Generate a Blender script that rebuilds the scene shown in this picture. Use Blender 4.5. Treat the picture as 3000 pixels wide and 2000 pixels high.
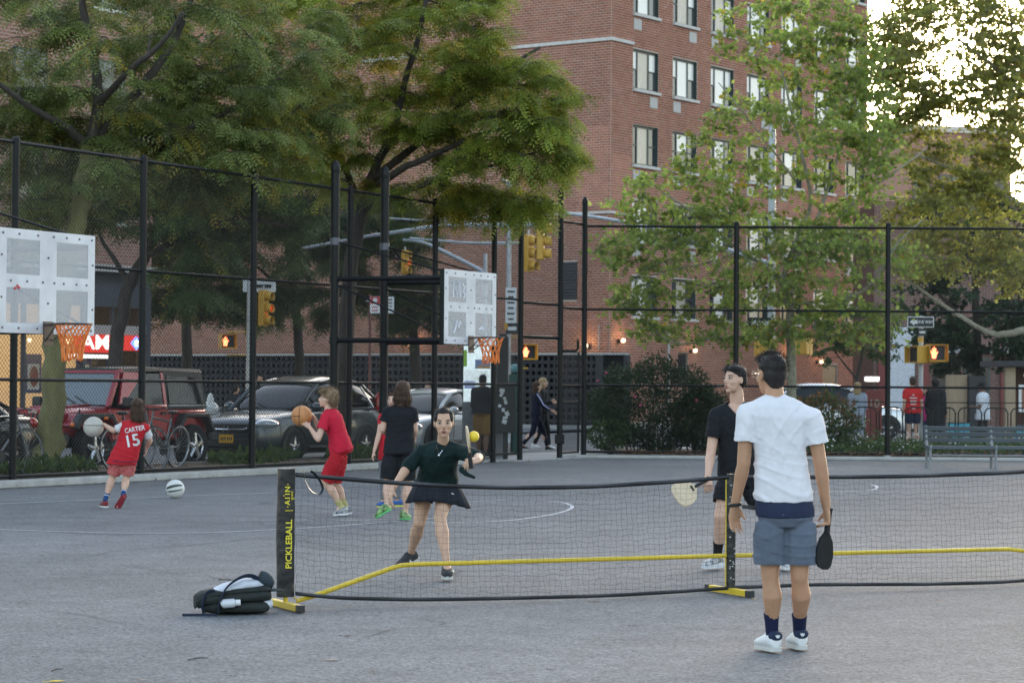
import bpy, bmesh, math, random
import numpy as np
from mathutils import Vector, Matrix, Quaternion
from mathutils.bvhtree import BVHTree
random.seed(7); RNG = np.random.default_rng(11)
for o in list(bpy.data.objects): bpy.data.objects.remove(o)
S = bpy.context.scene
COL = S.collection
# ------------------------------------------------------------------ camera
FPX = 7083.33                      # 85 mm on a 3000 px wide frame
PITCH, ROLL, CAMZ = math.atan(135/FPX), math.radians(0.40), 1.5
CROT = Matrix.Rotation(math.pi/2+PITCH, 3, 'X') @ Matrix.Rotation(ROLL, 3, 'Z')
cd = bpy.data.cameras.new('camera'); cam = bpy.data.objects.new('camera', cd); COL.objects.link(cam)
cam.location = (0, 0, CAMZ); cam.rotation_euler = CROT.to_euler()
cd.lens = 85; cd.sensor_width = 36; cd.clip_end = 3000; cd.clip_start = 0.1
cd.dof.use_dof = True; cd.dof.focus_distance = 18.0; cd.dof.aperture_fstop = 7.1
S.camera = cam
S.render.resolution_x, S.render.resolution_y = 1024, 682
# ------------------------------------------------------------------ light
SUN_AZ, SUN_EL = math.radians(9.5), math.radians(7.0)
W = bpy.data.worlds.new('World'); S.world = W; W.use_nodes = True
nt = W.node_tree; nt.nodes.clear()
sky = nt.nodes.new('ShaderNodeTexSky'); sky.sky_type = 'NISHITA'; sky.sun_disc = False
sky.sun_elevation = SUN_EL; sky.sun_rotation = SUN_AZ
sky.air_density = 1.0; sky.dust_density = 2.2; sky.ozone_density = 1.4
bg = nt.nodes.new('ShaderNodeBackground'); bg.inputs[1].default_value = 0.15
wo = nt.nodes.new('ShaderNodeOutputWorld')
hs = nt.nodes.new('ShaderNodeHueSaturation'); hs.inputs['Saturation'].default_value = .70
nt.links.new(sky.outputs[0], hs.inputs['Color']); nt.links.new(hs.outputs[0], bg.inputs[0]); nt.links.new(bg.outputs[0], wo.inputs[0])
sl = bpy.data.lights.new('sun', 'SUN'); sl.energy = 0.6; sl.angle = math.radians(12); sl.color = (1.0, 0.86, 0.68)
sun = bpy.data.objects.new('sun', sl); COL.objects.link(sun)
sd = Vector((math.sin(SUN_AZ)*math.cos(SUN_EL), math.cos(SUN_AZ)*math.cos(SUN_EL), math.sin(SUN_EL)))
sun.rotation_euler = sd.to_track_quat('Z', 'Y').to_euler(); sun.location = sd*60
vs = S.view_settings; vs.view_transform = 'Standard'; vs.look = 'None'; vs.gamma = 1.0; vs.use_curve_mapping = False
vs.exposure = 2.72
S.cycles.max_bounces = 5; S.cycles.diffuse_bounces = 3; S.cycles.transparent_max_bounces = 24
# ------------------------------------------------------------------ pixel -> world (photo pixels, 3000 x 2000)
def ray(px, py): return CROT @ Vector(((px-1500)/FPX, -(py-1000)/FPX, -1.0))
def at(px, py, Y):
    r = ray(px, py); t = Y/r.y
    return Vector((r.x*t, Y, CAMZ+r.z*t))
def gp(px, py, z=0.0):
    r = ray(px, py); t = (z-CAMZ)/r.z
    return Vector((r.x*t, r.y*t, z))
V = lambda *a: Vector(a if len(a) > 1 else a[0])
U = Vector((0.462, 0.887, 0)).normalized(); N = Vector((U.y, -U.x, 0)); Z = Vector((0, 0, 1))
# ------------------------------------------------------------------ materials
MATS = {}
def mat(name, col, rough=.7, metal=0., var=0., vscale=8., bump=0., bscale=40., col2=None, spec=.5, emit=None, estr=0.,
        transl=0., island=0., trans=0., coat=0., sheen=0., attr=None, stretch=None):
    if name in MATS: return MATS[name]
    m = bpy.data.materials.new(name); m.use_nodes = True; MATS[name] = m
    t = m.node_tree; n = t.nodes; L = t.links.new; b = n['Principled BSDF']
    c = (*col, 1)
    b.inputs['Base Color'].default_value = c; b.inputs['Roughness'].default_value = rough
    b.inputs['Metallic'].default_value = metal; b.inputs['Specular IOR Level'].default_value = spec
    if coat: b.inputs['Coat Weight'].default_value = coat; b.inputs['Coat Roughness'].default_value = .05
    if sheen: b.inputs['Sheen Weight'].default_value = sheen
    if trans: b.inputs['Transmission Weight'].default_value = trans
    out = b.inputs['Base Color']; src = None
    tc = n.new('ShaderNodeTexCoord'); co = tc.outputs['Object']
    if stretch:
        mp = n.new('ShaderNodeMapping'); mp.inputs['Scale'].default_value = stretch; L(co, mp.inputs[0]); co = mp.outputs[0]
    if var or col2:
        nz = n.new('ShaderNodeTexNoise'); nz.inputs['Scale'].default_value = vscale; nz.inputs['Detail'].default_value = 5
        nz.inputs['Roughness'].default_value = .65; L(co, nz.inputs['Vector'])
        rp = n.new('ShaderNodeMapRange'); rp.inputs[1].default_value = .32; rp.inputs[2].default_value = .68; L(nz.outputs[0], rp.inputs[0])
        mx = n.new('ShaderNodeMix'); mx.data_type = 'RGBA'; L(rp.outputs[0], mx.inputs[0])
        c2 = col2 if col2 else tuple(min(1, x*(1+var)) for x in col)
        c1 = col if col2 else tuple(x*(1-var) for x in col)
        mx.inputs[6].default_value = (*c1, 1); mx.inputs[7].default_value = (*c2, 1); src = mx.outputs[2]
    if attr:
        an = n.new('ShaderNodeAttribute'); an.attribute_name = attr
        src = an.outputs['Color']
    if island:
        g = n.new('ShaderNodeNewGeometry'); oi = n.new('ShaderNodeObjectInfo')
        ad = n.new('ShaderNodeMath'); ad.operation = 'ADD'; L(g.outputs['Random Per Island'], ad.inputs[0]); L(oi.outputs['Random'], ad.inputs[1])
        fr = n.new('ShaderNodeMath'); fr.operation = 'FRACT'; L(ad.outputs[0], fr.inputs[0])
        hs = n.new('ShaderNodeHueSaturation')
        mr = n.new('ShaderNodeMapRange'); mr.inputs[3].default_value = 1-island; mr.inputs[4].default_value = 1+island; L(fr.outputs[0], mr.inputs[0])
        L(mr.outputs[0], hs.inputs['Value'])
        if src: L(src, hs.inputs['Color'])
        else: hs.inputs['Color'].default_value = c
        src = hs.outputs[0]
    if src: L(src, out)
    if bump:
        nb = n.new('ShaderNodeTexNoise'); nb.inputs['Scale'].default_value = bscale; nb.inputs['Detail'].default_value = 4; L(co, nb.inputs['Vector'])
        bp = n.new('ShaderNodeBump'); bp.inputs['Strength'].default_value = min(1, bump); bp.inputs['Distance'].default_value = .02*max(1, bump)
        L(nb.outputs[0], bp.inputs['Height']); L(bp.outputs[0], b.inputs['Normal'])
    if emit: b.inputs['Emission Color'].default_value = (*emit, 1); b.inputs['Emission Strength'].default_value = estr
    if transl:
        tr = n.new('ShaderNodeBsdfTranslucent'); ms = n.new('ShaderNodeMixShader'); ms.inputs[0].default_value = transl
        if src: L(src, tr.inputs[0])
        else: tr.inputs[0].default_value = c
        o = n['Material Output']; L(b.outputs[0], ms.inputs[1]); L(tr.outputs[0], ms.inputs[2]); L(ms.outputs[0], o.inputs[0])
    return m
# ------------------------------------------------------------------ mesh building
ORG = {}
class MB:
    def __init__(s): s.v = []; s.f = []; s.n = 0
    def add(s, vs, fs):
        o = s.n
        s.v.extend([tuple(x) for x in vs]); s.n = len(s.v)
        s.f.extend([tuple(i+o for i in f) for f in fs]); return s
    def box(s, c, size, rot=None, ax=None):
        hx, hy, hz = [k/2 for k in size]; c = Vector(c); out = []
        for dx, dy, dz in ((-1,-1,-1),(1,-1,-1),(1,1,-1),(-1,1,-1),(-1,-1,1),(1,-1,1),(1,1,1),(-1,1,1)):
            if ax: p = ax[0]*dx*hx+ax[1]*dy*hy+ax[2]*dz*hz
            else:
                p = Vector((dx*hx, dy*hy, dz*hz))
                if rot is not None: p = rot @ p
            out.append(c+p)
        return s.add(out, [(0,3,2,1),(4,5,6,7),(0,1,5,4),(1,2,6,5),(2,3,7,6),(3,0,4,7)])
    def tube(s, pts, rad, n=8, caps=True, sq=None, up=None):
        pts = [Vector(p) for p in pts]; k = len(pts)
        if not hasattr(rad, '__len__'): rad = [rad]*k
        rings = []; prev = None
        for i, p in enumerate(pts):
            t = (pts[min(i+1, k-1)]-pts[max(i-1, 0)]).normalized()
            if prev is None:
                a = up or (Vector((0, 0, 1)) if abs(t.z) < .9 else Vector((0, 1, 0)))
                x = a.cross(t).normalized()
            else: x = (prev-t*prev.dot(t)).normalized()
            y = t.cross(x); prev = x; r = rad[i]
            rx, ry = r if hasattr(r, '__len__') else (r, r)
            rings.append([p+x*(rx*math.cos(2*math.pi*j/n))+y*(ry*math.sin(2*math.pi*j/n)) for j in range(n)])
        return s.loft(rings, caps)
    def loft(s, rings, caps=True, close=True):
        n = len(rings[0]); vs = [p for r in rings for p in r]; fs = []
        for i in range(len(rings)-1):
            for j in range(n if close else n-1):
                a, b = i*n+j, i*n+(j+1) % n
                fs.append((a, b, b+n, a+n))
        if caps and close:
            fs.append(tuple(range(n-1, -1, -1))); fs.append(tuple((len(rings)-1)*n+j for j in range(n)))
        return s.add(vs, fs)
    def cyl(s, p0, p1, r0, r1=None, n=10, caps=True): return s.tube([p0, p1], [r0, r0 if r1 is None else r1], n, caps)
    def ell(s, c, r, n=10, m=7, rot=None):
        c = Vector(c); rings = []
        for i in range(m+1):
            th = math.pi*i/m; th = min(max(th, .02), math.pi-.02)
            ring = []
            for j in range(n):
                p = Vector((r[0]*math.sin(th)*math.cos(2*math.pi*j/n), r[1]*math.sin(th)*math.sin(2*math.pi*j/n), -r[2]*math.cos(th)))
                if rot is not None: p = rot @ p
                ring.append(c+p)
            rings.append(ring)
        return s.loft(rings)
    def prism(s, poly, d):          # poly: 3D points (planar), extruded by d
        n = len(poly); d = Vector(d); a = [Vector(p) for p in poly]
        fs = [tuple(range(n-1, -1, -1)), tuple(range(n, 2*n))]+[(i, (i+1) % n, n+(i+1) % n, n+i) for i in range(n)]
        return s.add(a+[p+d for p in a], fs)
    def quad(s, a, b, c, d): return s.add([a, b, c, d], [(0, 1, 2, 3)])
    def build(s, name, m, parent=None, smooth=False, bevel=0., local=False, sharp=35):
        me = bpy.data.meshes.new(name)
        off = Vector((0, 0, 0)) if local or parent is None else ORG.get(parent.name, Vector((0, 0, 0)))
        vs = np.array(s.v, dtype=np.float64).reshape(-1, 3)-np.array(off)
        me.from_pydata(vs.tolist(), [], s.f); me.update()
        return finish(me, name, m, parent, smooth, bevel, sharp)
def finish(me, name, m, parent=None, smooth=False, bevel=0., sharp=35):
    o = bpy.data.objects.new(name, me); COL.objects.link(o)
    if m: me.materials.append(m)
    if parent: o.parent = parent; ORG[o.name] = ORG.get(parent.name, Vector((0, 0, 0)))
    if smooth:
        me.polygons.foreach_set('use_smooth', np.ones(len(me.polygons), dtype=bool))
        if sharp: me.set_sharp_from_angle(angle=math.radians(sharp))
    if bevel:
        b = o.modifiers.new('bevel', 'BEVEL'); b.width = bevel; b.segments = 2; b.limit_method = 'ANGLE'
    return o
def npmesh(name, v, quads, m, parent=None, smooth=False, tris=None, colors=None):
    me = bpy.data.meshes.new(name); v = np.asarray(v, dtype=np.float32)
    if parent is not None: v = v-np.array(ORG.get(parent.name, (0, 0, 0)), dtype=np.float32)
    f = np.asarray(quads if tris is None else tris, dtype=np.int32); k = f.shape[1]
    me.vertices.add(len(v)); me.vertices.foreach_set('co', v.ravel())
    me.loops.add(f.size); me.loops.foreach_set('vertex_index', f.ravel())
    me.polygons.add(len(f)); me.polygons.foreach_set('loop_start', np.arange(0, f.size, k, dtype=np.int32))
    me.polygons.foreach_set('loop_total', np.full(len(f), k, dtype=np.int32))
    me.update(); 
    if colors is not None:
        a = me.color_attributes.new('tint', 'FLOAT_COLOR', 'POINT'); a.data.foreach_set('color', np.asarray(colors, dtype=np.float32).ravel())
    return finish(me, name, m, parent, smooth, 0, 0)
def tag(o, label=None, cat=None, group=None, kind=None):
    if label: o['label'] = label
    if cat: o['category'] = cat
    if group: o['group'] = group
    if kind: o['kind'] = kind
    return o
def thing(name, label, cat, loc=(0, 0, 0), group=None, rz=None):
    o = bpy.data.objects.new(name, None); COL.objects.link(o); o.empty_display_size = .1
    o.location = loc; ORG[o.name] = Vector(loc)
    if rz is not None: o.rotation_euler = (0, 0, rz); ORG[o.name] = Vector((0, 0, 0))
    return tag(o, label, cat, group)
def struct(o): o['kind'] = 'structure'; return o
def text_verts(txt, size=1.0, extrude=0.0, bold=False, spacing=1.0):
    c = bpy.data.curves.new('t', 'FONT'); c.body = txt; c.size = size; c.extrude = extrude; c.align_x = 'CENTER'; c.align_y = 'CENTER'
    c.space_character = spacing; c.resolution_u = 3
    if bold: c.offset = size*.018
    o = bpy.data.objects.new('t', c); COL.objects.link(o)
    dg = bpy.context.evaluated_depsgraph_get(); me = bpy.data.meshes.new_from_object(o.evaluated_get(dg))
    vs = [v.co.copy() for v in me.vertices]; fs = [tuple(p.vertices) for p in me.polygons]
    bpy.data.objects.remove(o); bpy.data.curves.remove(c); bpy.data.meshes.remove(me)
    return vs, fs
def text(name, txt, size, c, right, up, m, parent, bold=True, target=None, wscale=1.0, sp=1.0, off=.004):
    vs, fs = text_verts(txt, size, 0, bold, sp); right = right.normalized(); up = up.normalized(); nrm = right.cross(up)
    pts = [Vector(c)+right*(v.x*wscale)+up*v.y for v in vs]
    if target:
        q = []
        for p in pts:
            h = target.ray_cast(p+nrm*.5, -nrm, 1.5)
            q.append(h[0]+nrm*off if h[0] else p)
        pts = q
    b = MB(); b.add(pts, fs); return b.build(name, m, parent)
# ================================================================== ground
FB = Vector((-2.93, 43.6, 0))
def fpt(t, off=0., z=0.): return FB+U*t+N*off+Z*z         # off > 0: towards the court
def sheet(name, poly, z, m, th=0.):
    b = MB(); p = [Vector((q[0], q[1], z)) for q in poly]
    if th: b.prism([q-Z*th for q in p], (0, 0, th))
    else: b.add(p, [tuple(range(len(p)))])
    return struct(b.build(name, m))
def asphalt(name, c1, c2, grit=.5, sc=1.0):
    m = bpy.data.materials.new(name); m.use_nodes = True; t = m.node_tree; n = t.nodes; L = t.links.new; b = n['Principled BSDF']
    tc = n.new('ShaderNodeTexCoord'); co = tc.outputs['Object']
    def noise(s, d=4, r=.6):
        x = n.new('ShaderNodeTexNoise'); x.inputs['Scale'].default_value = s*sc; x.inputs['Detail'].default_value = d; x.inputs['Roughness'].default_value = r; L(co, x.inputs['Vector']); return x.outputs[0]
    def mr(s, a, bb, lo, hi):
        x = n.new('ShaderNodeMapRange'); x.inputs[1].default_value = a; x.inputs[2].default_value = bb; x.inputs[3].default_value = lo; x.inputs[4].default_value = hi; L(s, x.inputs[0]); return x.outputs[0]
    def mul(a, bb, op='MULTIPLY'):
        x = n.new('ShaderNodeMath'); x.operation = op; L(a, x.inputs[0]); L(bb, x.inputs[1]); return x.outputs[0]
    mx = n.new('ShaderNodeMix'); mx.data_type = 'RGBA'; mx.inputs[6].default_value = (*c1, 1); mx.inputs[7].default_value = (*c2, 1)
    L(mr(noise(.35, 6, .7), .3, .7, 0, 1), mx.inputs[0])
    # aggregate speckle, worn stains, hairline cracks
    vo = n.new('ShaderNodeTexVoronoi'); vo.inputs['Scale'].default_value = 66*sc; L(co, vo.inputs['Vector'])
    sep = n.new('ShaderNodeSeparateColor'); L(vo.outputs['Color'], sep.inputs[0])
    speck = mr(sep.outputs[0], 0, 1, 1-grit, 1+grit)
    stain = mr(noise(1.7, 6, .75), .34, .62, .80, 1.08)
    blot = mr(noise(.12, 3, .5), .35, .65, .84, 1.08)
    vc = n.new('ShaderNodeTexVoronoi'); vc.feature = 'DISTANCE_TO_EDGE'; vc.inputs['Scale'].default_value = .22*sc
    wn = n.new('ShaderNodeTexNoise'); wn.inputs['Scale'].default_value = 1.3; wn.inputs['Detail'].default_value = 5; L(co, wn.inputs['Vector'])
    wm = n.new('ShaderNodeMix'); wm.data_type = 'VECTOR'; wm.inputs[0].default_value = .35; L(co, wm.inputs[4]); L(wn.outputs['Color'], wm.inputs[5]); L(wm.outputs[1], vc.inputs['Vector'])
    crack = mr(vc.outputs['Distance'], .0, .005, .58, 1)
    brk = mr(noise(.8, 3), .45, .6, 0, 1)
    cm = n.new('ShaderNodeMix'); cm.data_type = 'FLOAT'; cm.inputs[2].default_value = 1.0; L(brk, cm.inputs[0]); L(crack, cm.inputs[3])
    f = mul(mul(mul(speck, stain), blot), cm.outputs[0])
    vm = n.new('ShaderNodeVectorMath'); vm.operation = 'SCALE'; L(mx.outputs[2], vm.inputs[0]); L(f, vm.inputs['Scale'])
    L(vm.outputs[0], b.inputs['Base Color']); b.inputs['Roughness'].default_value = .9; b.inputs['Specular IOR Level'].default_value = .2
    bp = n.new('ShaderNodeBump'); bp.inputs['Strength'].default_value = .35; bp.inputs['Distance'].default_value = .006; L(sep.outputs[0], bp.inputs['Height']); L(bp.outputs[0], b.inputs['Normal'])
    return m
M_court = asphalt('court_asphalt', (.132, .137, .146), (.165, .170, .179), .45)
M_road = asphalt('road_asphalt', (.12, .12, .125), (.16, .16, .165), .25)
M_conc = mat('concrete', (.36, .355, .34), .9, var=.18, vscale=3, bump=.3, bscale=60)
M_walk = mat('sidewalk_concrete', (.30, .30, .295), .9, var=.15, vscale=1.5, bump=.2)
M_dirt = mat('bed_soil', (.075, .062, .048), .95, col2=(.13, .105, .075), vscale=5, bump=.8, bscale=18)
M_line = mat('court_line_paint', (.44, .45, .47), .8, var=.2, vscale=12)
sheet('court_ground', [(-900, -300), (900, -300), (900, 1500), (-900, 1500)], 0, M_court)
sheet('road', [fpt(-70, -2.35)[:2], fpt(24, -2.35)[:2], (12, 66), (90, 66), (90, 88), (60, 260), fpt(200, -13)[:2], fpt(26, -13)[:2], (-40, 92), (-70, 90), fpt(16, -13)[:2], fpt(-70, -13)[:2]], .004, M_road)
sheet('planting_strip', [fpt(-70, -.12)[:2], fpt(4.2, -.12)[:2], fpt(4.2, -2.2)[:2], fpt(-70, -2.2)[:2]], .13, M_dirt, .13)
cb = MB(); cb.box(fpt(-32.9, -2.275, .07), (.148, 74.2, .14), ax=(N, U, Z)); struct(cb.build('street_kerb', M_conc, bevel=.015))
CORNER = fpt(9.30)                                         # left fence meets right fence
sheet('corner_sidewalk', [fpt(4.22, -.1)[:2], fpt(4.22, -2.35)[:2], fpt(23.5, -2.35)[:2], (12, 65.5), (60, 65.5), (60, 57.2), (CORNER.x+.8, 57.2), (CORNER.x+.8, CORNER.y+.3), CORNER[:2]], .02, M_walk, .02)
sheet('garden_bed', [(CORNER.x+.85, CORNER.y+.28), (40, CORNER.y+.28), (40, 57.1), (CORNER.x+.85, 57.1)], .09, M_dirt, .09)
sheet('store_sidewalk', [fpt(-40, -13)[:2], fpt(15.5, -13)[:2], fpt(15.5, -19)[:2], fpt(-40, -19)[:2]], .13, M_walk, .13)
sheet('apartment_sidewalk', [(3.9, 87.2), (30, 123), (20, 126), (-40, 122), (-32, 111.5)], .13, M_walk, .13)
kb = MB(); kb.box(fpt(-32.6, .1, .055), (.34, 74.2, .11), ax=(N, U, Z)); struct(kb.build('fence_kerb', M_conc, bevel=.02))
kb = MB(); kb.box(((CORNER.x+40)/2, CORNER.y+.05, .035), (40-CORNER.x, .4, .07)); struct(kb.build('garden_kerb', M_conc, bevel=.02))
kb = MB(); kb.box(fpt(7.6, .0, .012), (.5, 3.2, .024), ax=(N, U, Z)); struct(kb.build('gate_threshold', M_walk))
def stripe(pts, w=.05, closed=False):
    g = [gp(*p) for p in pts]; b = MB(); L_ = []; R_ = []
    for i, p in enumerate(g):
        t = (g[min(i+1, len(g)-1)]-g[max(i-1, 0)]).normalized(); s = Vector((-t.y, t.x, 0))*w/2
        L_.append(p+s+Z*.004); R_.append(p-s+Z*.004)
    for i in range(len(g)-1): b.quad(R_[i], R_[i+1], L_[i+1], L_[i])
    return struct(b.build('court_line', M_line))
def spline(P, k=8):
    P = [Vector(p) for p in P]; out = []
    for i in range(len(P)-1):
        a, b, c, d = P[max(i-1, 0)], P[i], P[i+1], P[min(i+2, len(P)-1)]
        for j in range(k):
            t = j/k; out.append(.5*((2*b)+(c-a)*t+(2*a-5*b+4*c-d)*t*t+(3*b-a-3*c+d)*t**3))
    return out+[P[-1]]
for pl in ([(-60, 1549), (300, 1560), (600, 1560), (900, 1546), (1120, 1530), (1300, 1516)],
           [(-60, 1478), (300, 1463), (640, 1449), (800, 1444)],
           [(1060, 1526), (1300, 1531), (1480, 1525), (1610, 1508), (1668, 1492), (1672, 1480), (1630, 1470), (1500, 1466), (1380, 1468)],
           [(2440, 1416), (2540, 1418), (2570, 1427), (2540, 1436), (2400, 1440), (2250, 1443)],
           [(700, 1523), (1000, 1523), (1250, 1522)]):
    stripe([(p.x, p.y) for p in spline([(a, b, 0) for a, b in pl])], .05)
M_crack = mat('asphalt_crack', (.055, .055, .057), .95)
def crack(pts, w):
    rg = random.Random(int(pts[0][0])); P = []
    for a, b in zip(pts, pts[1:]):
        for k in range(7): t = k/7; P.append((a[0]+(b[0]-a[0])*t+rg.uniform(-4, 4), a[1]+(b[1]-a[1])*t+rg.uniform(-1.6, 1.6)))
    g = [gp(*q) for q in P+[pts[-1]]]; b = MB(); n = len(g)
    for i in range(n-1):
        t = (g[i+1]-g[i]).normalized(); s0 = Vector((-t.y, t.x, 0))*w*(.3+.7*math.sin(math.pi*(i+.3)/n))*rg.uniform(.5, 1.2); b.quad(g[i]-s0+Z*.004, g[i+1]-s0*.8+Z*.004, g[i+1]+s0*.8+Z*.004, g[i]+s0+Z*.004)
    struct(b.build('court_crack', M_crack))
for q, w in (([(205, 1640), (330, 1615), (480, 1604), (640, 1590), (800, 1570)], .011), ([(600, 1684), (640, 1694), (690, 1703)], .010), ([(1060, 1870), (1110, 1856), (1160, 1840)], .006), ([(330, 1650), (460, 1672), (560, 1690)], .006), ([(2400, 1960), (2600, 1935), (2800, 1925)], .005), ([(1500, 1600), (1700, 1590), (1850, 1575)], .007), ([(2480, 1560), (2700, 1568), (2960, 1558)], .008), ([(60, 1780), (240, 1800), (380, 1830)], .005)): crack(q, w)
# ================================================================== brick apartment house
C0 = Vector((3.71, 92, 0)); DL = Vector((-.817, .577, 0)).normalized(); DR = Vector((.577, .817, 0)).normalized()
NL = Vector((-DR.x, -DR.y, 0)); NR = Vector((DR.y, -DR.x, 0))          # outward normals
M_brick = mat('red_brick', (.34, .128, .080), .9, col2=(.41, .168, .110), vscale=.9, island=.13, bump=.2, bscale=90, stretch=(1, 1, .22))
M_mortar = mat('mortar', (.50, .415, .36), .95, var=.15, vscale=2)
M_stone = mat('lime_stone', (.50, .48, .45), .85, var=.12, vscale=4)
M_frame = mat('dark_green_window_frame', (.035, .05, .047), .5)
M_glass = mat('window_glass', (.03, .035, .04), .04, spec=.8)
M_shade = mat('window_shade', (.72, .70, .66), .45, spec=.6, coat=.6)
M_metal_lt = mat('painted_grey_louvre', (.38, .37, .36), .6)
M_blackpaint = mat('black_paint', (.016, .017, .019), .45, var=.2, vscale=9)
apt = thing('apartment_building', 'tall red brick apartment house with rows of triple windows behind the trees', 'building', C0)
BH = 21.0; LLEN, RLEN = 27.0, 21.4
wins = []
for k in range(6):
    for i in range(7): wins.append((1.545+2.95*i, 1.545+2.95*i+1.85, 4.3+2.93*k, 4.3+2.93*k+1.55))
lows = [(5.0, 5.75, 1.85, 2.95), (12.4, 13.3, 1.2, 2.9), (17.2, 18.6, .14, 2.6)]
ic = C0-NR*.32
wt = MB(); wt.prism([ic, ic+DR*RLEN, ic+DR*RLEN+DL*(LLEN-.32), ic+DL*(LLEN-.32)], (0, 0, BH)); wall = wt.build('wall', M_mortar, apt)
wf = MB(); xs = sorted(set([0, RLEN]+[round(q, 4) for h in wins+lows for q in h[:2]])); zs = sorted(set([0, BH]+[round(q, 4) for h in wins+lows for q in h[2:]]))
for x0, x1 in zip(xs, xs[1:]):
    for z0, z1 in zip(zs, zs[1:]):
        xm, zm = (x0+x1)/2, (z0+z1)/2
        if not any(h[0] < xm < h[1] and h[2] < zm < h[3] for h in wins+lows):
            wf.box(C0+DR*xm+Z*zm-NR*.155, (x1-x0, .31, z1-z0), ax=(DR, NR, Z))
wf.build('wall_face', M_mortar, apt)
BL, BHT, JT, BD = .255, .0985, .025, .014
def brick_face(org, dirn, nrm, length, z0, z1, holes):
    c = []
    rows = int((z1-z0)/BHT)
    for r in range(rows):
        z = z0+r*BHT; x = -(BL/2 if r % 2 else 0)
        n = int(length/BL)+2
        for k in range(n):
            a, b = max(0, x+k*BL), min(length, x+(k+1)*BL)
            if b-a < .05: continue
            zm = z+BHT/2; xm = (a+b)/2; segs = [(a, b)]
            for h in holes:
                if h[2]-.04 < zm < h[3]+.04:
                    ns = []
                    for (p, q) in segs:
                        if q <= h[0] or p >= h[1]: ns.append((p, q))
                        else:
                            if p < h[0]-.04: ns.append((p, h[0]))
                            if q > h[1]+.04: ns.append((h[1], q))
                    segs = ns
            for p, q in segs: c.append((p, q, z))
    return c
def brick_verts(org, dirn, nrm, cells):
    c = np.array(cells); k = len(c); o = np.array(org); d = np.array(dirn); nn = np.array(nrm); jit = RNG.normal(0, .0035, k)
    p = np.zeros((k, 8, 3))
    for i, (s, dz, dn) in enumerate(((0,0,0),(1,0,0),(1,1,0),(0,1,0),(0,0,1),(1,0,1),(1,1,1),(0,1,1))):
        a = np.where(s, c[:, 1]-JT/2, c[:, 0]+JT/2); zz = c[:, 2]+(BHT-JT/2 if dz else JT/2)
        p[:, i] = o+a[:, None]*d+np.outer(zz, [0, 0, 1])+np.outer((BD+jit) if dn else np.full(k, -.002), nn)
    return p
BF = np.array([(4,5,6,7),(0,1,5,4),(1,2,6,5),(3,0,4,7)])
cl = brick_face(C0, DL, NL, LLEN, 0.2, 20.4, [(1.5, 2.3, 4.9, 6.35), (13, 14, 8.9, 10)])
cr = brick_face(C0, DR, NR, RLEN, 0.2, 20.4, wins+lows)
# the bricks that show largest (round the street corner, clear of the trees) are single objects
def far_show(c, lim, z0, z1): return [i for i, q in enumerate(c) if lim[0] < (q[0]+q[1])/2 < lim[1] and z0 < q[2] < z1 and q[1]-q[0] > .25]
pick = set(far_show(cl, (.0, 1.45), 8.4, 11.5)[:170]); pickr = set(far_show(cr, (.0, 1.5), 8.4, 11.2)[:110])
bm_ = bpy.data.meshes.new('brick'); hb = (BL-JT)/2; hh = (BHT-JT)/2
bm_.from_pydata([(x, y, z) for y in (-.002, BD) for (x, z) in ((-hb, -hh), (hb, -hh), (hb, hh), (-hb, hh))], [], [(4,7,6,5),(0,4,5,1),(1,5,6,2),(2,6,7,3),(3,7,4,0)])
bm_.materials.append(M_brick)
for cells, pk, d, nn in ((cl, pick, DL, NL), (cr, pickr, DR, NR)):
    rot = math.atan2(-nn.x, nn.y) if True else 0
    for i in pk:
        q = cells[i]; o = bpy.data.objects.new('brick', bm_); COL.objects.link(o); o.parent = apt
        p = C0+d*((q[0]+q[1])/2)+Z*(q[2]+BHT/2)-C0; o.location = p; o.rotation_euler = (0, 0, rot)
for cells, pk, d, nn in ((cl, pick, DL, NL), (cr, pickr, DR, NR)):
    pv = brick_verts(C0, d, nn, [c for i, c in enumerate(cells) if i not in pk])
    fs = (BF[None]+np.arange(len(pv))[:, None, None]*8).reshape(-1, 4)
    o = npmesh('brickwork', pv.reshape(-1, 3), fs, M_brick, apt); o['kind'] = 'stuff'
led = MB(); led.box(C0+DL*6+Z*14.82+NL*.03, (12.2, .12, .13), ax=(DL, NL, Z)); led.build('stone_ledge', M_stone, apt)
led = MB(); led.box(C0+DR*.77+Z*14.82+NR*.03, (1.5, .12, .128), ax=(DR, NR, Z)); led.build('stone_ledge', M_stone, apt)
led = MB(); led.box(C0+DL*5+Z*8.2+NL*.03, (10.2, .12, .09), ax=(DL, NL, Z)); led.build('stone_ledge', M_stone, apt)
led = MB(); led.box(C0+DR*.77+Z*8.2+NR*.03, (1.5, .12, .088), ax=(DR, NR, Z)); led.build('stone_ledge', M_stone, apt)
def louvre(org, d, nn, a, b, z0, z1, m, slats, name):
    f = MB(); f.box(org+d*((a+b)/2)+Z*((z0+z1)/2)+nn*.012, (b-a, .03, z1-z0), ax=(d, nn, Z)); fo = f.build(name, M_blackpaint if slats > 8 else M_frame, apt)
    s = MB()
    for k in range(slats):
        z = z0+(k+.5)*(z1-z0)/slats; h = (z1-z0)/slats
        sb = MB(); sb.box(org+d*((a+b)/2)+Z*z+nn*.05, (b-a-.02, .05, h*.55), ax=(d, (nn-Z*.5).normalized(), (Z+nn*.5).normalized())); sb.build('slat', m, fo)
    return fo
M_slat = mat('dark_louvre_slat', (.06, .065, .075), .5)
louvre(C0, DL, NL, 1.5, 2.3, 4.9, 6.35, M_slat, 12, 'vent_louvre')
louvre(C0, DL, NL, 13, 14, 8.9, 10, M_slat, 9, 'vent_louvre')
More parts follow.
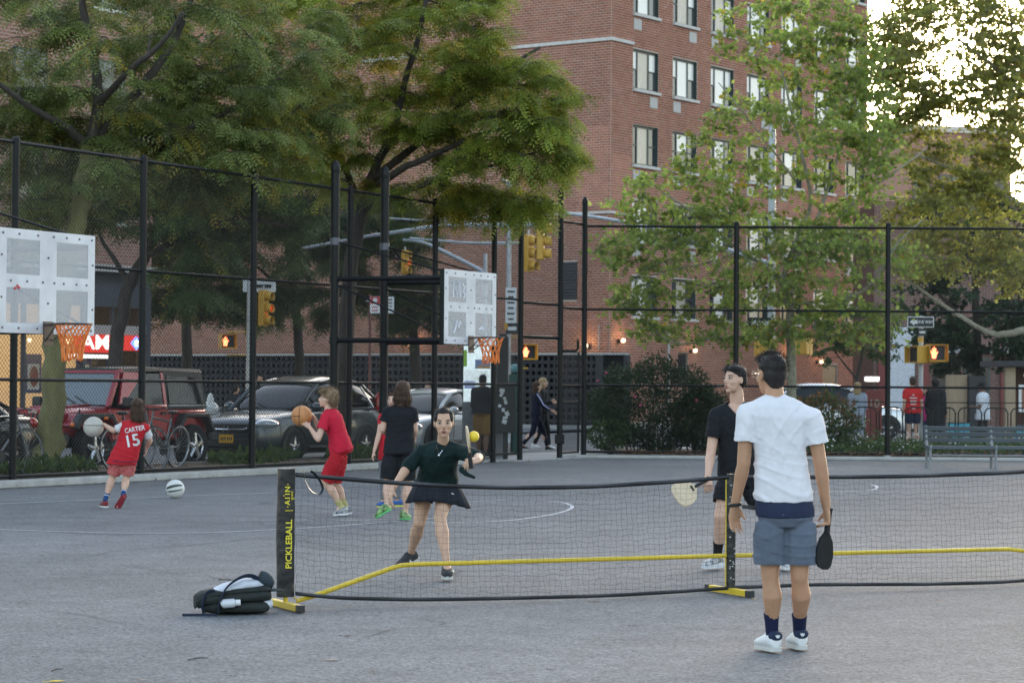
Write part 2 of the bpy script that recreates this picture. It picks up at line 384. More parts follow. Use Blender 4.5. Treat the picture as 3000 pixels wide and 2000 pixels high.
# windows of the street face: each a part with frame, panes and sill under it
wm = {}
def rect(b, a0, a1, z0, z1, n0, n1): b.box(((a0+a1)/2, (n0+n1)/2, (z0+z1)/2), (a1-a0, abs(n1-n0), z1-z0))
wb = MB(); w, h = 1.85, 1.55
for a0, a1, z0, z1 in ((0, .07, 0, h), (w-.07, w, 0, h), (.07, w-.07, 0, .07), (.07, w-.07, h-.09, h), (.42, .49, .07, h-.09), (1.25, 1.32, .07, h-.09), (.07, .42, .75, .80), (1.32, w-.07, .75, .80)):
    rect(wb, a0, a1, z0, z1, -.16, -.09)
rect(wb, .0, .012, 0, h, -.16, .0); rect(wb, w-.012, w, 0, h, -.16, .0)
def mesh_of(b, nm, m):
    me = bpy.data.meshes.new(nm); me.from_pydata([tuple(v) for v in b.v], [], b.f); me.materials.append(m); me.update(); return me
me_frame = mesh_of(wb, 'window', M_frame)
def pm(a0, a1, z0, z1, m, y=-.125): b = MB(); rect(b, a0, a1, z0, z1, y-.006, y); return mesh_of(b, 'pane', m)
panes = [(.07, .42, .07, .75), (.07, .42, .80, h-.09), (.49, 1.25, .07, h-.09), (1.32, w-.07, .07, .75), (1.32, w-.07, .80, h-.09)]
me_g = [pm(*p, M_glass) for p in panes]; me_s = [pm(*p, M_shade) for p in panes]
M_curtain = mat('beige_curtain', (.42, .37, .30), .5, spec=.6, coat=.5, var=.25, vscale=9, stretch=(6, 6, .4)); M_dim = mat('dim_room_glass', (.075, .08, .085), .06, spec=.7)
me_c = [pm(*p, M_curtain) for p in panes]; me_d = [pm(*p, M_dim) for p in panes]
blind = MB(); rect(blind, .49, 1.25, .8, h-.09, -.123, -.118); me_blind = mesh_of(blind, 'blind', M_shade)
sb = MB(); sb.box((w/2, .02, -.06), (w+.1, .22, .11)); me_sill = mesh_of(sb, 'sill', M_stone)
gb = MB(); gb.box((0, .01, 0), (.56, .04, .42)); me_gr = mesh_of(gb, 'air_grille', M_metal_lt)
gsl = MB()
gsl.box((0, .035, 0), (.46, .02, .045)); me_gs = mesh_of(gsl, 'slat', M_frame)
def putm(me, nm, parent, loc=(0, 0, 0)):
    o = bpy.data.objects.new(nm, me); COL.objects.link(o); o.parent = parent; o.location = loc; ORG[o.name] = ORG.get(parent.name); return o
rzR = math.atan2(DR.y, DR.x)
# window meshes use x along the wall and -y... y axis outward
for i, (a, b, z0, z1) in enumerate(wins):
    o = bpy.data.objects.new('window', me_frame); COL.objects.link(o); o.parent = apt; o.location = DR*a+Z*z0
    o.matrix_local = Matrix((( DR.x, NR.x, 0, DR.x*a), (DR.y, NR.y, 0, DR.y*a), (0, 0, 1, z0), (0, 0, 0, 1)))
    k = i//7; shade = [0, 1, 0, 0, 1] if k >= 3 else ([0, 0, 0, 0, 0] if k == 2 else [0, random.random() < .5, random.random() < .4, 0, 0])
    if k >= 3: shade = [0, 1, 1, 0, 1]
    rw_ = random.Random(i*13+5)
    for j in range(5):
        src_ = me_s if shade[j] else (me_g if rw_.random() < .6 else me_d)
        if j == 2 and rw_.random() < .3: src_ = me_c
        if j in (1, 4) and rw_.random() < .2: src_ = me_d
        putm(src_[j], 'pane', o)
    if not shade[2] and rw_.random() < .5: putm(me_blind, 'blind', o)
    putm(me_sill, 'sill', o)
    if k in (1, 2, 3, 4) and i % 7 != 5:
        g = putm(me_gr, 'air_grille', o, (.3 if (i*7+k) % 3 else w-.35, 0, -.42))
for i, (a, b, z0, z1) in enumerate(lows):
    f = MB(); f.box(C0+DR*((a+b)/2)+Z*((z0+z1)/2)-NR*.1, (b-a, .06, z1-z0), ax=(DR, NR, Z)); fo = f.build('window' if i < 2 else 'door', M_frame, apt)
    f = MB(); f.box(C0+DR*((a+b)/2)+Z*((z0+z1)/2)-NR*.06, (b-a-.16, .02, z1-z0-.16), ax=(DR, NR, Z)); f.build('pane', M_glass, fo)
    f = MB(); f.box(C0+DR*((a+b)/2)+Z*(z0-.05)+NR*.05, (b-a+.12, .2, .09), ax=(DR, NR, Z)); f.build('sill', M_stone, fo)
    if i == 0:
        for k in range(5): f = MB(); f.cyl(C0+DR*(a+.1+k*.14)+Z*z0+NR*.03, C0+DR*(a+.1+k*.14)+Z*z1+NR*.03, .012, n=5); f.build('bar', M_blackpaint, fo)
ro = MB(); ro.prism([C0+NL*.05+NR*.05+Z*BH, C0+DR*RLEN+NR*.05+Z*BH, C0+DR*RLEN+DL*LLEN+Z*BH, C0+DL*LLEN+NL*.05+Z*BH], (0, 0, .35)); ro.build('roof_parapet', M_stone, apt)
pp = MB(); pp.tube([C0+DL*.45+NL*.06+Z*2.95, C0+DL*.45+NL*.06+Z*3.9], .02, 6); pp.tube([C0+DR*4.2+NR*.06+Z*.2, C0+DR*4.2+NR*.06+Z*4], .05, 6); pp.build('drain_pipe', M_metal_lt, apt)
# wall lamps that are lit in the photo
M_lamp = mat('lit_lamp_glass', (.9, .85, .7), .4, emit=(1, .78, .45), estr=.5)
def wall_lamp(p, nn, label, e=9):
    t = thing('wall_lamp', label, 'lamp', p, 'lit lamps on the brick house')
    b = MB(); b.box(p+nn*.04, (.09, .08, .12), ax=(nn.cross(Z), nn, Z)); b.tube([p+nn*.06, p+nn*.2+Z*.05], .018, 6); b.build('bracket', M_blackpaint, t)
    b = MB(); b.ell(p+nn*.24+Z*.02, (.085, .085, .085)); b.build('globe', M_lamp, t, True)
    l = bpy.data.lights.new('wall_lamp_light', 'POINT'); l.energy = e*.4; l.color = (1, .62, .25); l.shadow_soft_size = .09
    lo = bpy.data.objects.new('wall_lamp_light', l); COL.objects.link(lo); lo.parent = t; lo.location = nn*.36+Z*.05
wall_lamp(C0+DL*9.4+Z*3.25+NL*.02, NL, 'lit wall lamp on bricks right of the pedestrian signal beside the grey car', 7)
wall_lamp(C0+DL*.9+Z*3.1+NL*.02, NL, 'lit wall lamp on the brick corner just above the black block wall', 7)
wall_lamp(C0+DR*.55+Z*3.3+NR*.02, NR, 'lit wall lamp just right of the brick house corner', 7)
wall_lamp(C0+DR*5.9+Z*3.0+NR*.02, NR, 'lit wall lamp beside the small barred ground floor window', 4)
wall_lamp(C0+DR*13.9+Z*2.9+NR*.02, NR, 'lit wall lamp right of the young plane tree trunk', 5)
wall_lamp(C0+DR*16.6+Z*2.7+NR*.02, NR, 'lit wall lamp above the entrance of the brick house', 3)
# ------------------------------------------------------------------ black pierced block wall
W0 = at(1838, 1040, 88); W0.z = 0
bw = thing('pierced_block_wall', 'long black painted wall of pierced concrete blocks along the side street', 'wall', W0)
M_blockw = mat('black_block', (.022, .024, .029), .6, var=.3, vscale=6)
M_darkin = mat('wall_backing', (.008, .008, .009), .9)
WL, WH, PITCHB = 27.0, 2.72, .272
b = MB(); b.box(W0+DL*(WL/2)+Z*(WH/2)-NL*.11, (WL, .04, WH), ax=(DL, NL, Z)); b.build('backing', M_darkin, bw)
b = MB(); b.box(W0+DL*(WL/2)+Z*(WH+.035), (WL, .24, .07), ax=(DL, NL, Z)); b.build('coping', M_metal_lt, bw)
for tt in (0, 1.15): b = MB(); b.box(W0+DL*(tt+.0)+Z*(WH/2)+NL*.02, (.34 if tt else .16, .2, WH), ax=(DL, NL, Z)); b.build('pier', M_blockw, bw)
blk = MB(); q = PITCHB/2-.004
def bar(b, x0, z0, x1, z1, wd, d=.1):
    a = Vector((x0, 0, z0)); c = Vector((x1, 0, z1)); t = (c-a).normalized(); s = Vector((-t.z, 0, t.x))
    b.box((a+c)/2, ((c-a).length, d, wd), ax=(t, Vector((0, 1, 0)), s))
for s_ in ((-q, -q+.018, q, -q+.018), (-q, q-.018, q, q-.018), (-q+.018, -q+.036, -q+.018, q-.036), (q-.018, -q+.036, q-.018, q-.036)): bar(blk, *s_, .036)
for s_ in ((-q+.04, -.03, -.03, -q+.04), (q-.04, -.03, .03, -q+.04), (-q+.04, .03, -.03, q-.04), (q-.04, .03, .03, q-.04)): bar(blk, *s_, .03, .07)
me_blk = mesh_of(blk, 'pierced_block', M_blockw)
mbv = np.array([tuple(v) for v in blk.v]); mbf = np.array(blk.f)
allv = []; allf = []; cnt = 0; nb = 0
rotb = np.array([[DL.x, NL.x, 0], [DL.y, NL.y, 0], [0, 0, 1]])
for i in range(int(WL/PITCHB)-1):
    for k in range(10):
        x = 1.4+i*PITCHB
        if x > WL-.2: continue
        loc = DL*x+Z*(.0+PITCHB*(k+.5))
        if nb < 300 and 4.4 <= k or (nb < 300 and i < 20):
            o = bpy.data.objects.new('pierced_block', me_blk); COL.objects.link(o); o.parent = bw
            o.matrix_local = Matrix(((DL.x, NL.x, 0, loc.x), (DL.y, NL.y, 0, loc.y), (0, 0, 1, loc.z), (0, 0, 0, 1))); nb += 1
        else:
            allv.append(mbv@rotb.T+np.array(loc)+np.array(W0)); allf.append(mbf+cnt); cnt += len(mbv)
o = npmesh('pierced_blockwork', np.concatenate(allv), np.concatenate(allf), M_blockw, bw); o['kind'] = 'stuff'
# ------------------------------------------------------------------ corner store (left)
SC = Vector((-10.7, 71.6, 0)); SN = NR
M_bricksh = bpy.data.materials.new('far_brickwork'); M_bricksh.use_nodes = True
def brick_shader(m, c1, c2, mo, sc=1.0):
    t = m.node_tree; n = t.nodes; b = n['Principled BSDF']; br = n.new('ShaderNodeTexBrick')
    tc = n.new('ShaderNodeTexCoord'); mp = n.new('ShaderNodeMapping'); mp.inputs['Rotation'].default_value = (math.pi/2, 0, 0)
    sx = n.new('ShaderNodeSeparateXYZ'); cx = n.new('ShaderNodeCombineXYZ'); t.links.new(tc.outputs['Object'], sx.inputs[0])
    ad = n.new('ShaderNodeMath'); ad.operation = 'ADD'; t.links.new(sx.outputs[0], ad.inputs[0]); t.links.new(sx.outputs[1], ad.inputs[1])
    t.links.new(ad.outputs[0], cx.inputs[0]); t.links.new(sx.outputs[2], cx.inputs[1]); t.links.new(cx.outputs[0], br.inputs['Vector'])
    br.inputs['Color1'].default_value = (*c1, 1); br.inputs['Color2'].default_value = (*c2, 1); br.inputs['Mortar'].default_value = (*mo, 1)
    br.inputs['Scale'].default_value = sc; br.inputs['Brick Width'].default_value = .25; br.inputs['Row Height'].default_value = .1; br.inputs['Mortar Size'].default_value = .012
    t.links.new(br.outputs[0], b.inputs['Base Color']); b.inputs['Roughness'].default_value = .9
brick_shader(M_bricksh, (.24, .10, .07), (.30, .14, .10), (.33, .28, .24))
M_brickdk = bpy.data.materials.new('dark_far_brickwork'); M_brickdk.use_nodes = True; brick_shader(M_brickdk, (.14, .065, .05), (.18, .085, .065), (.2, .17, .15))
st = thing('corner_store', 'corner store with a warmly lit front and red sign behind the red off-road car', 'building', SC)
SLn = 15.0; sd_ = -DR
def sbox(name, a0, a1, z0, z1, n0, n1, m, par=None, bev=0):
    b = MB(); b.box(SC+sd_*((a0+a1)/2)+Z*((z0+z1)/2)+SN*((n0+n1)/2), (a1-a0, n1-n0, z1-z0), ax=(sd_, SN, Z)); return b.build(name, m, par or st, bevel=bev)
M_warm = mat('glowing_store_interior', (.75, .52, .28), .8, var=.2, vscale=1.5, emit=(1, .62, .26), estr=.085)  # glow put on the back wall itself, in place of lighting inside the store
M_cream = mat('store_poster_paper', (.8, .78, .74), .7)
M_navy = mat('poster_navy', (.05, .05, .16), .6)
M_sign_red = mat('sign_red', (.6, .03, .02), .4, emit=(1, .05, .03), estr=.10)
M_sign_wh = mat('sign_white', (.9, .88, .84), .4, emit=(1, .95, .85), estr=.28)
M_slate = mat('slate_panel', (.055, .06, .075), .6, var=.2)
sbox('upper_wall', 0, SLn, 4.75, 16, -9, 0, M_bricksh); sbox('back_wall', 0, SLn, 0, 4.75, -9, -2.5, M_warm)
sbox('ceiling_slab', 0, SLn, 4.4, 4.75, -2.5, 0, M_slate); sbox('bulkhead', 0, SLn, .0, .85, -.3, -.02, M_brickdk)
sbox('corner_pier', 0, .35, 0, 4.4, -2.5, 0, M_slate)
sbox('cornice', -.1, SLn, 4.76, 4.95, 0.003, .35, M_stone); sbox('awning_band', .35, SLn, 3.75, 4.4, -.05, .12, M_slate); sbox('fascia', .35, SLn, 2.95, 3.22, -.05, .14, M_metal_lt)
for k in range(9):
    a = .4+k*1.15; f = sbox('mullion', a, a+.09, .85, 3.75, -.12, .02, M_slate)
    g = sbox('shop_window', a+.1, a+1.14, .86, 2.94, -.09, -.08, None)
M_clear = mat('clear_glass', (1, 1, 1), .02, trans=1.0)
for o in list(st.children):
    if o.name.startswith('shop_window'): o.data.materials.clear(); o.data.materials.append(M_clear)
for a, w_, z0, z1 in ((4.25, .62, 1.25, 2.35), (2.3, .6, 1.3, 2.35), (1.2, .5, 1.45, 2.3), (6.3, .6, 1.3, 2.3)):
    p = sbox('poster', a, a+w_, z0, z1, -.16, -.14, M_navy); sbox('poster_sheet', a+.1, a+w_-.08, z0+.1, z1-.28, -.138, -.13, M_cream, p)
M_face = mat('poster_print', (.35, .09, .07), .7)
b = MB(); b.ell(SC+sd_*4.55+Z*1.72+SN*-.125, (.05, .17, .3), rot=Matrix((SN, sd_, Z)).transposed().to_3x3()); b.build('poster_print', M_face, st)
sg = sbox('sign', .45, 1.35, 2.5, 2.94, .16, .22, M_sign_red); b = MB()
b.prism([SC+sd_*.62+Z*2.72+SN*.225, SC+sd_*.85+Z*2.52+SN*.225, SC+sd_*1.08+Z*2.72+SN*.225, SC+sd_*.85+Z*2.92+SN*.225], SN*.02); b.build('sign_diamond', mat('sign_blue', (.06, .09, .35), .4, emit=(.1, .2, .8), estr=.6), sg)
b = MB(); b.ell(SC+sd_*.85+Z*2.72+SN*.25, (.03, .09, .1), rot=Matrix((SN, sd_, Z)).transposed().to_3x3()); b.build('sign_dot', M_sign_wh, sg)
sg = sbox('sign', 1.75, 3.3, 2.42, 2.94, .16, .22, M_sign_red)
text('sign_letters', 'AM', .58, SC+sd_*2.5+Z*2.70+SN*.23, -sd_, Z, M_sign_wh, sg, wscale=1.35)
sbox('light_strip', 1.75, 3.5, 2.26, 2.36, .16, .2, M_sign_wh)
for k in range(6):
    b = MB(); b.ell(SC+sd_*(1.1+k*1.5)+Z*2.75-SN*.8, (.06, .06, .06), 8, 5); b.build('pendant_bulb', M_lamp, st)
for i in range(4):
    for k in range(3):
        a = 1.2+i*3.1; z0 = 6.2+k*3.1; f = sbox('window', a, a+1.3, z0, z0+1.6, -.02, .03, M_frame); sbox('pane', a+.08, a+1.22, z0+.08, z0+1.52, .031, .036, M_glass, f); sbox('sill', a-.06, a+1.36, z0-.1, z0, .003, .1, M_stone, f)
# ------------------------------------------------------------------ far buildings (right)
def far_block(name, label, p0, p1, depth, h, m, nw, nf, z0=4.):
    d = (p1-p0); Ln = d.length; d = d.normalized(); nn = Vector((d.y, -d.x, 0))
    t = thing(name, label, 'building', p0)
    b = MB(); b.prism([p0, p1, p1-nn*depth, p0-nn*depth], (0, 0, h)); b.build('wall', m, t)
    b = MB(); b.prism([p0+nn*.2+Z*h, p1+nn*.2+Z*h, p1-nn*depth+Z*h, p0-nn*depth+Z*h], (0, 0, .4)); b.build('cornice', M_stone, t)
    for k in range(nf):
        for i in range(nw):
            a = Ln*(i+.5)/nw; z = z0+k*3.1
            b = MB(); b.box(p0+d*a+Z*(z+.8)+nn*.02, (1.25, .06, 1.7), ax=(d, nn, Z)); w_ = b.build('window', M_frame, t)
            b = MB(); b.box(p0+d*a+Z*(z+.8)+nn*.055, (1.1, .01, 1.55), ax=(d, nn, Z)); b.build('pane', M_glass, w_)
    return t
far_block('row_house', 'far brick house with a flat roof beyond the gap of bright sky', at(2660, 1100, 150).xy.to_3d(), at(2960, 1100, 152).xy.to_3d(), 12, 17.6, M_bricksh, 4, 4)
far_block('row_house', 'low brown far house at the foot of the bright sky gap', at(2500, 1100, 172).xy.to_3d(), at(2655, 1100, 172).xy.to_3d(), 12, 17.6, M_brickdk, 3, 4)
rs = thing('brown_storefront', 'dark brown brick shop row with red columns behind the one-way sign', 'building', at(2560, 1100, 96).xy.to_3d())
P0 = ORG[rs.name]
def rbox(name, a0, a1, z0, z1, n0, n1, m, par=None):
    b = MB(); b.box(P0+Vector(((a0+a1)/2, -(n0+n1)/2, (z0+z1)/2)), (a1-a0, abs(n1-n0), z1-z0)); return b.build(name, m, par or rs)
rbox('wall', 0, 16, 0, 9, -6, 0, M_brickdk)
M_redcol = mat('dark_red_paint', (.16, .03, .025), .6)
for a in (.15, 1.9, 5.0, 8.2): rbox('column', a, a+.28, 0, 4.2, .003, .2, M_redcol)
rbox('grey_panel', .6, 1.6, .3, 4.0, .003, .12, mat('pale_grey_panel', (.5, .52, .56), .6, var=.15)); rbox('grey_fascia', 2.3, 6, 3.0, 3.25, .003, .3, M_metal_lt)
for a in (2.4, 3.6, 5.6, 6.9): f = rbox('window', a, a+1, .8, 2.8, .003, .08, M_frame); rbox('pane', a+.08, a+.92, .88, 2.72, .081, .09, M_glass, f)
# ================================================================== trees
def bez(a, b, c, n): return [a*(1-t)**2+b*(2*t*(1-t))+c*t*t for t in [i/n for i in range(n+1)]]
def unit(v): return v/np.maximum(np.linalg.norm(v, axis=-1, keepdims=True), 1e-9)
def leaf_cloud(name, P, X, Nn, scl, tmpl, faces, cols, m, parent):
    """P positions, X axis along leaf, Nn approximate normal; tmpl (k,3) verts in leaf frame"""
    X = unit(X); Y = unit(np.cross(Nn, X)); Zz = np.cross(X, Y); k = len(tmpl)
    v = P[:, None]+scl[:, None, None]*(tmpl[None, :, 0:1]*X[:, None]+tmpl[None, :, 1:2]*Y[:, None]+tmpl[None, :, 2:3]*Zz[:, None])
    f = (faces[None]+(np.arange(len(P))*k)[:, None, None]).reshape(-1, faces.shape[1])
    c = np.repeat(np.concatenate([cols, np.ones((len(cols), 1))], 1), k, axis=0)
    o = npmesh(name, v.reshape(-1, 3), f, m, parent, colors=c); o['kind'] = 'stuff'; return o
def pinnate(pairs=4, L=1.0, wl=.28, ww=.14):
    v = []; f = []
    for i in range(pairs):
        x = L*(.18+.8*i/(pairs-1)); droop = -.12*(x/L)**2; t = 1-.35*abs(i/(pairs-1)-.4)
        for s in (-1, 1):
            b = len(v); l = wl*t; w = ww*t
            v += [(x, 0, droop), (x+.35*l-w*.5, s*l*.5, droop-.015), (x+.55*l, s*l, droop-.05), (x+.35*l+w*.5, s*l*.5, droop-.015)]
            f.append((b, b+1, b+2, b+3) if s < 0 else (b+3, b+2, b+1, b))
    return np.array(v), np.array(f)
def palmate():
    a = [(0, 0), (.12, .44), (.36, .22), (.70, .46), (1.0, 0), (.70, -.46), (.36, -.22), (.12, -.44)]
    v = [(x, y, -.10*(x*x+2*y*y)) for x, y in a]
    f = [(0, 2, 1), (0, 6, 2), (0, 7, 6), (2, 4, 3), (2, 6, 4), (6, 5, 4)]
    return np.array(v), np.array(f)
def simple_leaf():
    v = np.array([(0, 0, 0), (.5, .26, -.03), (1, 0, -.12), (.5, -.26, -.03)]); return v, np.array([(0, 3, 2, 1)])
def leafmat(name, transl=.35):
    m = mat(name, (.1, .15, .04), .55, attr='tint', transl=transl, spec=.35); return m
M_leaf = leafmat('leaf', .45); M_leaf_back = leafmat('thin_leaf', .6)
M_bark = mat('dark_bark', (.028, .023, .019), .95, col2=(.06, .05, .04), vscale=9, bump=1, bscale=22, stretch=(1, 1, .3))
M_bark_moss = mat('mossy_bark', (.115, .105, .042), .95, col2=(.19, .175, .07), vscale=7, bump=1, bscale=22, stretch=(1, 1, .3))
M_bark_plane = mat('mottled_plane_bark', (.17, .15, .10), .85, col2=(.33, .31, .24), vscale=9, bump=.5, bscale=16)
def tree(name, label, limbs, blobs, kind, barkm, leafm, nleaf, lsize, cols, seed, twigr=.006, droop=.35, boughs_r=.035, flat=.55, group=None, thin=0, cname='crown', mids=0.0):
    """limbs: list of (points, r0, r1); blobs: (centre, (rx,ry,rz), number of bough tips)"""
    rng = np.random.default_rng(seed); base = limbs[0][0][0].copy()
    t = thing(name, label, 'tree', base, group)
    tb = MB(); lm = MB(); nodes = []; br = MB(); bm2 = M_bark if barkm is M_bark_moss else barkm
    for pts, r0, r1 in limbs:
        sp = spline(pts, 5); k = len(sp)
        rr = [r0+(r1-r0)*(i/(k-1))**.8 for i in range(k)]
        rr = [r*(1+.35*math.exp(-i/1.2)) if pts is limbs[0][0] else r for i, r in enumerate(rr)]
        sp = [p+Vector(rng.normal(0, r*.12, 3)) for p, r in zip(sp, rr)]
        (tb if pts is limbs[0][0] else lm).tube(sp, rr, 9)
        for p, r in zip(sp, rr):
            if p.z > 2.2: nodes.append((p, r))
    NP = np.array([n[0][:] for n in nodes]); NRr = np.array([n[1] for n in nodes])
    tips = []
    for c, r, n in blobs:
        d = unit(rng.normal(size=(n, 3))); rad = rng.uniform(.25, 1, n)**.5
        tips.append(np.array(c)+d*rad[:, None]*np.array(r))
    tips = np.concatenate(tips); cen = NP.mean(0); order = np.argsort(np.linalg.norm(tips-cen, axis=1))
    LP, LX, LN, LS, LC = [], [], [], [], []
    pernum = max(1, nleaf//len(tips))
    for ti in order:
        tip = tips[ti]; d = np.linalg.norm(NP-tip, axis=1)+np.maximum(0, NP[:, 2]-tip[2])*.6
        j = int(np.argmin(d)); a = Vector(NP[j]); c = Vector(tip); L = (c-a).length
        if L < .25: c = a+(c-a)*(.3/max(L, .01)); L = .3
        mid = (a+c)/2+Vector((0, 0, L*(.12+droop*.35)))+Vector(rng.normal(0, .09*L, 3))
        pts = bez(a, mid, c, 7); r0 = min(NRr[j]*.7, boughs_r*(.4+L*.35)); rr = [r0*(1-i/7)+twigr*(i/7) for i in range(8)]
        br.tube(pts[0:1]+pts[1::2], rr[0:1]+rr[1::2], 4, caps=False)
        NP = np.concatenate([NP, np.array([p[:] for p in pts[2:7:2]])]); NRr = np.concatenate([NRr, np.array(rr[2:7:2])])
        # twigs and leaves on the outer part of the bough
        P7 = np.array([p[:] for p in pts]); hue = rng.uniform(); bv_ = rng.uniform(.55, 1.35)
        nt_ = max(2, pernum//(7 if kind == 'pin' else 5))
        for q in range(nt_):
            u = rng.uniform(.3, 1.0)*7; i0 = min(int(u), 6); p0 = P7[i0]+(P7[i0+1]-P7[i0])*(u-i0)
            tg = unit(P7[i0+1]-P7[i0]); side = unit(np.cross(tg, [0, 0, 1])+1e-6)*(1 if q % 2 else -1)
            dr = unit(tg*rng.uniform(.3, 1)+side*rng.uniform(.3, 1.1)+np.array([0, 0, rng.uniform(-.25, .35)*(1-flat)])); tl = rng.uniform(.25, .75)*min(1.2, .5+L*.35)*(1.45 if kind == 'pin' else (1.5 if kind == 'palm' else 1))
            ns = 4; s = np.linspace(0, 1, ns+1)[:, None]
            tp = p0+dr*tl*s+np.array([0, 0, -1])*(droop*tl*s**2)
            br.tube([Vector(x) for x in tp[::2]], [twigr*.8, twigr*.6, twigr*.3], 3, caps=False)
            nl = pernum/nt_; nl = int(nl)+(rng.uniform() < nl % 1)
            us = rng.uniform(.12, 1, nl); pp = p0+dr*tl*us[:, None]+np.array([0, 0, -1])*(droop*tl*us[:, None]**2)
            tw = unit(np.cross(dr, [0, 0, 1])+1e-6); sg = np.where(np.arange(nl) % 2, 1, -1)[:, None]
            if kind == 'pin':
                X = unit(dr*rng.uniform(.3, .9, (nl, 1))+tw*sg*rng.uniform(.3, 1, (nl, 1))+np.array([0, 0, -1])*rng.uniform(.1, .9, (nl, 1)))
                Nn = unit(rng.normal(0, .35, (nl, 3))+np.array([0, 0, 1]))
            else:
                X = unit(rng.normal(0, .8, (nl, 3))+dr*.5+np.array([0, 0, -.35])); Nn = unit(rng.normal(0, .6, (nl, 3))+np.array([0, -.25, .75]))
            LP.append(pp+rng.normal(0, .02, (nl, 3))); LX.append(X); LN.append(Nn); LS.append(lsize*rng.uniform(.65, 1.15, nl))
            g = cols[0]; k = rng.uniform(size=(nl, 1)); c_ = np.array(g[0])*(1-k)+np.array(g[1])*k
            if len(cols) > 1:
                ye = (rng.uniform(size=(nl, 1)) < (cols[1][2]*(3.2 if hue < .16 else .25)))
                kk = rng.uniform(size=(nl, 1)); c_ = np.where(ye, np.array(cols[1][0])*(1-kk)+np.array(cols[1][1])*kk, c_)
            LC.append(c_*bv_)
    tb.build('trunk', barkm, t, True, sharp=0); lm.build('limbs', bm2, t, True, sharp=0); br.build('branches', bm2, t, True, sharp=0)
    tm, fc = pinnate() if kind == 'pin' else (palmate() if kind == 'palm' else simple_leaf())
    leaf_cloud(cname, np.concatenate(LP), np.concatenate(LX), np.concatenate(LN), np.concatenate(LS), tm, fc, np.concatenate(LC), leafm, t)
    return t
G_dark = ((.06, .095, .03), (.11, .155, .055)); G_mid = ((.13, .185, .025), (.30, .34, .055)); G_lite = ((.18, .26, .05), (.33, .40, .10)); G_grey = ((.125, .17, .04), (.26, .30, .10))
YEL = lambda p: ((.28, .24, .03), (.42, .30, .04), p)
# pixel helper in the 2352-wide view used for measuring
def d2(x, y, Y): return at(x*1.27551, y*1.27551, Y)
# street tree beside the red off-road car: mossy leaning trunk
b0 = d2(108, 1085, 38.9); b0.z = .1
tree('locust_tree', 'honey locust with a mossy leaning trunk in front of the red off-road car', [
    ([b0, d2(118, 960, 38.9), d2(126, 850, 39), d2(140, 700, 39.2), d2(165, 560, 39.5), d2(190, 440, 39.8), d2(208, 335, 40)], .215, .15),
    ([d2(208, 335, 40), d2(225, 240, 40), d2(215, 130, 40.2), d2(190, 20, 40.5), d2(180, -120, 40.5)], .12, .05),
    ([d2(205, 345, 40), d2(300, 330, 40.6), d2(380, 318, 41.2), d2(470, 280, 42), d2(590, 225, 43)], .11, .04),
    ([d2(210, 330, 40), d2(300, 230, 40.3), d2(390, 110, 40.6), d2(430, 20, 41), d2(480, -90, 41)], .10, .035),
    ([d2(205, 335, 40), d2(140, 285, 39.5), d2(60, 240, 39), d2(-40, 160, 38.5)], .09, .035),
    ([d2(220, 250, 40), d2(290, 170, 39.4), d2(370, 100, 39), d2(420, 30, 38.8)], .07, .03)],
    [(d2(20, 110, 40), (1.8, 1.5, 1.6), 26), (d2(250, 110, 41.5), (4.0, 2.4, 1.7), 84), (d2(560, 160, 43.3), (2.1, 1.4, 1.7), 40), (d2(520, 290, 42.8), (1.9, 1.2, 1.1), 36), (d2(60, 300, 39.5), (1.9, 1.2, 1.3), 30), (d2(300, 330, 40.8), (2.7, 1.1, .65), 34), (d2(110, 450, 40.5), (1.5, 1.0, .9), 14), (d2(420, 420, 42), (1.7, 1.0, .45), 14)],
    'pin', M_bark_moss, M_leaf, 22500, .285, [G_grey, YEL(.10)], 3, group='street trees along the avenue')
b0 = d2(772, 1052, 46.6); b0.z = .1
tree('locust_tree', 'honey locust with a dark upright trunk behind the far basketball hoop poles', [
    ([b0, d2(785, 900, 46.6), d2(800, 700, 46.7), d2(815, 560, 46.8), d2(845, 450, 46.8)], .17, .13),
    ([d2(840, 470, 46.8), d2(860, 390, 46.8), d2(905, 300, 46.6), d2(925, 200, 46.6), d2(960, 90, 46.4), d2(985, -40, 46.4)], .11, .04),
    ([d2(850, 440, 46.8), d2(920, 390, 46), d2(1010, 350, 45.5), d2(1100, 310, 45), d2(1180, 290, 44.7)], .09, .03),
    ([d2(855, 410, 46.8), d2(960, 330, 46.6), d2(1060, 240, 46.6), d2(1160, 160, 46.8), d2(1240, 110, 47)], .09, .03),
    ([d2(830, 480, 46.8), d2(790, 380, 47.2), d2(740, 270, 47.6), d2(700, 150, 48)], .09, .03),
    ([d2(845, 460, 46.8), d2(930, 440, 46.2), d2(1040, 400, 45.6), d2(1130, 380, 45.2), d2(1230, 350, 45)], .07, .02)],
    [(d2(940, 130, 46.6), (2.6, 2.2, 1.45), 49), (d2(1080, 240, 45.8), (1.8, 1.6, 1.2), 37), (d2(1170, 330, 45.2), (1.25, 1.1, .75), 22), (d2(1225, 215, 46), (.75, .8, .7), 11), (d2(760, 300, 47.4), (1.6, 1.3, 1.4), 27), (d2(960, 450, 46.4), (1.3, 1, .45), 13), (d2(1130, 450, 46), (1.0, .8, .3), 8), (d2(1225, 470, 46), (.35, .5, .35), 4), (d2(830, 20, 47), (3.0, 1.6, .8), 28)],
    'pin', M_bark, M_leaf, 24500, .285, [G_mid, YEL(.2)], 5, group='street trees along the avenue')
b0 = d2(258, 940, 64); b0.z = .13
